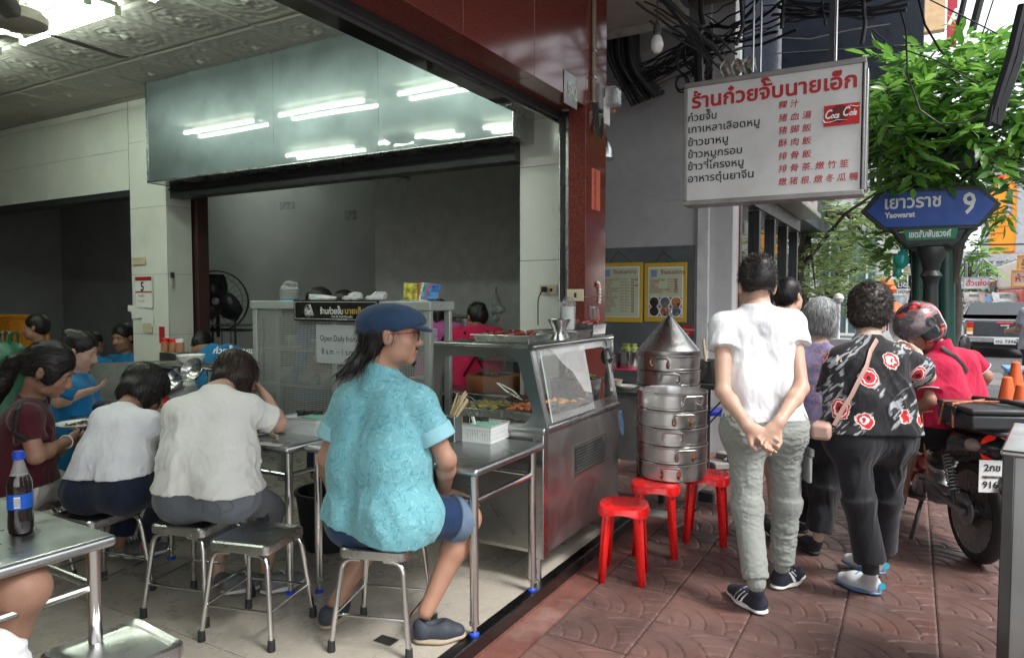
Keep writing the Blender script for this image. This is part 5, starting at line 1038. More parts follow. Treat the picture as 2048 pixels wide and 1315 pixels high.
def shirt(root,J,m,loose=.02,sleeve=.6,hem=None,hemn=None,tr=.11,sc=1,h=.008,amp=.006,lam=.06,seed=3,neck=.045,name='shirt',arm=.043,flare=.0,slv_r=.014,extra=None,fd=None,sleeves='LR',collar_cut=True,smooth=1,fold2=None,hipr=.088):
    s=SDF(h); up,lat,f=J['_up'],J['_lat'],J['_f']; nk=J['nk']
    for S_ in 'LR':
        sh,e=J['s'+S_],J['e'+S_]; col=lerp(nk,sh,.5)-up*.085*sc; hp=J['h'+S_]; end=lerp(hp,J['pe'],.25)-up*.02
        s.cap(col,lerp(col,end,.5),tr*.93*sc+loose*.7,tr*.97*sc+loose,k=.07); s.cap(lerp(col,end,.5),end-up*.12,tr*.97*sc+loose,tr*sc+loose+flare,k=.07)
        s.cap(nk-up*.025,sh,.048*sc+loose*.4,.052*sc+loose*.5,k=.04); s.ell(sh,np.array([.056,.056,.06])*sc+loose*.4,k=.03)
        en=lerp(sh,e,sleeve); s.cyl(sh,en,arm*sc*1.12+slv_r,arm*sc*1.15+slv_r*1.5,k=.025); s.cap(lerp(hp,J['pe'],.3),hp-up*.03,hipr*sc+loose+.012,k=.06)
        if 'k'+S_ in J: s.cap(hp,lerp(hp,J['k'+S_],.22),hipr*sc+loose+.01,k=.06)
    s.cap(nk-up*.05,nk+up*.0,.085*sc,.06*sc+.006,k=.03)
    if extra:
        for q in extra: s.cap(*q,k=.05)
    hem=np.array(hem if hem is not None else J['pe'],float); hemn=up if hemn is None else unit(np.array(hemn,float)); s.sub('plane',hem,-hemn,0)
    if collar_cut: s.sub('e',nk+up*.075,np.array([.062,.062,.085])*sc,np.stack([lat,f,up],1),None,.01,None,1,k=.006)
    V,Q=s.run(smooth); ctr=J['pe']; 
    d0=fd if fd is not None else -up+.35*lat
    msk=np.clip(((V-nk)@-up)/.12,0.25,1)
    V=folds(V,Q,d0,amp,lam,4.5,seed,msk)
    V=folds(V,Q,fold2 if fold2 is not None else (-up-.7*lat),amp*.6,lam*.7,4,seed+9,msk)
    return qmesh(name,V,Q,m,root)
def legs(root,J,m,frac=1,loose=.02,sc=1,leg=.08,tr=.11,h=.008,amp=.005,lam=.05,seed=5,name='trousers',top=None,end_r=None,upto='a',horiz=0,flareend=0,smooth=1):
    s=SDF(h); up=J['_up']
    for S_ in 'LR':
        hp,k_,an=J['h'+S_],J['k'+S_],J['a'+S_]
        s.cap(lerp(hp,J['pe'],.25)+up*.06,lerp(hp,J['pe'],.15),tr*sc+loose*.2,tr*1.02*sc+loose*.5,k=.06)
        if upto=='k': s.cyl(hp,lerp(hp,k_,frac),leg*sc+loose*.6,leg*.8*sc+loose,k=.06)
        else:
            s.cap(hp,k_,leg*sc+loose*.6,leg*.68*sc+loose*.8,k=.06); s.cyl(k_,lerp(k_,an,frac),leg*.68*sc+loose*.8,(end_r or (.045+loose+flareend)),k=.05)
    s.cap(J['hL'],J['hR'],leg*sc+loose*.6+.012,k=.09)
    if top is not None: s.sub('plane',np.array(top,float),up,0)
    V,Q=s.run(smooth)
    V=folds(V,Q,(0,0,-1) if not horiz else J['_lat']*1.0+np.array([0,0,.25]),amp,lam,7,seed)
    if horiz: V=folds(V,Q,J['_lat']-np.array([0,0,.3]),amp*.6,lam*.6,8,seed+2)
    return qmesh(name,V,Q,m,root)
def ctube(name,pts,r,m,root,flat=.45,n=8,path=.03): b=MB(); b.tube(pts,r,n,flat=flat); return b.build(name,m,root)
def snap(o,px,py,off=.014,rad=12):
    me=o.data; a=np.empty(len(me.vertices)*3); me.vertices.foreach_get('co',a); a=a.reshape(-1,3); q=a-np.array([0,0,EYE]); Mi=np.array(cam.rotation_euler.to_matrix()).T; c=q@Mi.T
    x=1024+FPX*c[:,0]/-c[:,2]; y=657.5-FPX*c[:,1]/-c[:,2]; dd=np.hypot(x-px,y-py); i=np.where(dd<rad)[0]
    if not len(i): i=np.argsort(dd)[:3]
    j=i[np.argmin(-c[i,2])]; v=a[j]; r=unit(np.array([0,0,EYE])-v); return v+r*off
def fin(root): fixw(root); root.pop('_w',None)
GND=lambda x,y,z: np.array(at(x,y,z=z))
# ---- man in turquoise shirt
J=dict(hd=(781,668,2.93),nk=(764,752,2.93),sL=(700,800,3.02),sR=(838,806,2.85),eL=(653,915,3.03),eR=(893,918,2.85),wL=(668,992,3.22),wR=(888,985,3.02),pe=(752,1025,2.89),hL=(712,1030,2.98),hR=(795,1030,2.8),kL=(765,1032,3.3),kR=(932,1036,3.02),aL=(662,1222,3.1),aR=(852,1222,2.94))
A_,J=human('seated man in turquoise paisley shirt, navy flat cap and denim shorts',J,SK1,h=.006,sc=1.05,tr=.106,arm=.042,leg=.085,fwd=CR*.99+CF*.1,hup=UP+CR*.03,face=True,hsc=1.1,hands={'R':(CR*.9+CF*.5-UP*.25,-UP,1,.35),'L':(CF*.8-UP*.5,-UP,1,.4)})
shirt(A_,J,TQ,loose=.024,sleeve=.56,hem=pt((745,1056,2.9)),hemn=UP+CR*.12,tr=.108,sc=1.05,h=.0065,amp=.0065,lam=.07,arm=.043,slv_r=.016,flare=.0,fd=CR*.5-UP*.9,fold2=-CR*.35-UP,seed=12,hipr=.09)
for S_ in 'LR':   # turned up sleeve cuffs
    sh,e=J['s'+S_],J['e'+S_]; d=unit(e-sh); p=lerp(sh,e,.6); s=SDF(.006); s.cyl(p-d*.04,p+d*.02,.08,.082,k=.01); s.sub('c',p-d*.06,p+d*.09,.068,.066,.01,None,1,k=.003); V,Q=s.run(1); qmesh('sleeve_cuff',folds(V,Q,d,.002,.03,2),Q,fabric('cuff_blue',(.25,.5,.56)),A_)
s=SDF(.006); up=J['_up']; s.cap(J['nk']+up*.02,J['nk']+up*.045,.07,.064,k=.01); s.sub('c',J['nk']-up*.05,J['nk']+up*.15,.057,.056,.01,None,1,k=.004); V,Q=s.run(1); qmesh('collar',V,Q,TQ,A_)
legs(A_,J,JBL,frac=.9,loose=.018,sc=1.05,leg=.083,tr=.108,upto='k',name='denim_shorts',amp=.004)
for S_ in 'LR':
    d=unit(J['k'+S_]-J['h'+S_]); p=lerp(J['h'+S_],J['k'+S_],.88); s=SDF(.007); s.cyl(p-d*.05,p+d*.02,.1,.097,k=.01); s.sub('c',p-d*.1,p+d*.2,.084,.082,.01,None,1,k=.003); V,Q=s.run(1); qmesh('hem_cuff',V,Q,JCUFF,A_)
hp=J['hR']; ctube('seam',[pt((795,1080,2.73)),pt((835,1052,2.72)),pt((862,1068,2.74)),pt((815,1090,2.72))],.002,mat('thread',(.3,.2,.1),.7),A_)
LOAF=mat('navy_suede',(.025,.032,.045),.7,var=.2,vs=20); TANS=mat('tan_sole',(.3,.24,.17),.7)
shoe(A_,J['aR'],GND(826,1284,FZ),GND(936,1272,FZ),LOAF,TANS,low=True,wd=.046,name='loafer'); f0=GND(648,1262,FZ); shoe(A_,J['aL'],f0,f0+CF*.25+CR*.04,LOAF,TANS,low=True,wd=.046,name='loafer')
hair(A_,J,HB,[((0,-.03,.02),(.083,.09,.075)),((0,-.06,-.04),(.07,.05,.06))],[FACECUT,((0,.04,-.09),(.09,.08,.07))],n=1600,ln=.06,flow=(0,-.5,-1),caps=[((0,-.085,-.05),(.02,-.13,-.11),.04,.026),((.02,-.13,-.11),(.04,-.19,-.15),.026,.012)],gravity=.2)
s_=[(0,.08,-.088),(0,.094,-.055)]; hair(A_,J,HB,[((0,.083,-.107),(.015,.012,.012)),((0,.0955,-.0545),(.02,.006,.004))],n=120,ln=.012,flow=(0,.2,-1),name='beard',amp=.001,lift=.5,h=.004)
# flat cap
O,M,sc=J['_O'],J['_M'],J['_s']; Lc=lambda *a:O+M@(np.array(a)*sc); s=SDF(.006)
s.ell(Lc(0,-.012,.052),np.array([.094,.112,.068])*sc,M,k=.03); s.ell(Lc(0,.05,.05),np.array([.082,.085,.04])*sc,M,k=.04); s.ell(Lc(0,-.05,.035),np.array([.085,.075,.055])*sc,M,k=.03); s.sub('plane',Lc(0,-.1,-.012),M@unit(np.array([0,.22,-1.])),0)
V,Q=s.run(1); cp=qmesh('flat_cap',folds(V,Q,M@np.array([0,1.,.3]),.0025,.05,3),Q,CAPM,A_)
s=SDF(.005); s.ell(Lc(0,.105,.026),np.array([.066,.058,.011])*sc,M@np.array([[1,0,0],[0,math.cos(.28),math.sin(.28)],[0,-math.sin(.28),math.cos(.28)]]),k=.01); V,Q=s.run(1); qmesh('brim',V,Q,CAPM,cp)
# glasses
GLM=mat('glasses_black',(.02,.012,.012),.25); GLR=mat('glasses_red_temple',(.16,.015,.012),.3); g=MB(); 
for x in (-1,1): g.tube([Lc(x*.034+.024*math.cos(a),.106,-.004+.019*math.sin(a)) for a in [i*.5236 for i in range(13)]],.0026,6,GLM); g.tube([Lc(x*.06,.104,.008),Lc(x*.079,.05,.008),Lc(x*.083,-.0,.006)],.0028,6,GLR)
g.tube([Lc(-.01,.108,.002),Lc(.01,.108,.002)],.0022,6,GLM); g.build('glasses',None,A_); fin(A_)
# ---- diner in white tee and grey jeans
J=dict(hd=(474,752,3.5),nk=(432,786,3.3),sL=(356,826,3.27),sR=(497,818,3.3),eL=(352,905,3.45),eR=(558,848,3.42),wL=(395,880,3.7),wR=(533,796,3.5),pe=(412,985,3.17),hL=(365,990,3.2),hR=(462,988,3.14),kL=(440,1015,3.6),kR=(540,1012,3.5),aL=(437,1150,3.5),aR=(530,1158,3.5))
B_,J=human('seated diner in off white tee and grey jeans leaning over the table, elbow raised',J,SK2,h=.007,sc=.98,tr=.095,leg=.066,fwd=CF*.7-UP*.62+CR*.35,hup=UP*.8+CF*.5,hands={'R':(UP*.4-CR*.5+CF*.5,-CR,1,1.1)})
shirt(B_,J,WT2,loose=.028,sleeve=.72,hem=pt((400,976,3.2)),hemn=UP,tr=.104,sc=.98,h=.007,hipr=.084,amp=.007,lam=.075,flare=-.004,fd=-UP+.25*CR,fold2=-UP*.5-CR*.8,seed=31)
TB=legs(B_,J,JG,frac=.55,loose=.012,sc=.98,leg=.084,tr=.098,amp=.004,h=.007)
GT=mat('grey_thread',(.09,.1,.11),.8)
ctube('seam',[snap(TB,x,y,.002) for x,y in ((393,985),(394,1000),(396,1015),(398,1030))],.002,GT,B_)
ctube('pocket_seam',[snap(TB,x,y,.002) for x,y in ((430,1000),(445,994),(460,988),(468,998),(474,1010),(476,1022),(462,1030),(448,1036),(440,1030),(435,1015),(430,1000))],.0015,GT,B_)
SNG=mat('grey_knit',(.14,.145,.15),.8,var=.3,vs=40); SNW=mat('white_sole',(.62,.62,.6),.55,dirt=.3); SNB=mat('black_knit',(.02,.021,.026),.7,var=.2,vs=30)
f0=GND(440,1190,FZ+.01); shoe(B_,J['aL'],f0,f0+CR*.2+CF*.14,SNG,SNW,lace=WHITEP,name='sneaker'); f0=GND(520,1190,FZ+.01); shoe(B_,J['aR'],f0,f0+CR*.17+CF*.17,SNG,SNW,lace=WHITEP,name='sneaker')
hair(B_,J,HBR,[((0,-.018,.035),(.092,.115,.1)),((0,-.02,-.04),(.095,.1,.1)),((0,.02,-.1),(.085,.075,.07))],[((0,.14,-.05),(.06,.075,.13))],n=2600,ln=.07,flow=(0,.15,-1),lift=.1,jit=.15,gravity=.3,amp=.003)
b_=MB(); b_.tube([pt((478,880,3.45)),pt((492,925,3.4)),pt((512,985,3.36)),pt((530,1045,3.36))],[.028,.03,.028,.024],8,flat=.12); b_.build('bag_strap',ZIP,B_); fin(B_)
# ---- diner with black bob
J=dict(hd=(293,778,3.62),nk=(247,822,3.46),sL=(212,838,3.42),sR=(297,846,3.4),eL=(190,900,3.7),eR=(326,888,3.6),wL=(240,880,3.8),wR=(318,858,3.85),pe=(213,975,3.32),hL=(175,978,3.35),hR=(255,978,3.28),kL=(262,990,3.75),kR=(330,988,3.62),aL=(238,1088,3.72),aR=(290,1092,3.72))
C_,J=human('seated diner with black bob hair in white tee and dark blue jeans',J,SK3,h=.0075,sc=.88,tr=.094,leg=.066,fwd=CF*.55-UP*.62+CR*.5,hup=UP*.8+CF*.5,hsc=.98)
shirt(C_,J,WT,loose=.024,sleeve=.7,hem=pt((215,946,3.35)),hemn=UP+CR*-.05,tr=.102,sc=.88,h=.007,amp=.006,lam=.06,seed=44,flare=-.002,hipr=.082)
legs(C_,J,JB,frac=.8,loose=.016,sc=.88,leg=.083,tr=.098,amp=.003)
SNL=mat('grey_leather',(.2,.2,.21),.5,var=.2)
f0=GND(215,1114,FZ+.02); shoe(C_,J['aL'],f0,f0+CR*.2+CF*.13,SNL,SNW,lace=WHITEP,stripes=WHITEP,name='sneaker'); f0=GND(245,1118,FZ+.02); shoe(C_,J['aR'],f0,f0+CR*.2+CF*.13,SNG,SNW,lace=WHITEP,stripes=WHITEP,name='sneaker')
hair(C_,J,HB,[((0,-.018,.035),(.1,.122,.105)),((0,-.02,-.04),(.104,.11,.09))],[((0,.15,-.06),(.06,.08,.13)),(((0,-.06,-.1),(0,-.3,-1)),None)],n=2200,ln=.05,flow=(0,.1,-1),lift=.08,jit=.12,gravity=.2,amp=.002); fin(C_)
# ---- woman in maroon
J=dict(hd=(101,738,3.45),nk=(62,800,3.5),sL=(60,830,3.68),sR=(52,836,3.28),eL=(95,910,3.8),eR=(72,912,3.25),wL=(150,880,3.85),wR=(138,880,3.55),pe=(40,965,3.45),hL=(48,968,3.6),hR=(35,970,3.35),kL=(150,975,3.95),kR=(158,972,3.8),aL=(130,1100,3.95),aR=(118,1108,3.85))
D_,J=human('woman in maroon top with low ponytail and white trousers eating at the left',J,SK3,h=.007,sc=.95,tr=.1,leg=.068,fwd=CR*.8-UP*.5+CF*.2,hup=UP*.8+CR*.5,face=True,hsc=1.04)
shirt(D_,J,MAR,loose=.024,sleeve=.62,hem=pt((60,972,3.4)),hemn=UP-CR*.2,tr=.112,sc=.95,h=.007,amp=.005,lam=.06,seed=51,flare=.02)
legs(D_,J,WTR,frac=.75,loose=.02,sc=.95,leg=.083,tr=.108,amp=.004)
hair(D_,J,HB,[CRAN,((0,-.05,.01),(.08,.075,.08)),((.055,.03,.0),(.03,.04,.06))],[((0,.125,-.03),(.085,.07,.085)),((0,.05,-.1),(.1,.07,.06))],caps=[((0,-.1,0),(-.0,-.145,-.05),.045,.036),((0,-.145,-.05),(0,-.15,-.17),.036,.045),((0,-.15,-.17),(0,-.12,-.3),.045,.015)],n=2000,ln=.06,flow=(0,-.8,-.5),lift=.08,jit=.15,gravity=.2)
b_=MB(); b_.tube([J['sR']+UP*.075-CR*.02,J['sR']+UP*.05-CF*.06,J['sR']-UP*.05-CF*.085,pt((52,880,3.2))],.014,8,flat=.25); b_.build('bag_strap',ZIP,D_); b_=MB(); w=J['wR']; d=unit(w-J['eR']); T=Vector(d).to_track_quat('Z','Y').to_matrix().to_4x4(); T.translation=w-d*.03; b_.tube([(.033*math.cos(a*.5236),.033*math.sin(a*.5236),0) for a in range(13)],.004,6,None,T); b_.build('bracelet',WHITEP,D_)
b_=MB(); 
for x in (1,): c=J['_O']+J['_M']@np.array([.088,-.004,-.045]); b_.lathe([(0,-.006),(.006,0),(0,.006)],8,None,Matrix.Translation(c)); 
b_.build('earring',mat('gold',(.6,.4,.12),.3,metal=1),D_)
b_=MB(); b_.tube([J['aR']-UP*.055,J['aR']-UP*.06+CR*.12+CF*.04,J['aR']-UP*.06+CR*.2+CF*.07],[.03,.035,.03],10,flat=.35); b_.build('sandal',mat('pink_sandal',(.35,.16,.14),.6),D_); fin(D_)
# ---- staff and customers further back
def simple(label,J,m,sk,hr,fwd,sc=1,h=.011,face=False,group=None,tr=.108,hup=None,sleeve=.65,legm=None,hkind='short',hem=None):
    r_,J=human(label,J,sk,h=h,sc=sc,tr=tr,fwd=fwd,hup=hup,face=face,group=group,hsc=sc*1.03)
    shirt(r_,J,m,loose=.022,sleeve=sleeve,tr=tr,sc=sc,h=h,amp=.006,lam=.07,hem=J['pe']-UP*.06 if hem is None else hem,seed=len(label))
    legs(r_,J,legm or JB,frac=.9,loose=.02,sc=sc,tr=tr,h=.013)
    if hkind=='short': hair(r_,J,hr,[CRAN,((0,-.05,.0),(.078,.065,.075))],[FACECUT,((0,.05,-.1),(.1,.08,.07))],n=350,ln=.02,h=.009,flow=(0,.4,-.6),lift=.35)
    elif hkind=='bun': hair(r_,J,hr,[CRAN,((0,-.05,.0),(.08,.075,.075)),((0,-.09,.085),(.04,.04,.035))],[FACECUT,((0,.05,-.1),(.1,.08,.07))],n=400,ln=.035,h=.009,flow=(0,-.8,.3),lift=.12)
    elif hkind=='tail': hair(r_,J,hr,[CRAN,((0,-.05,.0),(.08,.075,.075))],[FACECUT,((0,.05,-.1),(.1,.08,.07))],caps=[((0,-.1,0),(0,-.12,-.2),.035,.03),((0,-.12,-.2),(0,-.11,-.32),.03,.01)],n=400,ln=.04,h=.009,flow=(0,-.3,-1),lift=.1)
    return r_,J
def sitJ(x,y,d,sc=1,face=CF,lean=0.0,arms=.25,spread=.18):
    """seated or standing figure from head position, facing direction"""
    f=unit(np.array(face,float)); l=np.cross(f,UP); O=pt((x,y,d)); n=O-UP*.17*sc-f*.03; p=n-UP*.5*sc-f*lean
    J=dict(hd=O,nk=n,sL=n-l*spread*sc-UP*.06*sc,sR=n+l*spread*sc-UP*.06*sc,pe=p,hL=p-l*.09*sc,hR=p+l*.09*sc)
    for S_,q in (('L',-1),('R',1)): J['e'+S_]=J['s'+S_]-UP*.24*sc+f*.08+l*q*.04; J['w'+S_]=J['e'+S_]+f*arms-UP*.02-l*q*.05
    return J,f,l,p
def sit(J,f,l,p,sc=1):
    for S_,q in (('L',-1),('R',1)): J['k'+S_]=J['h'+S_]+f*.42*sc; k=J['k'+S_]; J['a'+S_]=np.array([k[0],k[1],FZ+.09])
    return J
def stand(J,f,l,p,z=FZ):
    for S_,q in (('L',-1),('R',1)): h_=J['h'+S_]; J['a'+S_]=np.array([h_[0],h_[1],z+.09]); J['k'+S_]=lerp(h_,J['a'+S_],.5)+f*.03
    return J
STG='staff in blue shirts'
fc=unit(CR*.93-UP*.3+CF*.1); J,f,l,p=sitJ(160,702,4.35,.95,face=CR*.9+CF*.3); J.update(eR=pt((118,803,4.15)),wR=pt((166,786,4.2))); J=stand(J,f,l,p); E_,J=simple('woman with hair bun in blue and dark apron working at the left table',J,BLU,SK2,HB,fc,.95,face=True,hkind='bun',group=STG)
b_=MB(); c=(J['hL']+J['hR'])/2; s=SDF(.012); s.cap(lerp(J['nk'],J['pe'],.35),J['pe']-UP*.25,.155,.16,k=.05); s.sub('plane',lerp(J['nk'],J['pe'],.34),UP,0); V,Q=s.run(1); qmesh('apron',V,Q,fabric('navy_apron',(.012,.014,.03)),E_); fin(E_)
J,f,l,p=sitJ(247,675,7.75,1.2,face=-CF*.9-CR*.3-UP*.0); J=sit(J,f,l,p,1.2); F_,J=simple('man in blue shirt facing the street beside the calendar pillar',J,BLU,SK3,HB,-CF*.9-CR*.25-UP*.12,1.2,face=True,group=STG); fin(F_)
J,f,l,p=sitJ(189,686,7.6,.95,face=CF*.9+CR*.2); J=sit(J,f,l,p,.95); G_,J=simple('small figure in blue shirt seen from behind, head left of the blue shirted man',J,BLU,SK3,HB,CF*.9+CR*.2,.95,group=STG); fin(G_)
J,f,l,p=sitJ(402,688,6.3,1.0,face=CF*.8-CR*.6); J['hd']=pt((402,690,6.6)); J['nk']=pt((425,700,6.3)); J['sL']=pt((410,722,6.35)); J['sR']=pt((478,712,6.2)); J['pe']=pt((462,800,6.0)); J['hL']=pt((445,805,6.05)); J['hR']=pt((480,805,6.0)); J['eL']=pt((405,770,6.5)); J['eR']=pt((500,765,6.4)); J['wL']=pt((410,790,6.6)); J['wR']=pt((490,790,6.6)); J=stand(J,f,l,p)
H_,J=simple('bent over staff member in blue shirt with white lettering on the back',J,BLU,SK3,HB,CF*.7-UP*.6-CR*.3,1,group=STG,tr=.14,sleeve=.8,hup=UP*.7+CF*.6)
for s_,x,y,sz in (('ก๋วยจั๊บนายเอ็ก',425,706,.075),('Nai Ek Roll Noodle',432,715,.032)): 
    p_=pt((x,y,6.02)); o=text(s_,sz,WI,H_,p_,rot=(R(58),0,YAW-.1),bold=.0015)
fin(H_)
J,f,l,p=sitJ(72,655,6.8,1.0,face=-CR*.7-CF*.3); J=sit(J,f,l,p); I_,J=simple('dark haired person half hidden behind the orange crate',J,MAR,SK3,HB,-CR*.8-CF*.2,1); fin(I_)
KT='cooks in the kitchen'
J,f,l,p=sitJ(953,634,5.95,.95,face=CF*.95-CR*.2); 
for k_ in J:
    if k_!='hd': J[k_]=J[k_]+UP*.07-CF*.06
J['wR']+=CR*.12; J=stand(J,f,l,p); K_,J=simple('cook in bright pink red shirt with dark crossed apron straps',J,PNK,SK3,HB,CF*.8-CR*.5-UP*.1,.95,hkind='bun',group=KT,tr=.118)
for x in (-1,1): a=J['nk']+J['_lat']*x*.1-UP*.02-CF*.085; ctube('apron_strap',[a,lerp(J['nk'],J['pe'],.45)-CF*.158,lerp(J['nk'],J['pe'],.8)-CF*.16-J['_lat']*x*.1],.012,fabric('dark_red_strap',(.12,.005,.015)),K_)
fin(K_)
J,f,l,p=sitJ(880,626,6.35,.92,face=CF); 
for k_ in J:
    if k_!='hd': J[k_]=J[k_]+UP*.06-CF*.04
J=stand(J,f,l,p); L_,J=simple('cook in magenta shirt with a long dark ponytail behind the cabinet post',J,MAG,SK3,HB,CF*1.+CR*.1,.95,hkind='tail',group=KT,tr=.118)
for x in (-1,1): a=J['nk']+J['_lat']*x*.1-UP*.02-CF*.085; ctube('apron_strap',[a,lerp(J['nk'],J['pe'],.45)-CF*.158,lerp(J['nk'],J['pe'],.8)-CF*.16-J['_lat']*x*.1],.012,MATS.get('x') or fabric('dark_red_strap2',(.12,.005,.015)),L_)
fin(L_)
for x,y,d,l_ in ((643,608,5.3,'top of a dark haired head showing above the cabinet behind the foam trays'),(692,612,5.6,'top of a dark head showing above the cabinet behind the plastic bag')):
    J,f,l,p=sitJ(x,y,d,.97,face=-CF*.2+CR); J=stand(J,f,l,p); q,J=simple(l_,J,BLU,SK3,HB,CR,.97); fin(q)
# ---- walkers on the pavement
J=dict(hd=(1513,574,3.47),nk=(1513,618,3.43),sL=(1447,652,3.45),sR=(1583,646,3.47),eL=(1446,782,3.34),eR=(1602,776,3.34),wL=(1496,852,3.2),wR=(1556,846,3.2),pe=(1527,845,3.46),hL=(1490,858,3.44),hR=(1566,855,3.48),kL=(1494,1010,3.42),kR=(1573,1000,3.56),aL=(1513,1168,3.3),aR=(1563,1132,3.6))
Wm,J=human('young man in white tee and grey green joggers, hands clasped behind his back',J,SK2,h=.0058,sc=1.02,tr=.088,arm=.04,leg=.068,fwd=CF*.98+CR*.05-UP*.06,hsc=1.04,hands={'L':(CR*.75-UP*.62-CF*.05,-CF,-1,.55),'R':(-CR*.6-UP*.72-CF*.1,CF*.3-CF*.9,1,.85)})
shirt(Wm,J,WT,loose=.02,sleeve=.36,hipr=.07,hem=pt((1530,836,3.46)),hemn=UP,tr=.088,sc=1.02,h=.0065,amp=.006,lam=.075,flare=.018,fd=-UP+.12*CR,fold2=-UP-.3*CR,seed=61,slv_r=.017)
legs(Wm,J,KH,frac=.93,loose=.019,sc=1.0,leg=.078,tr=.09,amp=.0045,lam=.022,horiz=1,h=.006,end_r=.06,seed=71,name='cargo_joggers')
for S_ in 'LR': 
    d=unit(J['a'+S_]-J['k'+S_]); p=lerp(J['k'+S_],J['a'+S_],.93); s=SDF(.006); s.cap(p,p+d*.018,.047,.043,k=.01); V,Q=s.run(1); qmesh('ankle_cuff',folds(V,Q,d,.0022,.009,4,warp=.0),Q,KH,Wm)
pk=J['kR']; b_=MB(); c=lerp(J['hR'],J['kR'],.52)+CR*.103-CF*.02; T=Matrix.Translation(c)@Matrix.Rotation(YAW,4,'Z'); b_.box((-.012,-.05,-.07),(.006,.05,.06),None,T); b_.box((-.008,-.055,.06),(.013,.055,.1),None,T); b_.build('cargo_pocket',KH,Wm,bev=.006)
NAVK=mat('navy_knit',(.018,.02,.035),.7,var=.25,vs=30)
hl,tl=GND(1530,1232,0),GND(1468,1190,0); shoe(Wm,J['aL'],hl,hl+unit(tl-hl)*.29,NAVK,SNW,lace=mat('grey_lace',(.2,.22,.26),.7),stripes=WHITEP,name='running_shoe',wd=.045)
hl=GND(1548,1180,0); tl=GND(1612,1148,0); shoe(Wm,J['aR'],hl,hl+unit(tl-hl)*.29,NAVK,SNW,lace=MATS['grey_lace'],stripes=WHITEP,name='running_shoe',wd=.045)
hair(Wm,J,HB,[((0,-.012,.05),(.084,.103,.093)),((0,-.02,.1),(.07,.085,.055)),((0,-.05,.02),(.074,.066,.06))],[FACECUT,((0,.05,-.1),(.12,.09,.075)),((0,-.12,-.1),(.16,.12,.085))],n=4200,ln=.02,flow=(0,.25,.2),lift=.75,jit=.5,w=.0009,amp=.003,lam=.012); fin(Wm)
# man half hidden in front of him
J,f,l,p=sitJ(1577,592,4.62,.94,face=CF); J=stand(J,f,l,p,0); M_,J=simple('black haired man mostly hidden beyond the shoulder of the walker in white',J,BT,SK2,HB,CF*.6+CR*.8,.94,legm=BT,h=.009)
M_['label']='black haired man mostly hidden behind the walker in white tee'; bpy.data.objects.remove([c for c in M_.children if c.name.startswith('trousers')][0]); legs(M_,J,BT,frac=.9,loose=.03,upto='k',name='shorts')
for x,y in ((1537,1062),(1556,1080)): f0=GND(x,y,0); shoe(M_,None if 0 else f0+UP*.09,f0,f0+CF*.25,SNB,SNW,name='sneaker')
fin(M_)
# grey haired woman
J=dict(hd=(1642,638,4.12),nk=(1634,696,4.08),sL=(1592,722,4.12),sR=(1678,722,4.08),eL=(1588,790,4.2),eR=(1690,800,4.15),wL=(1600,840,4.35),wR=(1685,850,4.3),pe=(1636,868,4.08),hL=(1610,875,4.08),hR=(1662,875,4.08),kL=(1615,965,4.2),kR=(1650,975,4.06),aL=(1606,1042,4.3),aR=(1636,1075,4.07))
Gw,J=human('grey haired woman in purple patterned blouse and black cropped trousers',J,SK4,h=.0075,sc=.93,tr=.112,fwd=CF*.95+CR*.35,hsc=1.0)
shirt(Gw,J,PU,loose=.03,sleeve=.9,hem=pt((1636,866,4.08)),tr=.112,sc=.93,amp=.006,lam=.06,flare=.03,seed=81); legs(Gw,J,BT,frac=.85,loose=.03,sc=.93,leg=.08,amp=.004,end_r=.075)
f0=GND(1634,1112,0); shoe(Gw,J['aR'],f0,f0+CF*.23,SNB,SNB,name='black_shoe'); f0=J['aL']-UP*.07-CF*.03; shoe(Gw,J['aL'],f0,f0+CF*.22-UP*.05,SNB,SNB,name='black_shoe')
hair(Gw,J,HG,[((0,-.018,.035),(.09,.113,.1)),((0,-.035,-.03),(.088,.085,.08))],[((0,.125,-.03),(.08,.075,.1)),((0,.04,-.12),(.12,.08,.06))],n=3000,ln=.05,flow=(0,-.15,-1),lift=.15,jit=.25,gravity=.2,amp=.003,lam=.012); fin(Gw)
# floral woman
J=dict(hd=(1740,624,3.62),nk=(1736,682,3.55),sL=(1680,722,3.53),sR=(1792,716,3.6),eL=(1664,806,3.6),eR=(1853,752,3.72),wL=(1700,815,3.82),wR=(1832,706,3.95),pe=(1738,868,3.52),hL=(1698,872,3.5),hR=(1782,870,3.55),kL=(1718,1000,3.46),kR=(1772,995,3.62),aL=(1742,1132,3.46),aR=(1762,1105,3.72))
Fw,J=human('curly haired woman in black blouse printed with red roses and grey strokes, black trousers',J,SK4,h=.0065,sc=1.0,tr=.108,arm=.047,leg=.075,fwd=CF*.85+CR*.55,hsc=1.05,hands={'R':(UP*.3+CF*.8-CR*.2,-CR,1,1.2)})
shirt(Fw,J,FL,loose=.027,sleeve=.75,hem=pt((1730,866,3.55)),tr=.108,sc=1.0,h=.007,amp=.006,lam=.07,flare=.026,seed=91,arm=.047,slv_r=.024)
legs(Fw,J,BT,frac=.92,loose=.024,sc=1.0,leg=.076,tr=.104,amp=.005,end_r=.075,h=.007)
TRN=mat('trainer_white',(.55,.57,.6),.5,var=.15); TRB=mat('trainer_blue',(.1,.2,.35),.5)
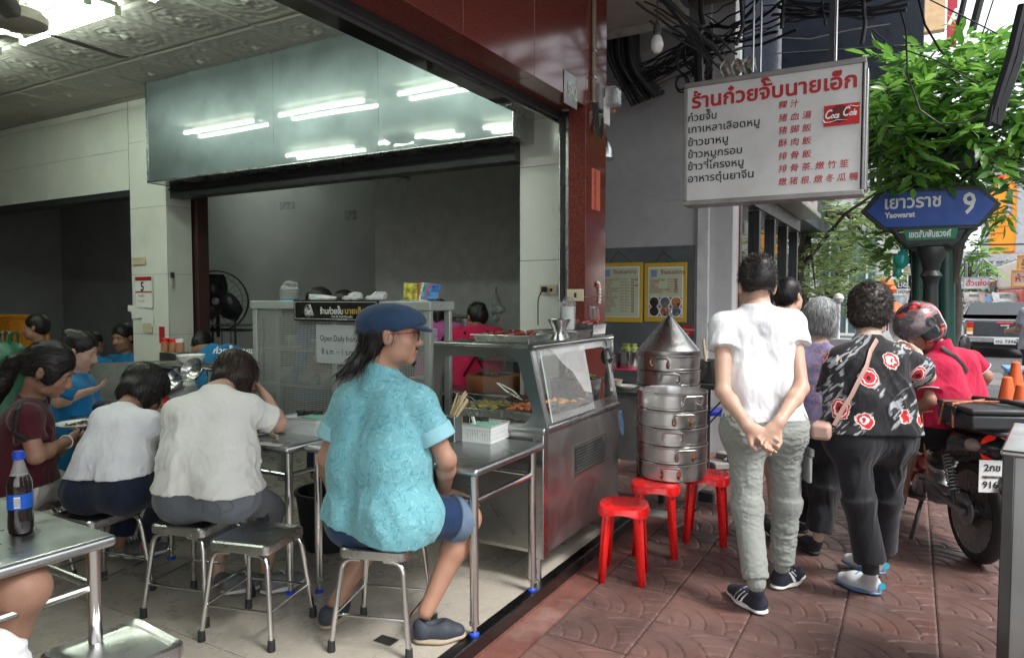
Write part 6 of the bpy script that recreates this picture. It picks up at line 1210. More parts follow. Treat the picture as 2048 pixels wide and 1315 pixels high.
for S_,x,y,l_ in (('L',1762,1192,.0),('R',1770,1158,.02)): f0=GND(x,y,0)+UP*l_; o=shoe(Fw,J['a'+S_],f0,f0+CF*.2-CR*.14,TRN,TRB,lace=TRB,name='trainer',wd=.046); b_=MB(); b_.lathe([(0,-.006),(.016,-.004),(.018,.004)],12,None,Matrix.Translation(f0+UP*.055-CF*.006)@Matrix.Rotation(YAW,4,'Z')@Matrix.Rotation(R(90),4,'X')); b_.build('heel_badge',mat('cyan_badge',(.03,.4,.55),.4),o)
for S_ in 'LR': b_=MB(); b_.tube([lerp(J['k'+S_],J['a'+S_],.82),J['a'+S_]-UP*.03],[.042,.039],14); b_.build('sock',ZIP,Fw)
hair(Fw,J,HC,[((0,-.014,.045),(.1,.118,.105)),((0,-.045,-.01),(.094,.085,.075))],[((0,.135,-.03),(.085,.075,.095)),((0,.05,-.11),(.13,.09,.07)),(((0,-.06,-.075),(0,-.2,-1)),None)],n=5000,ln=.02,flow=(.2,.1,-.5),lift=1.2,jit=1.3,w=.0009,curl=(.006,.014)); 
BEI=mat('beige_leather',(.42,.27,.22),.5); sh_=[c for c in Fw.children if c.name.startswith('shirt')][0]; ctube('bag_strap',[snap(sh_,x,y) for x,y in ((1758,668),(1745,690),(1728,722),(1710,755),(1692,788),(1674,818),(1660,842))],.013,BEI,Fw,flat=.2)
p=pt((1640,858,3.42)); part('shoulder_bag',BEI,Fw,lambda b:b.box((p[0]-.04,p[1]-.03,p[2]-.05),(p[0]+.05,p[1]+.12,p[2]+.03)),bev=.018); fin(Fw)
# ---- rider
J=dict(hd=(1838,658,4.38),nk=(1880,700,4.36),sL=(1862,742,4.3),sR=(1940,722,4.5),eL=(1862,800,4.24),eR=(1972,752,4.48),wL=(1822,832,4.4),wR=(1948,778,4.6),pe=(1905,838,4.36),hL=(1888,848,4.3),hR=(1928,845,4.45),kL=(1822,880,4.42),kR=(1880,880,4.75),aL=(1803,995,4.5),aR=(1862,980,4.8))
Rd,J=human('motorcycle rider in crimson polo shirt and black shorts looking down in his helmet',J,SK3,h=.007,sc=1.0,tr=.115,fwd=-CR*.78-UP*.5-CF*.25,hup=UP*.85-CR*.5,face=True,hsc=1.0,hands={'L':(-CR*.8-UP*.3+CF*.2,-UP,1,.8)})
shirt(Rd,J,RPO,loose=.028,sleeve=.7,hem=pt((1900,848,4.36)),hemn=UP,tr=.115,sc=1.0,h=.007,amp=.006,lam=.06,seed=101,flare=.015)
legs(Rd,J,BT,frac=.95,loose=.03,sc=1.0,upto='k',name='shorts',tr=.115)
for S_ in 'LR': f0=J['a'+S_]-UP*.07; shoe(Rd,J['a'+S_],f0-CF*.03,f0+CF*.2-CR*.12,SNB,SNB,name='shoe')
for S_ in 'L': sh,e=J['sL'],J['eL']; 
for S_ in 'LR':
    sh,e=J['s'+S_],J['e'+S_]; d=unit(e-sh); p=lerp(sh,e,.7); T=Vector(d).to_track_quat('Z','Y').to_matrix().to_4x4(); T.translation=Vector(p-d*.006); b_=MB(); b_.tube([(.072*math.cos(a*.3927),.072*math.sin(a*.3927),0) for a in range(17)],.0025,6,None,T); b_.build('sleeve_trim',WHITEP,Rd)
s=SDF(.006); up=J['_up']; s.cap(J['nk']+up*.0,J['nk']+up*.04,.078,.07,k=.01); s.sub('c',J['nk']-up*.05,J['nk']+up*.15,.062,.06,.01,None,1,k=.004); V,Q=s.run(1); qmesh('collar',V,Q,RPO,Rd)
sh_=[c for c in Rd.children if c.name.startswith('shirt')][0]; ctube('shoulder_strap',[snap(sh_,x,y) for x,y in ((1876,684),(1892,688),(1906,696),(1920,706),(1934,720),(1946,738))],.013,ZIP,Rd,flat=.2)
O,M,sc=J['_O'],J['_M'],1.0; Lc=lambda *a:O+M@np.array(a)
HM,t,b=newmat('helmet_shell'); v=coords(t); g=noise(t,coords(t,(7,7,14),(.5,.3,0)),.9,2,.5,1.5); t.links.new(ramp(t,g,[(.0,(.02,.022,.026)),(.5,(.02,.022,.026)),(.505,(.5,.02,.02)),(.57,(.5,.02,.02)),(.575,(.25,.26,.28)),(.6,(.02,.022,.026))],'CONSTANT'),b.inputs['Base Color']); b.inputs['Roughness'].default_value=.16; b.inputs['Coat Weight'].default_value=1
s=SDF(.007); s.ell(Lc(0,-.012,.04),np.array([.125,.15,.135]),M,k=.03); s.ell(Lc(0,-.02,-.04),np.array([.12,.135,.09]),M,k=.03); s.ell(Lc(0,.02,.12),np.array([.05,.11,.04]),M,k=.03)
s.sub('e',Lc(0,.14,-.035),np.array([.098,.13,.075]),M,None,.01,None,1,k=.01); s.sub('e',Lc(0,.0,-.12),np.array([.09,.11,.14]),M,None,.01,None,1,k=.01); s.sub('plane',Lc(0,0,-.105),M@np.array([0,0,-1.]),0)
V,Q=s.run(1); hm=qmesh('helmet',V,Q,HM,Rd)
VIS,t,b=newmat('visor'); b.inputs['Base Color'].default_value=(.12,.13,.14,1); b.inputs['Roughness'].default_value=.05; b.inputs['Alpha'].default_value=.55; b.inputs['Specular IOR Level'].default_value=1
b_=MB(); n1,n2=18,8; vs=[]
for j in range(n2+1):
    for i in range(n1+1):
        a=R(-85+170*i/n1); el=R(38-62*j/n2)+.25; rx,ry,rz=.138,.172,.15; vs.append(Lc(rx*math.sin(a)*math.cos(el),-.005+ry*math.cos(a)*math.cos(el),.035+rz*math.sin(el)))
b_.add(vs,[(j*(n1+1)+i,j*(n1+1)+i+1,(j+1)*(n1+1)+i+1,(j+1)*(n1+1)+i) for j in range(n2) for i in range(n1)]); b_.build('visor',VIS,hm)
for x in (-1,1): T=Matrix(np.vstack([np.hstack([M,Lc(x*.128,.01,.045)[:,None]]),[0,0,0,1]]).tolist()); b_=MB(); b_.lathe([(.034,-.006),(.034,.004),(.026,.009),(.02,.006),(0,.007)],20,None,T@Matrix.Rotation(R(90)*x,4,'Y')); b_.build('visor_hinge',ZIP,hm)
fin(Rd)
# ---- out-of-frame diners in the foreground
def limb(name,label,caps_,m,h=.007,fold=None):
    r_=thing('person',label,'person',Vector((*caps_[0][0][:2],0))); s=SDF(h)
    for a,b_,ra,rb in caps_: s.cap(a,b_,ra,rb,k=.03)
    V,Q=s.run(1)
    if fold: V=folds(V,Q,fold,.006,.05,4)
    qmesh(name,V,Q,m,r_); return r_
k=pt((48,1178,1.95)); r_=limb('body','bare knee of a diner seated at the left foreground table',[(pt((-240,1150,2.1)),k,.085,.062),(k,pt((10,1260,1.98)),.062,.058),(pt((10,1260,1.98)),pt((-60,1480,2.05)),.058,.035)],SK1)
s=SDF(.009); s.cap(pt((-330,1140,2.1)),pt((-110,1150,2.03)),.11,.095,k=.03); V,Q=s.run(1); qmesh('shorts',V,Q,JB,r_); fixw(r_)
r_=limb('shirt','white shirted diner at the bottom left corner, mostly out of the photo',[(pt((-190,1290,1.3)),pt((-30,1345,1.35)),.1,.07),(pt((-30,1345,1.35)),pt((60,1460,1.4)),.07,.06)],WT,fold=(1,0,.3)); fixw(r_)
J,f,l,p=sitJ(2075,590,9.5,1.0,face=CF); J=stand(J,f,l,p,-.12); X_,J=simple('person in checked shirt at the far right edge by the pickup',J,fabric('grey_check',(.35,.36,.42),.2),SK3,HB,CF,1); fin(X_)
# ---------------------------------------------------------------- things on the tables
def put(x,y,z=TZ): return at(x,y,z=z)
BASK=mat('white_basket',(.68,.7,.68),.4,var=.03)
def basket(name,label,c,w,d,h,rz):
    t=thing(name,label,'basket',c,rz,'white plastic cutlery baskets'); 
    def f(b):
        n=int(w/.0095); m=int(d/.0095)
        for z0,z1 in ((0,.006),(h*.33,h*.36),(h*.64,h*.67),(h-.012,h)):
            b.box((-w/2,-d/2,z0),(w/2,-d/2+.004,z1)); b.box((-w/2,d/2-.004,z0),(w/2,d/2,z1)); b.box((-w/2,-d/2+.0041,z0),(-w/2+.004,d/2-.0041,z1)); b.box((w/2-.004,-d/2+.0041,z0),(w/2,d/2-.0041,z1))
        for i in range(n+1):
            x=-w/2+(w-.005)*i/n; 
            for y in (-d/2+.0008,d/2-.0032): b.box((x,y,.001),(x+.005,y+.0024,h-.001))
        for i in range(m+1):
            y=-d/2+(d-.005)*i/m
            for x in (-w/2+.0008,w/2-.0032): b.box((x,y,.001),(x+.0024,y+.005,h-.001))
    o=part('mesh_wall',BASK,t,f); o['kind']='stuff'; part('rim',mat('basket_rim',(.36,.37,.36),.4),t,lambda b:(b.box((-w/2-.004,-d/2-.004,h),(w/2+.004,-d/2+.006,h+.006)),b.box((-w/2-.004,d/2-.006,h),(w/2+.004,d/2+.004,h+.006)),b.box((-w/2-.004,-d/2+.0061,h),(-w/2+.006,d/2-.0061,h+.006)),b.box((w/2-.006,-d/2+.0061,h),(w/2+.004,d/2-.0061,h+.006))),bev=.002)
    part('base',BASK,t,lambda b:b.box((-w/2+.005,-d/2+.005,.001),(w/2-.005,d/2-.005,.005))); return t
def filler(c,l):
    t=thing('sauce_tray',l,'tray',c,0,'green lidded trays in the baskets'); part('lid',mat('mint_plastic',(.2,.45,.33),.35),t,lambda b:b.box((-.07,-.05,0),(.07,.05,.008)),bev=.003); return t
c=put(940,882); bk=basket('cutlery_basket','white woven cutlery basket at the right end of the table by the food counter',(c.x-.02,c.y+.09,TZ),.27,.2,.075,R(3)); filler((c.x+.03,c.y+.09,TZ+.07),'pale green plastic lid in the basket by the food counter')
c2=put(598,866); basket('cutlery_basket','white woven cutlery basket between the two diners on the table',(c2.x,c2.y+.08,TZ),.25,.2,.075,R(3)); filler((c2.x+.03,c2.y+.1,TZ+.07),'pale green plastic lid in the basket left of the man in turquoise')
for k,(dx,dy) in enumerate(((-.03,.05),(.015,.06),(-.09,.04))):
    for cc,w in ((c,'by the food counter'),(c2,'left of the man in turquoise')):
        t=thing('sauce_jar','black lidded sauce jar, %s, in the basket %s'%(('middle one','right one','left one')[k],w),'jar',(cc.x+dx-.03,cc.y+dy+.09,TZ+.006),0,'sauce jars in the baskets'); part('jar',GL,t,lambda b:b.lathe([(.022,0),(.024,.06)],16)); part('lid',BLACK,t,lambda b:b.lathe([(.026,.06),(.026,.085),(0,.087)],18))
t=thing('orange_lid_jar','round orange topped jar in the basket by the food counter','jar',(c.x-.115,c.y+.06,TZ+.006)); part('lid',mat('orange_lid',(.75,.3,.02),.3),t,lambda b:b.lathe([(.026,.06),(.028,.075),(.026,.098),(.015,.11),(0,.113)],20)); part('jar',WHITEP,t,lambda b:b.lathe([(.024,0),(.026,.06)],16))
t=thing('white_scoop','white plastic scoop standing in the basket by the food counter','scoop',(c.x+.0,c.y+.05,TZ+.06)); part('handle',WHITEP,t,lambda b:b.box((-.008,-.004,0),(.008,.004,.055),M=Matrix.Rotation(R(-18),4,'Y')),bev=.002)
p=at(905,850,Y=2.82); t=thing('chopstick_holder','square steel cup of wooden chopsticks beside the man in turquoise','chopstick cup',(p.x,2.82,TZ))
part('cup',STEELD,t,lambda b:b.box((-.035,-.035,0),(.035,.035,.13)),bev=.004)
WD=mat('chopstick_wood',(.62,.5,.3),.6)
for k in range(16):
    x,y=random.uniform(-.025,.025),random.uniform(-.02,.02); part('chopstick',WD,t,lambda b:b.tube([(x,y,.1),(x+.05+random.uniform(-.02,.04),y+.01,.2+random.uniform(0,.05))],.004,5))
def bowl(label,c,r,h,m=CER,name='bowl',food=None,group=None):
    t=thing(name,label,'bowl' if 'plate' not in name else 'plate',c,0,group); b=MB(); bowl_mesh(b,r,h); b.build(name+'_body',m,t); 
    if food: heap(t,24,r*.55,r*.55,h*.55,food,(.008,.018),.01,'noodles')
    return t
CLAY=mat('brown_clay',(.38,.17,.04),.35,var=.2)
q=put(490,872); bowl('small white saucer under the brown clay cup on the table',(q.x,q.y+.04,TZ),.085,.012,name='plate'); t=thing('clay_cup','orange brown clay soup cup on a saucer beside the diner in grey jeans','cup',(q.x,q.y+.04,TZ+.008)); part('cup',CLAY,t,lambda b:b.lathe([(.035,0),(.05,.02),(.052,.07),(.048,.072),(.045,.02),(0,.01)],24))
q=put(522,868); bowl('white plate of leftover meat behind the brown clay cup',(q.x,q.y+.07,TZ),.1,.02,name='plate',food=BROWNM)
for k in range(2): t=thing('chopstick',('upper','lower')[k]+' wooden chopstick resting across the plate by the clay cup','chopstick',(0,0,0)); a=put(508+6*k,852,TZ+.03); e=put(556,876-5*k,TZ+.012); t.location=a; part('stick',WD,t,lambda b:b.tube([(0,0,0),e-a],.0035,5))
q=put(540,888); t=thing('napkin','white paper napkin lying near the front edge of the middle table','napkin',(q.x,q.y,TZ+.001)); part('sheet',PAPER,t,lambda b:b.box((-.07,-.03,0),(.07,.03,.002),M=Matrix.Rotation(R(10),4,'Z')))
t=thing('spoon','steel spoon on the napkin near the table edge','spoon',(q.x+.08,q.y+.02,TZ+.003)); part('spoon',STEEL,t,lambda b:(b.tube([(-.05,0,0),(.04,.01,.003)],[.003,.004],6,flat=.4),b.lathe([(.002,0),(.016,.003),(.018,.006)],12,None,Matrix.Translation((-.06,-.003,0)))))
q=put(148,856); bowl('white plate of food in front of the woman in maroon',(q.x,q.y+.03,TZ),.12,.025,name='plate',food=BROWNM)
q=put(330,870); bowl('white bowl of noodles in front of the diner with bob hair',(q.x,q.y+.1,TZ),.09,.05,food=MEAT)
# fg bottle
q=at(20,1070,z=TZ); t=thing('cola_bottle','plastic cola bottle with blue cap and blue label on the foreground table','bottle',(q.x,q.y+.03,TZ))
COLA,n_,b=newmat('cola_plastic'); b.inputs['Base Color'].default_value=(.012,.005,.004,1); b.inputs['Roughness'].default_value=.08; b.inputs['Coat Weight'].default_value=.6
dz=q.y; hh=(at(20,900,Y=q.y+.03).z-TZ); k=hh/.235
part('bottle',COLA,t,lambda b:b.lathe([(.02*k,0),(.03*k,.004*k),(.033*k,.02*k),(.0325*k,.04*k),(.031*k,.06*k),(.031*k,.115*k),(.0325*k,.13*k),(.031*k,.15*k),(.024*k,.17*k)],32))
part('neck',GL,t,lambda b:b.lathe([(.024*k,.1701*k),(.016*k,.195*k),(.0125*k,.21*k),(.0125*k,.222*k)],28)); part('cap',mat('cap_blue',(.01,.06,.5),.35),t,lambda b:b.lathe([(.0145*k,.215*k),(.0155*k,.22*k),(.0155*k,.235*k),(.013*k,.238*k),(0,.238*k)],28))
LB,n_,b=newmat('label_blue'); b.inputs['Base Color'].default_value=(.01,.1,.5,1); b.inputs['Roughness'].default_value=.3
lb=part('label',LB,t,lambda b:b.lathe([(.0325*k,.075*k),(.0325*k,.118*k)],32)); 
b=MB(); b.box((-.008,-.0336*k,.08*k),(.008,-.0328*k,.112*k),WHITEP)
for i in range(7): b.box((-.007+.0022*i,-.034*k,.083*k),(-.0062+.0022*i,-.0337*k,.108*k),INK)
b.build('barcode',None,lb).rotation_euler=(0,0,R(52))
# prep stand behind the diners
pst=thing('prep_stand','grey steel prep stand with sloped lids behind the diners','stand',(-4.0,3.1,FZ)); z1=at(360,730,Y=3.2).z
xl,xr=at(300,730,Y=3.2).x,at(445,730,Y=3.2).x
part('shelf_top',STEEL,pst,lambda b:b.box((xl,3.15,z1-.02),(xr,3.45,z1)),bev=.004)
for x in (xl+.35,xr-.15): part('post',TUBE,pst,lambda b:b.tube([(x,3.2,FZ),(x,3.2,z1-.021)],.012,10))
LIDM=mat('grey_lid',(.24,.24,.235),.42,metal=.4,var=.08)
a0,a1,a2,a3=at(178,730,Y=3.3),at(380,722,Y=3.3),at(402,800,Y=2.98),at(200,800,Y=2.98)
part('sloped_lid',LIDM,pst,lambda b:b.add([a0,a1,a2,a3],[(0,1,2,3)])).modifiers.new('s','SOLIDIFY').thickness=.02
a0,a1=at(115,785,Y=2.97),at(235,790,Y=2.97); part('box_front',LIDM,pst,lambda b:b.box((a0.x,2.965,TZ-.1),(a1.x+.3,2.99,a0.z)),bev=.004); part('box_body',LIDM,pst,lambda b:b.box((a0.x,2.991,.3),(xr,3.4,a0.z-.12))); fixw(pst)
q=at(377,727,Y=3.25); bowl('large white ceramic bowl on the steel prep stand',(q.x,3.27,z1),.1,.07)
t=thing('steel_box','dark steel box under the spice jars on the prep stand','box',(at(340,722,Y=3.3).x,3.34,z1)); part('box',STEELD,t,lambda b:b.box((-.1,-.06,0),(.1,.06,.075)),bev=.004)
for k,(x,w) in enumerate(((328,'left'),(345,'right'),(358,'far right'))): 
    p=at(x,700,Y=3.33); t=thing('spice_jar','spice jar with red lid on the prep stand, '+w+' one','jar',(p.x,3.34+.0*k,z1+.076),0,'spice jars on the prep stand'); part('jar',mat('spice',(.45,.2,.1),.4),t,lambda b:b.lathe([(.028,0),(.03,.01),(.03,.075)],16)); part('lid',REDP if k<2 else PAPER,t,lambda b:b.lathe([(.031,.075),(.031,.1),(0,.103)],16))
for k,(x,y) in enumerate(((360,765),(395,745))): p=at(x,y,Y=3.05); t=thing('steel_bowl','steel mixing bowl tilted on the prep stand, '+('lower','upper')[k]+' one','bowl',p); b=MB(); bowl_mesh(b,.085,.06); o=b.build('bowl',STEEL,t); o.rotation_euler=(R(60),R(20*k),0)
q=at(172,785,Y=3.05); t=thing('green_bowl','bright green plastic bowl with halved boiled eggs','bowl',(q.x,3.08,a0.z+.0)); b=MB(); bowl_mesh(b,.075,.04); b.build('bowl',mat('lime_plastic',(.1,.5,.03),.35),t)
for k in range(4): part('egg',mat('egg_white',(.75,.72,.62),.3),t,lambda b:b.lathe([(0,-.02),(.016,-.012),(.02,.0),(.014,.018),(0,.024)],12,None,Matrix.Translation((-.05+.025*k,.0,.05+.015*(k%2)))@Matrix.Rotation(k,4,'X')))
for k,(x,y,m_) in enumerate(((318,820,BLUECAP),(330,832,REDP),(325,805,REDP))): p=at(x,y,Y=2.9); t=thing('condiment_pot',('blue','red','small red')[k]+' condiment pot on the table past the diner with bob hair','pot',(p.x,2.88,TZ)); part('pot',m_,t,lambda b:b.lathe([(.03,0),(.04,.03),(.036,.07),(.015,.09),(0,.095)],16))
for k,(x,y,l) in enumerate(((632,1010,'black plastic bin under the table left of the man in turquoise'),)): p=at(x,1070,Y=2.85); t=thing('waste_bin',l,'bin',(p.x,2.95,FZ)); part('bin',mat('bin_black',(.015,.016,.02),.4),t,lambda b:b.lathe([(.14,0),(.18,.3),(.19,.31),(.19,.33),(.17,.33),(.13,.02),(0,.02)],28))
# ---------------------------------------------------------------- plastic stools
def pstool(label,c,rz,m,h=.41,s=1,group='red plastic stools',hang=0):
    t=thing('plastic_stool',label,'stool',c,rz,group)
    def seat(b):
        n=40; R0=.132*s; prof=[(R0*.55,h-.003),(R0*.88,h-.002),(R0*.98,h-.008),(R0*1.04,h-.03),(R0*1.05,h-.055),(R0*1.03,h-.055),(R0*1.0,h-.03),(R0*.9,h-.014),(R0*.5,h-.01)]
        vs=[];fs=[];k=len(prof)
        for i,(r,z) in enumerate(prof):
            for j in range(n):
                a=2*math.pi*j/n; q=1+.1*abs(math.cos(2*a))**3*(1 if 1<=i<=7 else .3) ; sag=-.022*(1-abs(math.cos(2*(a)))**2) if i in (4,5) else 0
                vs.append((r*q*math.cos(a+math.pi/4),r*q*math.sin(a+math.pi/4),z-sag*-1 if False else z+(.02*(1-abs(math.cos(2*a))**2) if i in (4,5) else 0)))
        for i in range(k-1):
            for j in range(n): q=(j+1)%n; fs.append((i*n+j,i*n+q,(i+1)*n+q,(i+1)*n+j))
        b.add(vs,fs)
    part('seat',m,t,seat)
    def disc_holes(b):
        R0=.132*s; 
        for i in range(-6,7):
            for j in range(-6,7):
                x,y=i*.0125*s,j*.0125*s
                if math.hypot(x,y)<R0*.58: continue
        b.lathe([(0,h-.003),(R0*.56,h-.0028)],40)
    d=part('seat_disc',PERFR if m is REDP else m,t,disc_holes)
    for k in range(4):
        a=math.pi/4+k*math.pi/2; dx,dy=math.cos(a),math.sin(a); px,py=-dy,dx; vs=[]; L=[(.118,h-.02,.028),(.128,h-.07,.03),(.14,h*.5,.025),(.158,.0,.021)]
        for r,z,w in L:
            r*=s; 
            for (o,q) in ((-w,-.016),(-w*.5,.004),(0,-.002),(w*.5,.004),(w,-.016)): vs.append((dx*(r+q)+px*o*s,dy*(r+q)+py*o*s,z))
        fs=[(i*5+j,i*5+j+1,i*5+j+6,i*5+j+5) for i in range(3) for j in range(4)]
        o=part('leg',m,t,lambda b:b.add(vs,fs)); sm=o.modifiers.new('s','SOLIDIFY'); sm.thickness=.0045; sm.offset=-1
    return t
PERFR,t_,b=newmat('red_perforated'); v=coords(t_,(85,85,85)); vo=N(t_,'TexVoronoi',Scale=1,Randomness=0); t_.links.new(v,vo.inputs['Vector']); t_.links.new(ramp(t_,vo.outputs['Distance'],[(.36,(.2,.004,.004)),(.42,(.72,.012,.012))]),b.inputs['Base Color']); b.inputs['Roughness'].default_value=.3
bump(t_,ramp(t_,vo.outputs['Distance'],[(.34,(0,0,0)),(.42,(1,1,1))]),b,.6,.003)
pstool('empty red plastic stool standing nearest the step',(-1.315,3.53,0),R(15),REDP,.405)
pstool('red plastic stool carrying the front left side of the steamers',(-1.29,3.98,0),R(18),REDP,.415,1.05)
pstool('red plastic stool under the back right of the steamer stack',(-1.08,4.34,0),R(10),REDP,.415,1.05)
BLP=mat('blue_stool_plastic',(.012,.03,.32),.3,var=.1,coat=.2); q=at(1427,935,z=0); q2=at(1428,818,Y=q.y+.1)
pstool('dark blue plastic stool by the white pilaster',(q.x,q.y+.12,0),R(10),BLP,q2.z,1.15,group='blue plastic stools')
for k,(x,y) in enumerate(((1418,925),(1440,930),(1462,922),(1405,915),(1450,910))): 
    p=at(x,y,z=.03); t=thing('paving_stone','loose grey paving stone under the blue stool, number from the left '.replace(', number from the left','')+('first','second','fourth','back left','back right')[k]+' one','stone',(p.x,p.y,.0)); part('stone',CONC,t,lambda b:b.box((-.07,-.05,0),(.07,.05,.06),M=Matrix.Rotation(k*.7,4,'Z')),bev=.012)
# ---------------------------------------------------------------- steamers
RUST=mat('rust_patch',(.2,.08,.025),.8,var=.6,vs=40)
def tier(label,c,r,h,ang,rust=False,open_=False,dbl=True,group='steamer tiers'):
    t=thing('steamer_tier',label,'steamer',c,0,group)
    pr=[(r-.012,0),(r-.004,.004),(r-.004,.014),(r,.018),(r,h-.014),(r+.004,h-.012),(r+.005,h-.002),(r-.003,h),(r-.006,h-.01),(r-.01,.01)]
    part('body',STEAMM,t,lambda b:b.lathe(pr+([(r-.012,.02),(0,.02)] if open_ else []),64))
    hw=.062; plate_r=r+.0015
    def arc(b,a0,a1,z0,z1,rr,m=None): n=8; vs=[(rr*math.cos(a0+(a1-a0)*i/n),rr*math.sin(a0+(a1-a0)*i/n),z) for z in (z0,z1) for i in range(n+1)]; b.add(vs,[(i,i+1,n+2+i,n+1+i) for i in range(n)],m)
    a=ang; pl=part('handle_plate',STEAMM,t,lambda b:arc(b,a-.35,a+.35,h*.12,h*.8,r+.003))
    if rust:
        for s_ in (-1,1): part('rust',RUST,pl,lambda b:b.lathe([(0,0),(.011,.0005),(.016,.0),(.018,-.001)],9,None,Matrix.Translation(((r+.0045)*math.cos(a+s_*.24),(r+.0045)*math.sin(a+s_*.24),h*.42))@Matrix.Rotation(a+s_*.24,4,'Z')@Matrix.Rotation(R(90),4,'Y')@Matrix.Diagonal((1.6,.8,1,1))))
    P_=lambda rr,aa,z: Vector((rr*math.cos(aa),rr*math.sin(aa),z))
    part('handle',STEAMM,t,lambda b:b.tube(round_path([P_(r+.002,a-.24,h*.36),P_(r+.03,a-.25,h*.38),P_(r+.038,a-.25,h*.86),P_(r+.038,a+.25,h*.86),P_(r+.03,a+.25,h*.38),P_(r+.002,a+.24,h*.36)],.016,3),.0075,10,flat=.6))
    for s_ in (-1,1):
        for z in (h*.28,h*.52): part('rivet',STEAMM,t,lambda b:b.lathe([(.004,0),(.003,.002),(0,.003)],8,None,Matrix.Translation(P_(r+.003,a+s_*.3,z))@Matrix.Rotation(a+s_*.3,4,'Z')@Matrix.Rotation(R(90),4,'Y')))
    return t
sc_=Vector((-1.255,4.19,.416)); H5=(.52)/5; va_=math.atan2(-sc_.y,-sc_.x)
an=[.18,-.05,.55-.3,-.02,-.35]  # handle directions seen from the street, top to bottom
for k in range(5):
    off=[.52,.33,.08,.4,-.0][4-(4-k)] if False else [ -.05,.36,.02,.3,.55][k]
    tier('open steel steamer tier, '+['bottom one of the front stack on the red stools','second from the bottom of the front stack','third from the bottom, middle of the front stack','fourth from the bottom of the front stack','topmost open tier of the front stack'][k],(sc_.x+random.uniform(-.003,.003),sc_.y,sc_.z+k*H5),.207,H5+.0,va_+off,rust=k in (0,1,3),open_=k==4)
rc=at(1337,720,d=4.9); zc=at(1337,712,Y=rc.y-.2).z
for k in range(7): tier('steel steamer tier '+['at the bottom','second from the bottom','third from the bottom','fourth from the bottom','fifth from the bottom','sixth from the bottom','just under the cone lid'][k]+' of the rear stack',(rc.x,rc.y,zc-H5*(7-k)),.213,H5,va_-.25+.3*(k%2),rust=k>5,group='rear steamer tiers')
t=thing('cone_cover','tall conical steel lid on the rear steamer stack','lid',(rc.x,rc.y,zc)); za=at(1337,630,Y=rc.y).z-zc
part('cone',STEAMM,t,lambda b:b.lathe([(.215,0),(.217,.004),(.217,.028),(.212,.031),(.208,.036)]+[(.208-.18*q/8,.036+(za-.056)*q/8) for q in range(1,9)]+[(.012,za-.004),(0,za)],64)); part('ring',STEAMM,t,lambda b:b.tube([(.02*math.cos(a*.524),0,za+.018+.02*math.sin(a*.524)) for a in range(13)],.003,6))
t=thing('gas_burner','black cast iron gas burner stand under the rear steamer stack','burner',(rc.x,rc.y,0)); part('ring',DARKM,t,lambda b:b.lathe([(.2,zc-H5*7-.04),(.215,zc-H5*7-.04),(.215,zc-H5*7-.002),(.2,zc-H5*7-.002)],32))
for k in range(4): a=k*math.pi/2+.5; part('leg',DARKM,t,lambda b:b.box((.19*math.cos(a)-.02,.19*math.sin(a)-.02,0),(.19*math.cos(a)+.02,.19*math.sin(a)+.02,zc-H5*7-.041)))
t=thing('gas_valve','black gas valve block on the pavement right of the red stools','valve',at(1412,1000,z=0)); part('block',DARKM,t,lambda b:b.box((-.05,-.04,0),(.06,.04,.07)),bev=.008)
t=thing('gas_hose','pale rubber hose looping down behind the red stools','hose',at(1380,1040,z=.0)); part('hose',mat('hose_pale',(.4,.4,.33),.5),t,lambda b:b.tube([at(x,y,Y=4.45) for x,y in ((1372,975),(1385,985),(1390,1010),(1380,1040),(1350,1055),(1300,1060),(1262,1058))],.008,8)); fixw(t)
# bay tables, pots
bt=thing('side_table','steel side table with bowls and pots left of the steamers','table',(-2.0,5.4,0)); z=at(1235,782,Y=5.0).z; xa,xb=at(1215,790,Y=5.0).x,at(1290,780,Y=5.0).x
part('top',STEELD,bt,lambda b:b.box((xa-.4,5.0,z-.03),(xb,5.6,z)),bev=.005)
for x in (xa-.3,xb-.04):
    for y in (5.05,5.5): part('leg',TUBE,bt,lambda b:b.tube([(x,y,0),(x,y,z-.031)],.014,10))
part('door',mat('cabinet_white',(.4,.4,.4),.5),bt,lambda b:b.box((xa-.38,5.08,.25),(xb-.06,5.1,z-.05)),bev=.004); part('upper_shelf',STEELD,bt,lambda b:b.box((xa-.3,5.45,z+.09),(xb+.1,5.7,z+.11))); fixw(bt)
for k,(x,y,l,r,h_) in enumerate(((1228,780,'cream bowl at the near corner of the side table',.06,.07),(1252,778,'pale dish stack by the cream bowl on the side table',.08,.03))): p=at(x,y,Y=5.12); bowl(l,(p.x,5.14,z),r,h_,m=CREAM if k==0 else CER)
p=at(1258,745,Y=5.55); pot('steel pot holding green filled bags beside the steamer',(p.x,5.56,z+.112),.085,.15,handles=False); 
for k in range(6): a=k*1.05; t=thing('drink_bag','clear bag of green drink in the steel pot, '+('front','front right','back right','back','back left','front left')[k]+' one','bag',(p.x+.045*math.cos(a-1.57),5.56+.045*math.sin(a-1.57),z+.24)); part('bag',mat('green_juice',(.35,.42,.1),.3,coat=.5),t,lambda b:b.lathe([(.02,0),(.03,.02),(.03,.05),(.012,.065),(.02,.085)],12))
p=at(1225,745,Y=5.55); pot('short steel pot at the left end of the side table shelf',(p.x,5.56,z+.112),.07,.12,handles=False)
t=thing('pink_tray','pink plastic tray on the side table shelf under the pots','tray',(p.x+.1,5.5,z+.11)); part('tray',mat('pink_plastic',(.55,.05,.12),.4),t,lambda b:b.box((-.15,-.07,0),(.17,.07,.012)),bev=.004)
t2_=thing('wok_stand','black metal stand right of the rear steamers holding a dark pot','stand',(-1.6,5.6,0)); z=at(1430,768,Y=5.5).z; xa,xb=at(1392,770,Y=5.5).x,at(1462,770,Y=5.5).x
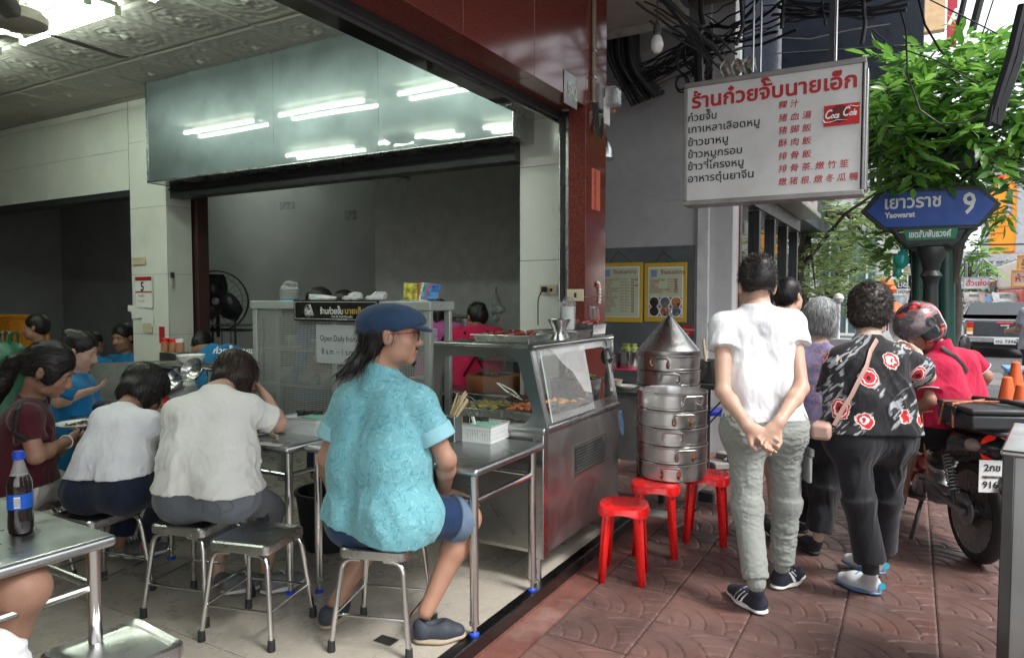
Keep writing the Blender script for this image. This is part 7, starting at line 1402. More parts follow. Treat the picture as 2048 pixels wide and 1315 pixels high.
part('top',DARKM,t2_,lambda b:b.box((xa,5.45,z-.04),(xb,5.9,z)),bev=.005); 
for (a_,b_) in (((xa+.02,5.5),(xb-.1,5.5)),): part('strut',DARKM,t2_,lambda b:b.tube([(xb,5.47,z-.05),(xa+.05,5.47,z-.3)],.007,6)); part('strut',DARKM,t2_,lambda b:b.tube([(xb,5.47,z-.12),(xa+.05,5.47,z-.38)],.007,6))
for x in (xa+.03,xb-.03): part('leg',DARKM,t2_,lambda b:b.tube([(x,5.8,0),(x,5.8,z-.041)],.012,8))
fixw(t2_)
p=at(1427,765,Y=5.6); pot('dark steel soup pot on the black stand behind the walker in white',(p.x,5.65,z+.001),.13,.17,m=STEELD); t=thing('ladle','wooden ladle handle sticking out of the dark soup pot','ladle',(p.x-.06,5.62,z+.1)); part('handle',WD,t,lambda b:b.tube([(0,0,0),(-.03,0,.24)],.012,8))
t=thing('cloth_rag','blue cloth rag hanging from the corner of the food counter','cloth',at(1240,830,Y=4.12)); part('rag',mat('rag_blue',(.15,.25,.4),.8,var=.5,vs=20),t,lambda b:b.tube([(0,0,.03),(.0,.01,-.05),(.02,.0,-.12)],[.012,.022,.008],8,flat=.4)); 
t=thing('cable_tie','bundle of black cable hung at the back corner of the display case','cable',at(1212,712,Y=4.02)); part('coil',BLACK,t,lambda b:[b.tube([(.03*math.cos(a*.5)+.004*k,.0+.006*k,.045*math.sin(a*.5)) for a in range(13)],.006,6) for k in range(3)])
# ---------------------------------------------------------------- motorcycle
def wheel(b_root,c,ax,R0,w,name='wheel'):
    """c centre, ax axle direction"""
    T=Vector(ax).to_track_quat('Z','Y').to_matrix().to_4x4(); T.translation=c
    tr_=MB(); n=12; prof=[(R0-.035+ .03*math.cos(a)*1.15,w*.5*math.sin(a)) for a in [math.pi*(-.62+1.24*i/n) for i in range(n+1)]]; tr_.lathe([(p,q) for p,q in prof]+[(R0-.065,w*.4),(R0-.065,-w*.4)],56,None,T); w_=tr_.build('wheel',mat('tyre_rubber',(.022,.021,.02),.75,bmp=.3,bs=90),b_root)
    part('rim',mat('rim_steel',(.3,.3,.3),.3,metal=.9),w_,lambda b:b.lathe([(R0-.064,-w*.42),(R0-.06,-w*.45),(R0-.072,-w*.3),(R0-.08,0),(R0-.072,w*.3),(R0-.06,w*.45),(R0-.064,w*.42)],48,None,T))
    part('hub',mat('hub_alloy',(.25,.25,.25),.4,metal=.8),w_,lambda b:b.lathe([(0,-.06),(.03,-.058),(.05,-.04),(.05,.04),(.03,.058),(0,.06)],24,None,T))
    def sp(b):
        for i in range(36):
            a=i*math.pi/18; z=.035*(1 if i%2 else -1); aa=a+.25*(1 if (i//2)%2 else -1); b.tube([T@Vector((.045*math.cos(aa),.045*math.sin(aa),z)),T@Vector(((R0-.072)*math.cos(a),(R0-.072)*math.sin(a),0))],.0018,4)
    o=part('spoke',MATS['rim_steel'],w_,sp); o['kind']='stuff'; return w_
rw=Vector((.345,4.72,.29)); fw_=Vector((-.12,5.86,.28)); bd_=(fw_-rw); bd_.z=0; bd_.normalize(); bl=Vector((-bd_.y,bd_.x,0)) # bl points to the bike's left = toward the pavement side we see
mb=thing('motorcycle','black underbone motorcycle with red leg shield, rack box and white number plate','motorcycle',(.2,5.2,0))
def bp(f,l,z): return rw+bd_*f+bl*l+Vector((0,0,z-.29))
wheel(mb,rw,bl,.29,.075); wheel(mb,fw_,bl,.28,.07)
BK=mat('bike_black',(.025,.026,.03),.25,coat=.6); BRD=mat('bike_red',(.3,.006,.01),.22,coat=.8); ALLOY=mat('alloy_grey',(.32,.32,.33),.45,metal=.7,dirt=.5); CHR=mat('chrome',(.6,.6,.6),.12,metal=1)
def sdfpart(name,m,caps_,h=.008,par=None,subs=()):
    s=SDF(h)
    for c in caps_: s.cap(*c[:4],k=c[4] if len(c)>4 else .03,fl=c[5] if len(c)>5 else None,fs=c[6] if len(c)>6 else 1)
    V,Q=s.run(1); return qmesh(name,V,Q,m,par or mb)
BLN=np.array(bl)
sdfpart('tail_fairing',BK,[(bp(-.22,0,.68),bp(.1,0,.64),.06,.1,.03,BLN,1.2),(bp(.1,0,.64),bp(.42,0,.52),.1,.1,.04,BLN,.9),(bp(-.3,0,.7),bp(-.1,0,.68),.03,.06,.03,BLN,1.5)])
sdfpart('seat',mat('seat_vinyl',(.018,.018,.019),.55),[(bp(-.12,0,.78),bp(.2,0,.77),.045,.05,.03,BLN,2.0),(bp(.2,0,.77),bp(.5,0,.72),.05,.045,.03,BLN,1.6)])
sdfpart('leg_shield',BRD,[(bp(.85,.0,.82),bp(.78,.0,.42),.06,.05,.05,BLN,3.0),(bp(.78,0,.42),bp(.55,0,.34),.06,.07,.05,BLN,2.)])
sdfpart('front_cowl',BK,[(bp(.92,0,.95),bp(.95,0,.72),.06,.07,.04,BLN,1.8),(bp(.95,0,.7),bp(1.05,0,.6),.05,.04,.03,BLN,1.6)])
sdfpart('handlebar_cover',BK,[(bp(.82,-.12,.98),bp(.82,.12,.98),.045,.045,.03),(bp(.82,0,.98),bp(.92,0,.97),.06,.05,.03)])
sdfpart('front_mudguard',BRD,[(fw_+Vector((0,0,.33))+bd_*a_*.2,fw_+Vector((0,0,.33-abs(a_)*.08))+bd_*(a_+.3)*.2,.03,.03,.04,BLN,1.6) for a_ in (-.8,-.4,0,.4,.8)])
sdfpart('engine',ALLOY,[(bp(.42,0,.3),bp(.62,0,.36),.095,.07,.03,BLN,1.1),(bp(.62,0,.36),bp(.8,0,.4),.055,.05,.03)])
part('engine_cover',ALLOY,mb,lambda b:b.lathe([(.085,0),(.085,.02),(.06,.035),(0,.04)],28,None,Matrix.Translation(bp(.45,.1,.3))@Vector(bl).to_track_quat('Z','Y').to_matrix().to_4x4()),bev=.003)
for s_ in (1,-1):
    part('handle_grip',BLACK,mb,lambda b:b.tube([bp(.82,s_*.12,.98),bp(.78,s_*.3,.99),bp(.76,s_*.37,.985)],[.012,.017,.017],12))
    mr_=part('mirror',BK,mb,lambda b:b.tube([bp(.82,s_*.2,1.0),bp(.84,s_*.26,1.12),bp(.84,s_*.3,1.16)],.005,8)); part('mirror_head',BK,mr_,lambda b:b.lathe([(0,-.01),(.045,-.008),(.055,0),(.05,.006),(0,.008)],20,None,Matrix.Translation(bp(.84,s_*.31,1.18))@Vector(bd_).to_track_quat('Z','Y').to_matrix().to_4x4()@Matrix.Diagonal((.7,1.2,1,1))))
    part('fork',ALLOY,mb,lambda b:b.tube([bp(.9,s_*.07,.75),fw_+bl*s_*.07],[.02,.017],12)); part('swingarm',ALLOY,mb,lambda b:b.tube([bp(.4,s_*.1,.33),rw+bl*s_*.09-bd_*.03],[.026,.02],10,flat=.8))
    sh=part('shock_absorber',mat('shock_black',(.05,.05,.05),.4,metal=.6),mb,lambda b:b.tube([bp(.12,s_*.11,.6),rw+bl*s_*.12+Vector((0,0,.04))],.012,10)); a_=bp(.115,s_*.112,.58); e_=rw+bl*s_*.12+Vector((0,0,.1)); T=(e_-a_).to_track_quat('Z','Y').to_matrix().to_4x4(); T.translation=a_; L_=(e_-a_).length
    part('spring',mat('spring_grey',(.35,.36,.37),.35,metal=.6),sh,lambda b:b.tube([T@Vector((.026*math.cos(i*.7),.026*math.sin(i*.7),L_*i/100)) for i in range(101)],.0055,6))
    part('foot_peg',BLACK,mb,lambda b:b.tube([bp(.5,s_*.14,.25),bp(.5,s_*.28,.25)],[.012,.02],10)); part('indicator',mat('indicator_clear',(.65,.5,.45),.15,trans=.4),mb,lambda b:b.lathe([(0,0),(.03,.01),(.038,.04),(.025,.09),(0,.12)],14,None,Matrix.Translation(bp(-.08,s_*.09,.69))@Vector(-bd_).to_track_quat('Z','Y').to_matrix().to_4x4()))
part('tail_light',mat('tail_red',(.6,.02,.01),.12,coat=.8,emit=.15),mb,lambda b:b.lathe([(0,-.02),(.05,-.01),(.065,.03),(.045,.08),(0,.1)],20,None,Matrix.Translation(bp(-.15,0.03,.68))@Vector(-bd_).to_track_quat('Z','Y').to_matrix().to_4x4()@Matrix.Diagonal((.8,1.2,1,1))))
sdfpart('rear_mudguard',BK,[(bp(-.2,0,.62),bp(-.34,0,.5),.03,.02,.03,BLN,2.2),(bp(-.34,0,.5),bp(-.38,0,.3),.02,.015,.03,BLN,2.6)])
T=Matrix.Translation(bp(-.385,0,.42))@Vector(-bd_).to_track_quat('Z','Y').to_matrix().to_4x4(); zup=Vector((0,0,1)); ex=bl.cross(Vector((0,0,1)))
np_=bp(-.3,.07,.56); npl=part('number_plate',mat('plate_white',(.7,.7,.68),.4,var=.03),mb,lambda b:b.add([np_+bl*a-Vector((0,0,1))*c+bd_*(d-.0) for d in (0,.004) for a,c in ((-.072,-.085),(.072,-.085),(.072,.085),(-.072,.085))],[(3,2,1,0),(4,5,6,7),(0,1,5,4),(1,2,6,5),(2,3,7,6),(3,0,4,7)]))
rzp=math.atan2(-bl.y,-bl.x)
for s_,dz_,sz,dx in (('2กข',.03,.05,-.05),('กรุงเทพมหานคร',-.008,.018,-.058),('9164',-.06,.05,-.055)): text(s_,sz,INK,npl,np_-bl*dx-bd_*.003+Vector((0,0,dz_)),rot=(R(90),0,rzp),bold=.0012)
part('rack',DARKM,mb,lambda b:b.tube(round_path([bp(.1,.12,.76),bp(-.2,.13,.8),bp(-.36,.08,.79),bp(-.36,-.08,.79),bp(-.2,-.13,.8),bp(.1,-.12,.76)],.05),.014,10))
part('chain_sprocket',ALLOY,mb,lambda b:b.lathe([(.0,0),(.07,0),(.08,.006),(.085,.002)],36,None,Matrix.Translation(rw+bl*.055)@Vector(bl).to_track_quat('Z','Y').to_matrix().to_4x4()))
part('chain_guard',ALLOY,mb,lambda b:b.tube([bp(.42,.07,.34),rw+bl*.07+Vector((0,0,.075)),rw+bl*.07-bd_*.06+Vector((0,0,.05))],[.02,.03,.012],8,flat=.5))
part('exhaust',CHR,mb,lambda b:b.tube([bp(.7,-.1,.25),bp(.3,-.13,.22),bp(-.3,-.15,.3)],[.015,.03,.04],16)); part('kick_starter',CHR,mb,lambda b:b.tube([bp(.32,.13,.26),bp(.22,.18,.3),bp(.16,.22,.42),bp(.14,.26,.43)],.009,8)); part('side_stand',DARKM,mb,lambda b:b.tube([bp(.45,.1,.22),bp(.3,.22,.02)],.012,8)); part('gear_pedal',DARKM,mb,lambda b:b.tube([bp(.35,.13,.27),bp(.6,.15,.22),bp(.72,.16,.24)],.008,8))
t=text('Sporty',.06,mat('silver_script',(.4,.4,.4),.3,metal=.5),mb,bp(.3,.104,.56),rot=(R(90),0,math.atan2(bd_.y,bd_.x)+math.pi),shear=.4); t.hide_render=False; fixw(mb)
for c in mb.children:
    if c.name.startswith('lettering'): bpy.data.objects.remove(c)
bxp=bp(-.18,0,.815); cbx=thing('carry_box','black hard plastic carry box strapped on the motorcycle rack','box',bxp,math.atan2(bd_.y,bd_.x)); BXM=mat('box_plastic',(.028,.03,.032),.5)
part('body',BXM,cbx,lambda b:b.box((-.19,-.22,0),(.19,.22,.075)),bev=.012); part('lid',BXM,cbx,lambda b:b.box((-.195,-.225,.077),(.195,.225,.108)),bev=.012); part('latch',BLACK,cbx,lambda b:b.box((-.05,.225,.05),(.05,.24,.1)),bev=.005); part('handle',BLACK,cbx,lambda b:b.tube([(-.2,-.1,.115),(-.05,-.02,.13),(.15,.05,.12)],.014,8))
cd_=thing('elastic_cord','orange and white elastic cord tied over the carry box and down the bike side','cord',bxp); part('cord',mat('cord_orange',(.5,.18,.1),.7,var=.5,vs=60),cd_,lambda b:(b.tube([bp(-.05,.235,.79),bp(-.1,.235,.925),bp(-.2,0,.94),bp(-.28,-.23,.92)],.006,6),b.tube([bp(-.22,.24,.8),bp(-.2,.235,.925),bp(-.1,0,.94)],.006,6),b.tube([bp(-.0,.25,.85),bp(.25,.2,.8),bp(.33,.14,.55),bp(.32,.12,.38)],.006,6))); fixw(cd_)
# ---------------------------------------------------------------- steel cart at the right edge
p=at(2010,910,d=2.3); cr=thing('vendor_cart','grey steel vendor cart edge at the lower right corner of the photo','cart',(p.x+.3,p.y+.1,0))
rzc=R(-9); 
def cartbox(b): b.box((0,0,.05),(.7,.6,p.z),None,Matrix.Translation((p.x,p.y,0))@Matrix.Rotation(rzc,4,'Z'))
part('panel',steel('cart_steel',(.42,.43,.43),.35,smudge=.9),cr,cartbox,bev=.004)
part('edge_trim',steel('cart_edge',(.12,.12,.12),.18),cr,lambda b:b.box((-.006,-.012,.05),(.028,.0,p.z+.004),None,Matrix.Translation((p.x,p.y,0))@Matrix.Rotation(rzc,4,'Z')),bev=.003)
part('top_rim',STEEL,cr,lambda b:b.box((-.012,-.016,p.z+.001),(.72,.62,p.z+.02),None,Matrix.Translation((p.x,p.y,0))@Matrix.Rotation(rzc,4,'Z')),bev=.006); fixw(cr)
# ---------------------------------------------------------------- next shop along the pavement
SX=-1.5; ns_=thing('black_shopfront','black framed glass shopfront past the grey wall, sign fascia above','shop',(SX,9,0))
GW2=mat('pale_plaster',(.5,.5,.49),.7,dirt=.3,dcol=(.3,.3,.3))
part('wall',GW2,ns_,lambda b:b.box((-6,7.01,0),(SX-.02,7.3,6))); part('corner_strip',mat('red_white_strip',(.45,.3,.28),.5),ns_,lambda b:b.box((SX-.019,7.05,0),(SX+.01,7.12,3.1)))
for k in range(5): y=7.14+k*.98; part('frame',DARKM,ns_,lambda b:b.box((SX-.1,y,0),(SX+.02,y+.1,2.45)),bev=.004)
SGL,t,b=newmat('shop_glass'); b.inputs['Base Color'].default_value=(.008,.012,.014,1); b.inputs['Roughness'].default_value=.03; b.inputs['Specular IOR Level'].default_value=1
for k in range(4): y=7.245+k*.98; part('glass',SGL,ns_,lambda b:b.box((SX-.05,y,.12),(SX-.04,y+.87,2.3)))
part('header',DARKM,ns_,lambda b:b.box((SX-.1,7.12,2.46),(SX+.04,11.2,2.62))); part('awning_edge',STEELD,ns_,lambda b:b.box((SX-.1,7.2,2.63),(SX+.32,11.2,2.7)),bev=.01)
fs_=part('fascia_sign',mat('rose_grey_sign',(.3,.25,.24),.35,metal=.3),ns_,lambda b:b.box((SX+.1,7.4,2.705),(SX+.28,11.1,3.2)),bev=.01); text('common',.55,DARKM,fs_,(SX+.29,8.6,2.8),rot=(R(90),0,R(90)),bold=.012)
part('upper_wall',NAVY,ns_,lambda b:b.box((-6,7.31,2.71),(SX-.001,16,9))); fixw(ns_)
# ---------------------------------------------------------------- street name sign
Ys=8.0; Q=lambda x,y,dy=0: at(x,y,Y=Ys+dy)
IRON=mat('cast_iron',(.02,.026,.025),.45,bmp=.2,bs=30); BLS=mat('sign_blue',(.012,.07,.34),.4,var=.06,dirt=.1,dcol=(.1,.15,.3)); GRS=mat('sign_green',(.005,.18,.08),.4); WS=mat('sign_lettering',(.7,.72,.72),.5,var=.02)
ss=thing('street_sign','blue Yaowarat street name sign number 9 on a black cast iron post','street sign',Q(1862,700)*1)
ss.location.z=0
def poly(pts,y0,y1): 
    P_=[Q(x,y) for x,y in pts]; b=MB(); n=len(P_); b.add([(q.x,Ys+yy,q.z) for yy in (y0,y1) for q in P_],[tuple(range(n)),tuple(range(2*n-1,n-1,-1))]+[(i,i+n,(i+1)%n+n,(i+1)%n) for i in range(n)]); return b
poly([(1721,425),(1757,381),(1768,379),(1955,371),(1964,373),(2003,408),(1962,452),(1948,458),(1775,464),(1765,461)],-.02,.05).build('frame',IRON,ss,bev=.008)
poly([(1734,424),(1768,387),(1955,380),(1990,408),(1955,449),(1772,455)],-.03,-.021).build('plate',BLS,ss)
poly([(1797,466),(1930,459),(1915,490),(1812,494)],-.028,.03).build('lower_frame',IRON,ss,bev=.006); poly([(1806,461),(1916,456),(1911,477),(1814,482)],-.036,-.029).build('green_plate',GRS,ss)
def sfit(body,xl,yb,xr,size,y,**k): return fit(body,xl,yb,xr,size,WS,ss,y,**k)
sfit('เยาวราช',1767,418,1882,.17,Ys-.032,bold=.004); sfit('Yaowarat',1770,436,1830,.075,Ys-.032,bold=.003); sfit('9',1924,427,1951,.28,Ys-.032,bold=.005); sfit('เขตสัมพันธวงศ์',1817,475,1902,.085,Ys-.038,bold=.003)
pc_=Q(1863,500); 
part('post',IRON,ss,lambda b:b.lathe([(.16,0),(.16,.25),(.12,.3),(.1,.5),(.085,.6),(.075,1.2),(.065,pc_.z-.35),(.075,pc_.z-.28),(.1,pc_.z-.25),(.07,pc_.z-.2),(.09,pc_.z-.12),(.13,pc_.z-.04),(.12,pc_.z+.03)],20,None,Matrix.Translation((pc_.x,Ys+.02,0))))
for s_ in (-1,1):
    part('scroll_bracket',IRON,ss,lambda b:(b.tube([Q(1863+s_*22,486),Q(1863+s_*45,492),Q(1863+s_*62,480),Q(1863+s_*75,462),Q(1863+s_*92,455)],[.03,.035,.03,.03,.02],8)))
    part('scroll',IRON,ss,lambda b:b.lathe([(0,-.05),(.06,-.05),(.06,0),(.03,.01),(0,.0)],16,None,Matrix.Translation(Q(1863+s_*30,490))@Matrix.Rotation(R(90),4,'X')))
part('crest',IRON,ss,lambda b:b.lathe([(0,-.04),(.07,-.03),(.08,.0)],16,None,Matrix.Translation(Q(1863,489))@Matrix.Rotation(R(90),4,'X'))); fixw(ss)
DGP=mat('pole_green',(.012,.06,.045),.35); 
def pole(label,x0,y0,x1,y1,Y,r,m=DGP):
    a=at(x0,y0,Y=Y); b_=at(x1,y1,Y=Y); t=thing('green_pole',label,'pole',(a.x,Y,-.1)); part('pole',m,t,lambda b:b.tube([(0,0,0),(b_.x-a.x,0,b_.z+.1)],r,16)); return t
pole('thick dark green steel pole right of the street sign post',1896,760,1890,300,8.5,.085); pole('slim dark green pole left of the street sign post',1838,760,1836,300,8.4,.055)
fr_=thing('pole_frame','dark green square metal frame above the street sign','frame',at(1905,262,Y=8.2)); part('tube',DGP,fr_,lambda b:b.tube(round_path([at(x,y,Y=8.2) for x,y in ((1848,375),(1845,268),(1972,263),(1968,345),(1940,350))],.06),.045,10)); part('panel',IRON,fr_,lambda b:b.box(at(1858,345,Y=8.22),at(1962,300,Y=8.26)),bev=.01); part('lower_tube',DGP,fr_,lambda b:b.tube([at(1850,290,Y=8.24),at(1968,286,Y=8.24)],.05,10)); fixw(fr_)
t=thing('hanging_bag','teal plastic bag hanging left of the green pole','bag',at(1803,505,Y=8.1)); blob('bag',mat('teal_bag',(.01,.3,.24),.35,coat=.3,bmp=.5,bs=15),t,[((0,0,-.08),(.07,.05,.09)),((-.03,0,-.2),(.035,.03,.06)),((.02,0,.03),(.03,.02,.04))],.01,(.008,.05))
# ---------------------------------------------------------------- trees
BARK=mat('bark',(.06,.048,.04),.9,var=.4,vs=12,bmp=.8,bs=25,stretch=(1,1,.4))
def leafmat(name,a,b_,c_,rough=.4):
    m,t,b=newmat(name); g=N(t,'NewGeometry'); oi=N(t,'ObjectInfo'); ad=N(t,'Math',operation='ADD'); t.links.new(g.outputs['Random Per Island'],ad.inputs[0]); t.links.new(oi.outputs['Random'],ad.inputs[1]); f=N(t,'Math',operation='FRACT'); t.links.new(ad.outputs[0],f.inputs[0])
    t.links.new(ramp(t,f.outputs[0],[(0,a),(.5,b_),(1,c_)]),b.inputs['Base Color']); b.inputs['Roughness'].default_value=rough; b.inputs['Transmission Weight'].default_value=0
    tr=N(t,'BsdfTranslucent'); t.links.new(ramp(t,f.outputs[0],[(0,tuple(x*1.6 for x in a)),(1,tuple(x*2 for x in c_))]),tr.inputs[0]); mx=N(t,'MixShader'); mx.inputs[0].default_value=.42; out=t.nodes['Material Output']; t.links.new(b.outputs[0],mx.inputs[1]); t.links.new(tr.outputs[0],mx.inputs[2]); t.links.new(mx.outputs[0],out.inputs[0]); return m
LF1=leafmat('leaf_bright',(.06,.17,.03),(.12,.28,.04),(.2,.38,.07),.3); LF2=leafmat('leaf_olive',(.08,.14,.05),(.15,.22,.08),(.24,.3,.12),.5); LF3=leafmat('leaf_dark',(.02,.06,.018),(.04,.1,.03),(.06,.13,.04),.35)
LEAFV=np.array([(0,0,0),(.3,.14,.03),(.3,-.14,.03),(.3,0,0),(.65,.15,.02),(.65,-.15,.02),(.65,0,-.01),(1,0,-.09)])*1.0
LEAFF=[(0,3,1,1),(0,2,3,3),(3,6,4,1),(3,2,5,6),(6,7,4,4),(6,5,7,7)]
LT=np.array([(0,3,1),(0,2,3),(3,6,4),(3,4,1),(3,2,5),(3,5,6),(6,7,4),(6,5,7)])
def leafxf(n,P,D,size,seed):
    r=np.random.default_rng(seed); D=D/np.linalg.norm(D,axis=1)[:,None]; U=r.normal(0,.45,(n,3))+np.array([0,0,1.]); S_=np.cross(U,D); S_/=np.linalg.norm(S_,axis=1)[:,None]; U=np.cross(D,S_); return np.stack([D,S_,U],2)*size[:,None,None]
def leafcloud(name,P,D,size,m,parent,seed=0,wide=1.0):
    n=len(P); X=leafxf(n,P,D,size,seed); L=LEAFV*np.array([1,wide,1]); V=np.einsum('nij,kj->nki',X,L)+P[:,None]; F=(np.arange(n)*8)[:,None,None]+LT[None]
    o=qmesh(name,V.reshape(-1,3),F.reshape(-1,3),m,parent); o['kind']='stuff'; o.data.polygons.foreach_set('use_smooth',[True]*len(o.data.polygons)); return o
def sprays(regions,n,leaflen,seed,gapf=.0,nl=9):
    """compound leaves: each spray is a rachis with paired leaflets"""
    r=np.random.default_rng(seed); P=[];D=[];Z=[]
    for _ in range(n):
        c,rad=regions[r.integers(len(regions))]; v=r.normal(0,1,3); v/=np.linalg.norm(v); q=r.uniform(.25,1)**.6
        o=np.array(c)+v*np.array(rad)*q; a=unit(v*np.array([1,1,.5])+r.normal(0,.5,3)+np.array([0,0,.1])); b_=unit(np.cross(a,[0,0,1])+r.normal(0,.15,3))
        for i in range(nl):
            s_=1 if i%2 else -1; t_=.25+.75*i/nl; p=o+a*leaflen*1.9*t_-np.array([0,0,.25*leaflen*t_*t_]); d=b_*s_*.9+a*.55+r.normal(0,.12,3)+np.array([0,0,-.12]); 
            if i==nl-1: d=a
            P.append(p); D.append(d); Z.append(leaflen*r.uniform(.75,1.15))
    return np.array(P),np.array(D),np.array(Z)
reg=lambda x,y,Y,rx,rz,ry=.6: (tuple(at(x,y,Y=Y)),(rx,ry,rz))
tn=thing('street_tree','leafy street tree with large bright green leaves over the street sign','tree',at(1905,770,Y=8.8)); tn.location.z=-.1
part('trunk',BARK,tn,lambda b:b.tube([at(x,y,Y=8.7) for x,y in ((1908,900),(1907,770),(1904,690),(1909,620),(1903,560),(1885,525),(1878,480))],[.1,.085,.075,.08,.085,.07,.05],12))
for pth,rr_ in ((((1903,565),(1915,500),(1930,440),(1945,380),(1960,300)),.06),(((1880,500),(1872,430),(1870,360),(1850,280),(1830,200)),.045),(((1828,760),(1822,640),(1832,560),(1825,500),(1840,420),(1855,340)),.05),(((1870,360),(1905,300),(1950,220),(2000,150)),.03),(((1850,280),(1800,220),(1770,180)),.02)): part('limb',BARK,tn,lambda b:b.tube([at(x,y,Y=8.5) for x,y in pth],[rr_*(1-.5*i/len(pth)) for i in range(len(pth))],9))
regs=[reg(1850,190,7.9,.55,.32),reg(1960,210,8.2,.6,.42),reg(1880,280,8.3,.6,.3),reg(2020,300,8.0,.5,.4),reg(1800,230,7.8,.22,.35),reg(1905,330,8.6,.6,.22),reg(1820,340,8.3,.25,.2),reg(2010,180,7.8,.4,.3),reg(1900,140,8.0,.4,.15)]
P_,D_2,Z_=sprays(regs,270,.17,5); leafcloud('foliage',P_,D_2,Z_,LF1,tn,1)
P_,D_2,Z_=sprays([(c,(a*.8,b_,e*.8)) for c,(a,b_,e) in regs],240,.18,6); leafcloud('shaded_foliage',P_+np.array([.05,.5,-.05]),D_2,Z_,LF3,tn,2)  # inner leaves use a darker leaf colour in place of crown shade
P_,D_2,Z_=sprays([reg(1775,490,8.6,.16,.22,.3),reg(1795,455,8.6,.16,.1,.3),reg(1952,480,8.9,.12,.22,.3),reg(1940,520,8.9,.1,.1,.2)],60,.13,8); leafcloud('low_foliage',P_,D_2,Z_,LF1,tn,3)
lm=bpy.data.meshes.new('leaf'); lm.from_pydata(LEAFV.tolist(),[],[tuple(f) for f in LT]); lm.materials.append(LF1); lm.shade_smooth()
P_,D_2,Z_=sprays([(c,(a*1.05,b_*.9,e*1.1)) for c,(a,b_,e) in [reg(1850,160,7.5,.5,.28,.3),reg(1780,210,7.4,.16,.3,.2),reg(1950,190,7.6,.5,.3,.3),reg(2010,280,7.5,.4,.4,.3),reg(1800,290,7.5,.15,.15,.2)]],31,.18,9); X_=leafxf(len(P_),P_,D_2,Z_,4)
for i in range(min(279,len(P_))):
    o=bpy.data.objects.new('leaf',lm); COL.objects.link(o); o.parent=tn; M_=Matrix.Identity(4)
    for a_ in range(3):
        for c_ in range(3): M_[a_][c_]=X_[i][a_][c_]
        M_[a_][3]=P_[i][a_]
    o.matrix_basis=M_
fixw(tn)
# feathery trees further along
def feathery(label,trunk,regs,n,size,m,seed,Y):
    t=thing('feathery_tree',label,'tree',at(*trunk[0],Y=Y)); t.location.z=-.1
    part('trunk',BARK,t,lambda b:b.tube([at(x,y,Y=Y) for x,y in trunk],[.12*(1-.12*i) for i in range(len(trunk))],8)); r=np.random.default_rng(seed)
    for k in range(9):
        c,rad=regs[r.integers(len(regs))]; a=at(*trunk[2+k%(len(trunk)-2)],Y=Y); e=Vector(c)+Vector(r.normal(0,.6,3)*np.array(rad)); part('limb',BARK,t,lambda b:b.tube([a,a.lerp(e,.5)+Vector((0,0,.25)),e],[.05,.03,.012],6))
    P_,D_2,Z_=sprays(regs,n,size,seed,nl=11); leafcloud('foliage',P_,D_2*np.array([1,1,.35]),Z_,m,t,seed,.75); fixw(t)
feathery('feathery light green tree behind the menu sign and walkers',[(1610,760),(1605,620),(1598,540),(1612,460),(1640,420)],[reg(x,y,15,rx,.35,1.2) for x,y,rx in ((1600,430,.8),(1640,400,1),(1700,420,.9),(1620,500,.9),(1680,480,1),(1725,470,.6),(1640,560,.7),(1700,540,.8))],330,.17,LF2,21,15)
feathery('second feathery tree with drooping sprays left of the street sign',[(1662,760),(1658,640),(1655,600),(1672,560),(1700,500)],[reg(x,y,17,rx,.3,1) for x,y,rx in ((1700,400,.8),(1740,430,.6),(1730,560,.7),(1680,600,.6),(1620,580,.6),(1590,520,.5))],230,.17,LF2,22,17)
feathery('dark green tree filling the gap beyond the shopfront',[(1560,800),(1562,640),(1570,520),(1580,440),(1600,400)],[reg(x,y,21,1.5,.9,1.5) for x,y in ((1590,440),(1640,500),(1600,560))],160,.25,LF3,23,21)
feathery('distant leafy tree beside the orange billboard',[(1950,700),(1948,640),(1945,600),(1940,560),(1935,520)],[reg(x,y,48,1.6,1.4,1.5) for x,y in ((1930,520),(1945,560),(1915,590))],110,.5,LF3,24,48)
# ---------------------------------------------------------------- buildings and signs down the street
def building(label,x0,x1,ytop,Y,dep,m,rows=4,cols=4,wm=None,face=True,zb=-.2,name='building',win=(.6,.55)):
    a=at(x0,600,Y=Y); e=at(x1,600,Y=Y); zt=at((x0+x1)/2,ytop,Y=Y).z; t=thing(name,label,'building',((a.x+e.x)/2,Y,zb)); part('wall',m,t,lambda b:b.box((a.x,Y,zb),(e.x,Y+dep,zt)))
    w=(e.x-a.x)/cols; h=(zt-.5)/rows
    for i in range(cols):
        for j in range(rows):
            x=a.x+w*(i+.5); z=h*(j+.5)+.3; o=part('window',wm or SGL,t,lambda b:b.box((x-w*win[0]/2,Y-.03,z-h*win[1]/2),(x+w*win[0]/2,Y-.004,z+h*win[1]/2)))
            part('frame',WHITEP,o,lambda b:(b.box((x-.03,Y-.05,z-h*win[1]/2),(x+.03,Y-.031,z+h*win[1]/2)),b.box((x-w*win[0]/2,Y-.05,z-h*win[1]/2-.08),(x+w*win[0]/2,Y-.031,z-h*win[1]/2))))
    fixw(t); return t
CW=mat('white_render',(.6,.6,.6),.7,dirt=.25); GB=mat('blue_grey_panel',(.3,.36,.38),.3,var=.1); TG,t,b=newmat('teal_glass'); b.inputs['Base Color'].default_value=(.12,.2,.22,1); b.inputs['Roughness'].default_value=.08; b.inputs['Metallic'].default_value=.3
building('white panelled building beyond the feathery trees',1560,1800,150,30,8,CW,6,7); building('blue grey glass fronted building behind the feathery trees',1640,1752,455,24,3,GB,2,3,TG,win=(.85,.9))
building('pale rendered building down the street behind the lanterns',1752,1905,430,42,6,mat('pink_grey_render',(.42,.38,.36),.7,dirt=.4),4,6)
building('far row of shophouses at the end of the street',1880,2080,500,95,10,mat('haze_render',(.5,.5,.5),.8,dirt=.3),4,9)
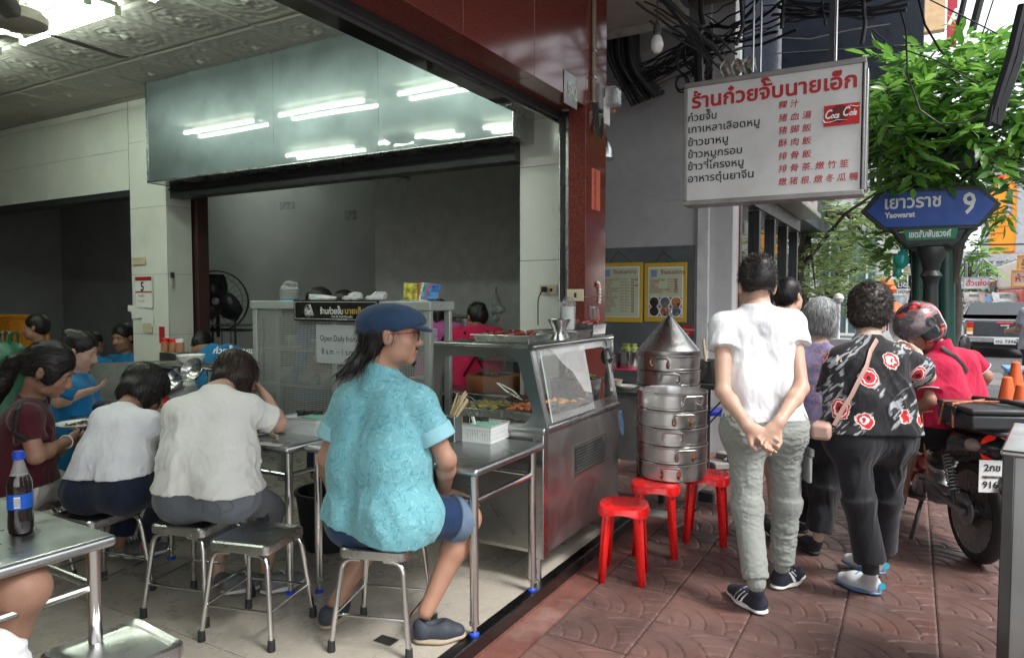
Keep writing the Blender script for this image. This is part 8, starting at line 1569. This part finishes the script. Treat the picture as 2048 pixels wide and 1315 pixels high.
rb=building('tall grey shophouse on the right side of the street',2120,2500,100,60,8,mat('shop_render',(.45,.43,.4),.8,dirt=.4),6,6)
for k,(x,y0,h_,c,l) in enumerate(((9.5,6,9,(.5,.48,.45),'cream shophouse across the road'),(9.5,18,11,(.42,.4,.4),'grey shophouse across the road'),(9.5,-8,10,(.5,.47,.4),'tan shophouse across the road near the camera'))):
    t=thing('shophouse',l,'building',(x+7,y0,-.2)); m=mat('facade%d'%k,c,.75,dirt=.4); part('wall',m,t,lambda b:b.box((x+6.5,y0,-.2),(x+16,y0+11.6,h_)))
    for i in range(4):
        for j in range(3):
            o=part('window',SGL,t,lambda b:b.box((x+6.47,y0+.6+i*2.8,1.0+j*3),(x+6.496,y0+2.6+i*2.8,2.7+j*3))); part('sill',CW,o,lambda b:b.box((x+6.35,y0+.5+i*2.8,.9+j*3),(x+6.494,y0+2.7+i*2.8,.98+j*3)))
    fixw(t)
def board(name,label,x0,y0,x1,y1,Y,m,fm=None,cat='sign',th=.2,txt=(),fw=.06):
    a=at(x0,y1,Y=Y); e=at(x1,y0,Y=Y); t=thing(name,label,cat,a); part('panel',m,t,lambda b:b.box((0,0,0),(e.x-a.x,th,e.z-a.z)))
    if fm: part('frame',fm,t,lambda b:rim(b,None,-.02,-fw,-fw,e.x-a.x+fw,e.z-a.z+fw,fw)).modifiers.new('s','SOLIDIFY').thickness=.03
    for body,fx,fz,sz,mm in txt: text(body,sz*(e.z-a.z),mm,t,((e.x-a.x)*fx,-.012,(e.z-a.z)*fz),bold=.01*(e.z-a.z))
    return t,(e-a)
OB=mat('billboard_orange',(.85,.3,.01),.5,var=.03); GF=mat('billboard_frame',(.4,.42,.45),.5)
bt_,bs_=board('billboard','tall orange billboard in a grey frame above the street',1978,346,2036,508,40,OB,GF,'billboard',.5,(),.35)
part('logo',REDP,bt_,lambda b:b.box((.1,-.03,bs_.z*.9),(.5,-.01,bs_.z*.985)))
for k in range(3): part('text_line',mat('amber_print',(.45,.12,.01),.5),bt_,lambda b:b.box((.2,-.03,bs_.z*(.42-.08*k)),(bs_.x*(.8-.1*k),-.01,bs_.z*(.425-.08*k)+.02)))
part('violet_box',mat('violet_box',(.5,.3,.6),.5),bt_,lambda b:b.box((bs_.x*.6,-.03,bs_.z*.48),(bs_.x*.8,-.01,bs_.z*.62))); part('bottom_band',mat('brown_band',(.3,.1,.03),.5),bt_,lambda b:b.box((.05,-.03,.03),(bs_.x*.95,-.01,.12)))
part('leg',GF,bt_,lambda b:b.box((bs_.x*.3,.1,-9),(bs_.x*.3+.3,.4,-.01))); part('leg',GF,bt_,lambda b:b.box((bs_.x*.7,.1,-9),(bs_.x*.7+.3,.4,-.01)))
RT=MATS['red_paint']
board('shop_sign','white rectangular shop sign with red Thai letters over the street',1928,556,1977,576,34,CW,GF,'sign',.15,(('ฮั่วเซ่งฮง',.06,.25,.75,RT),),.04)
board('shop_sign','orange bordered shop sign with red letters at the right edge, upper one',2037,512,2080,545,30,mat('tan_board',(.6,.42,.2),.6),mat('orange_frame',(.7,.3,.05),.5),'sign',.15,(('ร้าน',.1,.25,.7,RT),),.06)
board('shop_sign','orange framed shop sign with red letters at the right edge, lower one',2026,542,2080,570,28,mat('cream_board',(.55,.45,.33),.6),mat('orange_frame',(.7,.3,.05),.5),'sign',.15,(('ห้างทอง',.05,.25,.7,RT),),.06)
board('high_sign','peach coloured signboard high above the trees',1836,-60,1893,66,22,mat('peach_board',(.75,.5,.27),.5),None,'sign',.3); board('high_sign','red signboard with white strokes high at the top edge',1893,-50,1917,90,24,mat('red_board',(.5,.03,.05),.5),None,'sign',.3,(('A',.1,.3,.3,WI),))
a_,_=board('shop_sign','navy sign with white letters beside the orange lanterns',1782,562,1815,577,20,mat('navy_sign',(.03,.03,.16),.5),None,'sign',.1,(('LIC',.4,.2,.8,WI),)); board('hours_sign','white sign reading 24 under the navy sign',1782,577,1813,588,20,CW,None,'sign',.1,(('24 HOURS',.08,.2,.75,INK),)); board('poster_panel','white shop poster panel below the 24 sign',1788,592,1812,640,20,mat('poster_mix',(.45,.55,.6),.6,var=.7,vs=4),CW,'poster',.1,(),.04)
for k,(x,y,r_,l) in enumerate(((1760,573,.16,'left'),(1770,569,.18,'right'),(1778,578,.14,'small'),(1775,622,.3,'large low'))):
    p=at(x,y,Y=16); t=thing('paper_lantern',l+' orange red paper lantern past the curly haired woman','lantern',p,0,'orange lanterns'); part('shade',mat('lantern_orange',(.55,.12,.02),.5,var=.2),t,lambda b:b.lathe([(.05,-r_*.75),(r_*.8,-r_*.5),(r_,0),(r_*.8,r_*.5),(.05,r_*.75)],18)); part('tassel',mat('lantern_red',(.4,.02,.02),.6),t,lambda b:b.tube([(0,0,-r_*.75),(0,0,-r_*1.3)],.02,6))
p=at(1677,596,Y=12); t=thing('globe_lamp','white globe lamp on a thin white post between the walkers','lamp',(p.x,12,-.1)); part('globe',CW,t,lambda b:b.lathe([(0,-.08),(.06,-.055),(.08,0),(.06,.055),(0,.08)],20,None,Matrix.Translation((0,0,p.z+.1)))); part('post',CW,t,lambda b:b.tube([(0,0,0),(0,0,p.z+.02)],.03,8)); part('base',mat('grey_planter',(.3,.3,.3),.7),t,lambda b:b.box((-.25,-.1,0),(.6,.2,.95)),bev=.01)
for k,(x0,x1,y,c,Yk,l) in enumerate(((1930,1975,588,(.35,.33,.3),36,'grey'),(1962,1990,592,(.5,.36,.3),33,'tan'),(1975,2010,598,(.12,.3,.6),32,'blue'),(1990,2040,590,(.6,.62,.6),30,'white'),(1890,1925,600,(.45,.42,.36),38,'beige'),(2000,2060,612,(.4,.04,.04),34,'red'))):
    a=at(x0,y,Y=Yk); e=at(x1,y,Y=Yk); t=thing('awning',l+' awning over the stalls down the street','awning',a); part('canopy',mat('awning%d'%k,c,.7,var=.2),t,lambda b:b.add([(0,0,-.35),(e.x-a.x,0,-.35),(e.x-a.x,1.2,.1),(0,1.2,.1)],[(0,1,2,3)])).modifiers.new('s','SOLIDIFY').thickness=.04
    part('post',GF,t,lambda b:b.tube([(.1,.1,-a.z),(.1,.1,-.3)],.03,6)); part('stall',mat('stall%d'%k,tuple(min(.6,q*.6+.1) for q in c[::-1]),.7,var=.8,vs=3),t,lambda b:b.box((.2,.6,-a.z),(e.x-a.x-.2,1.1,-a.z+1.6)))
r_=random.Random(3)
t=thing('scaffold_clutter','tangle of grey green steel frames and wires under the billboard','frames',at(1990,560,Y=38)); GSC=mat('scaffold_green',(.2,.26,.23),.6); b=MB()
for k in range(46): x,y=r_.uniform(1932,2045),r_.uniform(515,600); d_=r_.choice(((0,30),(26,0),(18,14),(-14,20))); b.tube([at(x,y,Y=38),at(x+d_[0],y+d_[1],Y=38.4)],.05,5)
o=b.build('bar',GSC,t); o['kind']='stuff'; fixw(t)
# overhead wires
ow=thing('overhead_wires','black overhead cables crossing the sky above the tree','wires',at(1950,200,Y=7))
for pth,r0,Yk in (([(2052,20),(2030,120),(2005,190),(1985,250)],.06,6.8),([(2046,10),(2022,110),(1998,185),(1980,245)],.035,6.7),([(1800,20),(1812,60),(1815,150),(1840,220),(1880,248),(1930,245),(1975,222)],.007,6.5),([(1835,-10),(1850,50),(1880,100),(1890,110)],.009,6.6),([(1836,-12),(1920,30),(1995,68)],.006,7),([(1990,-10),(1965,68)],.006,7),([(1930,-5),(1915,60)],.03,9),([(1962,-5),(1945,60)],.04,9),([(1745,60),(1780,90),(1870,120),(1960,170)],.006,6.9),([(1985,210),(1978,250),(1995,248),(1998,215)],.007,6.6),([(1940,490),(2048,488)],.02,20)): part('cable',CABL,ow,lambda b:b.tube([at(x,y,Y=Yk) for x,y in pth],r0,7))
for k in range(9): part('cable',CABL,ow,lambda b:b.tube([at(1748,320+k*9,Y=28),at(1800,330+k*7,Y=28)],.015,5))
fixw(ow)
# ---------------------------------------------------------------- pickup, cones, bus
pc=at(2008,700,d=18.7); pu=thing('pickup_truck','dark grey pickup truck seen from behind on the road','pickup truck',(pc.x,pc.y,-.12)); pu.scale=(1,1,.87); CARM=mat('car_dark',(.03,.038,.042),.2,coat=1,var=.05)
def loft(name,m,secs,par=None,**k):
    """secs: list of (y, [(x,z)...]) closed outlines"""
    n=len(secs[0][1]); b=MB(); b.add([(x,y,z) for y,o in secs for x,z in o],[(i*n+j,i*n+(j+1)%n,(i+1)*n+(j+1)%n,(i+1)*n+j) for i in range(len(secs)-1) for j in range(n)]+[tuple(range(n-1,-1,-1)),tuple((len(secs)-1)*n+j for j in range(n))]); return b.build(name,m,par or pu,**k)
bo=lambda w,z0,z1,t=1: [(-w*.93,z0),(w*.93,z0),(w,z0+.12),(w*t,z1-.08),(w*t*.96,z1),(-w*t*.96,z1),(-w*t,z1-.08),(-w,z0+.12)]
loft('body',CARM,[(0,bo(.86,.55,1.12)),(.05,bo(.9,.5,1.15)),(1.6,bo(.91,.48,1.16)),(3.6,bo(.9,.45,1.12)),(4.6,bo(.86,.45,1.02)),(5.0,bo(.78,.5,.95))],bev=.03)
loft('cab',CARM,[(1.35,bo(.86,1.1,1.2,.98)),(1.75,bo(.85,1.1,1.68,.82)),(2.9,bo(.85,1.1,1.7,.82)),(3.6,bo(.86,1.05,1.15,.97))],bev=.03)
PGL,t,b=newmat('car_glass'); b.inputs['Base Color'].default_value=(.5,.55,.55,1); b.inputs['Roughness'].default_value=.03; b.inputs['Metallic'].default_value=.6
part('rear_window',PGL,pu,lambda b:b.add([(-.66,1.42,1.22),(.66,1.42,1.22),(.58,1.7,1.6),(-.58,1.7,1.6)],[(0,1,2,3)])); part('tailgate',CARM,pu,lambda b:b.box((-.68,-.02,.68),(.68,.0,1.1)),bev=.01); part('tailgate_handle',CHR,pu,lambda b:b.box((-.1,-.045,.96),(.1,-.021,1.01)),bev=.008); part('brake_light',mat('brake_red',(.5,.01,.02),.3,emit=.3),pu,lambda b:b.box((-.18,-.04,1.05),(.18,-.021,1.09)))
for s_ in (-1,1):
    l_=part('tail_light',mat('lamp_red',(.5,.01,.01),.2,coat=.5),pu,lambda b:b.box((s_*.7,-.03,.68),(s_*.86,.04,1.08)),bev=.012); part('indicator',mat('lamp_amber',(.7,.35,.03),.2),l_,lambda b:b.box((s_*.71,-.036,.8),(s_*.85,-.031,.9))); part('reverse_light',WHITEP,l_,lambda b:b.box((s_*.71,-.036,.7),(s_*.85,-.031,.79)))
    part('mirror',BLACK,pu,lambda b:b.box((s_*.9,3.1,1.1),(s_*1.12,3.2,1.3)),bev=.03)
    for y in (1.0,4.1): w_=part('wheel',BLACK,pu,lambda b:b.lathe([(.3,-.12),(.36,-.1),(.37,0),(.36,.1),(.3,.12)],28,None,Matrix.Translation((s_*.76,y,.37))@Matrix.Rotation(R(90),4,'Y'))); part('rim',ALLOY,w_,lambda b:b.lathe([(0,-.06),(.2,-.08),(.22,-.1),(.22,.1),(.2,.08),(0,.06)],20,None,Matrix.Translation((s_*.76,y,.37))@Matrix.Rotation(R(90),4,'Y')))
part('bumper',CHR,pu,lambda b:b.box((-.88,-.16,.46),(.88,-.01,.64)),bev=.03); npq=part('number_plate',WHITEP,pu,lambda b:b.box((-.24,-.175,.42),(.24,-.162,.6))); text('ตฉ 7396',.13,INK,npq,(-.21,-.178,.46),bold=.003); part('chassis',BLACK,pu,lambda b:b.box((-.7,.1,.3),(.7,4.4,.46)))
CONM=mat('cone_orange',(.75,.13,.03),.5,var=.08)
for k,(x,y,Yc,l) in enumerate(((2032,725,7.9,'tallest rear'),(2015,755,7.0,'left front'),(2043,770,6.6,'right front'))):
    a=at(x,y,Y=Yc); t=thing('traffic_cone',l+' orange traffic cone behind the motorcycle box','traffic cone',(a.x,Yc,-.12 if a.x>.86 else 0),0,'orange traffic cones'); H_=a.z-t.location.z; part('cone',CONM,t,lambda b:b.lathe([(.17,.02),(.16,.03),(.035,H_),(.02,H_+.01),(0,H_+.01)],28)); part('base',CONM,t,lambda b:b.box((-.2,-.2,0),(.2,.2,.03)),bev=.01)
a=at(2040,745,Y=8.6); t=thing('blue_crate','light blue plastic crate behind the traffic cones','crate',(a.x+.1,8.8,-.12)); part('side',mat('crate_blue',(.08,.3,.6),.4),t,lambda b:b.box((-.2,-.2,0),(.3,.2,a.z+.12)),bev=.02); part('rim',mat('crate_blue',(.08,.3,.6),.4),t,lambda b:b.box((-.22,-.22,a.z+.121),(.32,.22,a.z+.16)),bev=.01)
a=at(2040,640,Y=30); bs=thing('street_bus','red and white bus nose at the right edge beyond the pickup','bus',(a.x+1.2,30,-.12)); part('body',mat('bus_red',(.5,.08,.05),.35),bs,lambda b:b.box((-1.2,0,.4),(1.2,9,1.9)),bev=.1); part('upper',mat('bus_cream',(.6,.55,.5),.4),bs,lambda b:b.box((-1.18,.02,1.91),(1.18,9,3.0)),bev=.12); part('windscreen',PGL,bs,lambda b:b.box((-1.0,-.02,1.7),(1.0,.0,2.7))); part('wheel',BLACK,bs,lambda b:b.tube([(-1.2,1.5,.4),(1.2,1.5,.4)],.42,20))
gr=tag(bx('drain_grate',tuple(at(1888,765,z=-.118)),tuple(at(2000,745,z=-.112)),STEELD),'long steel drain grate set into the road beyond the rider','drain'); 
for (x0,x1,Yk) in ((4.0,4.12,30),): tag(bx('road_line',(x0,5,-.119),(x1,80,-.116),mat('road_paint',(.6,.6,.58),.7,dirt=.4)),kind='structure')
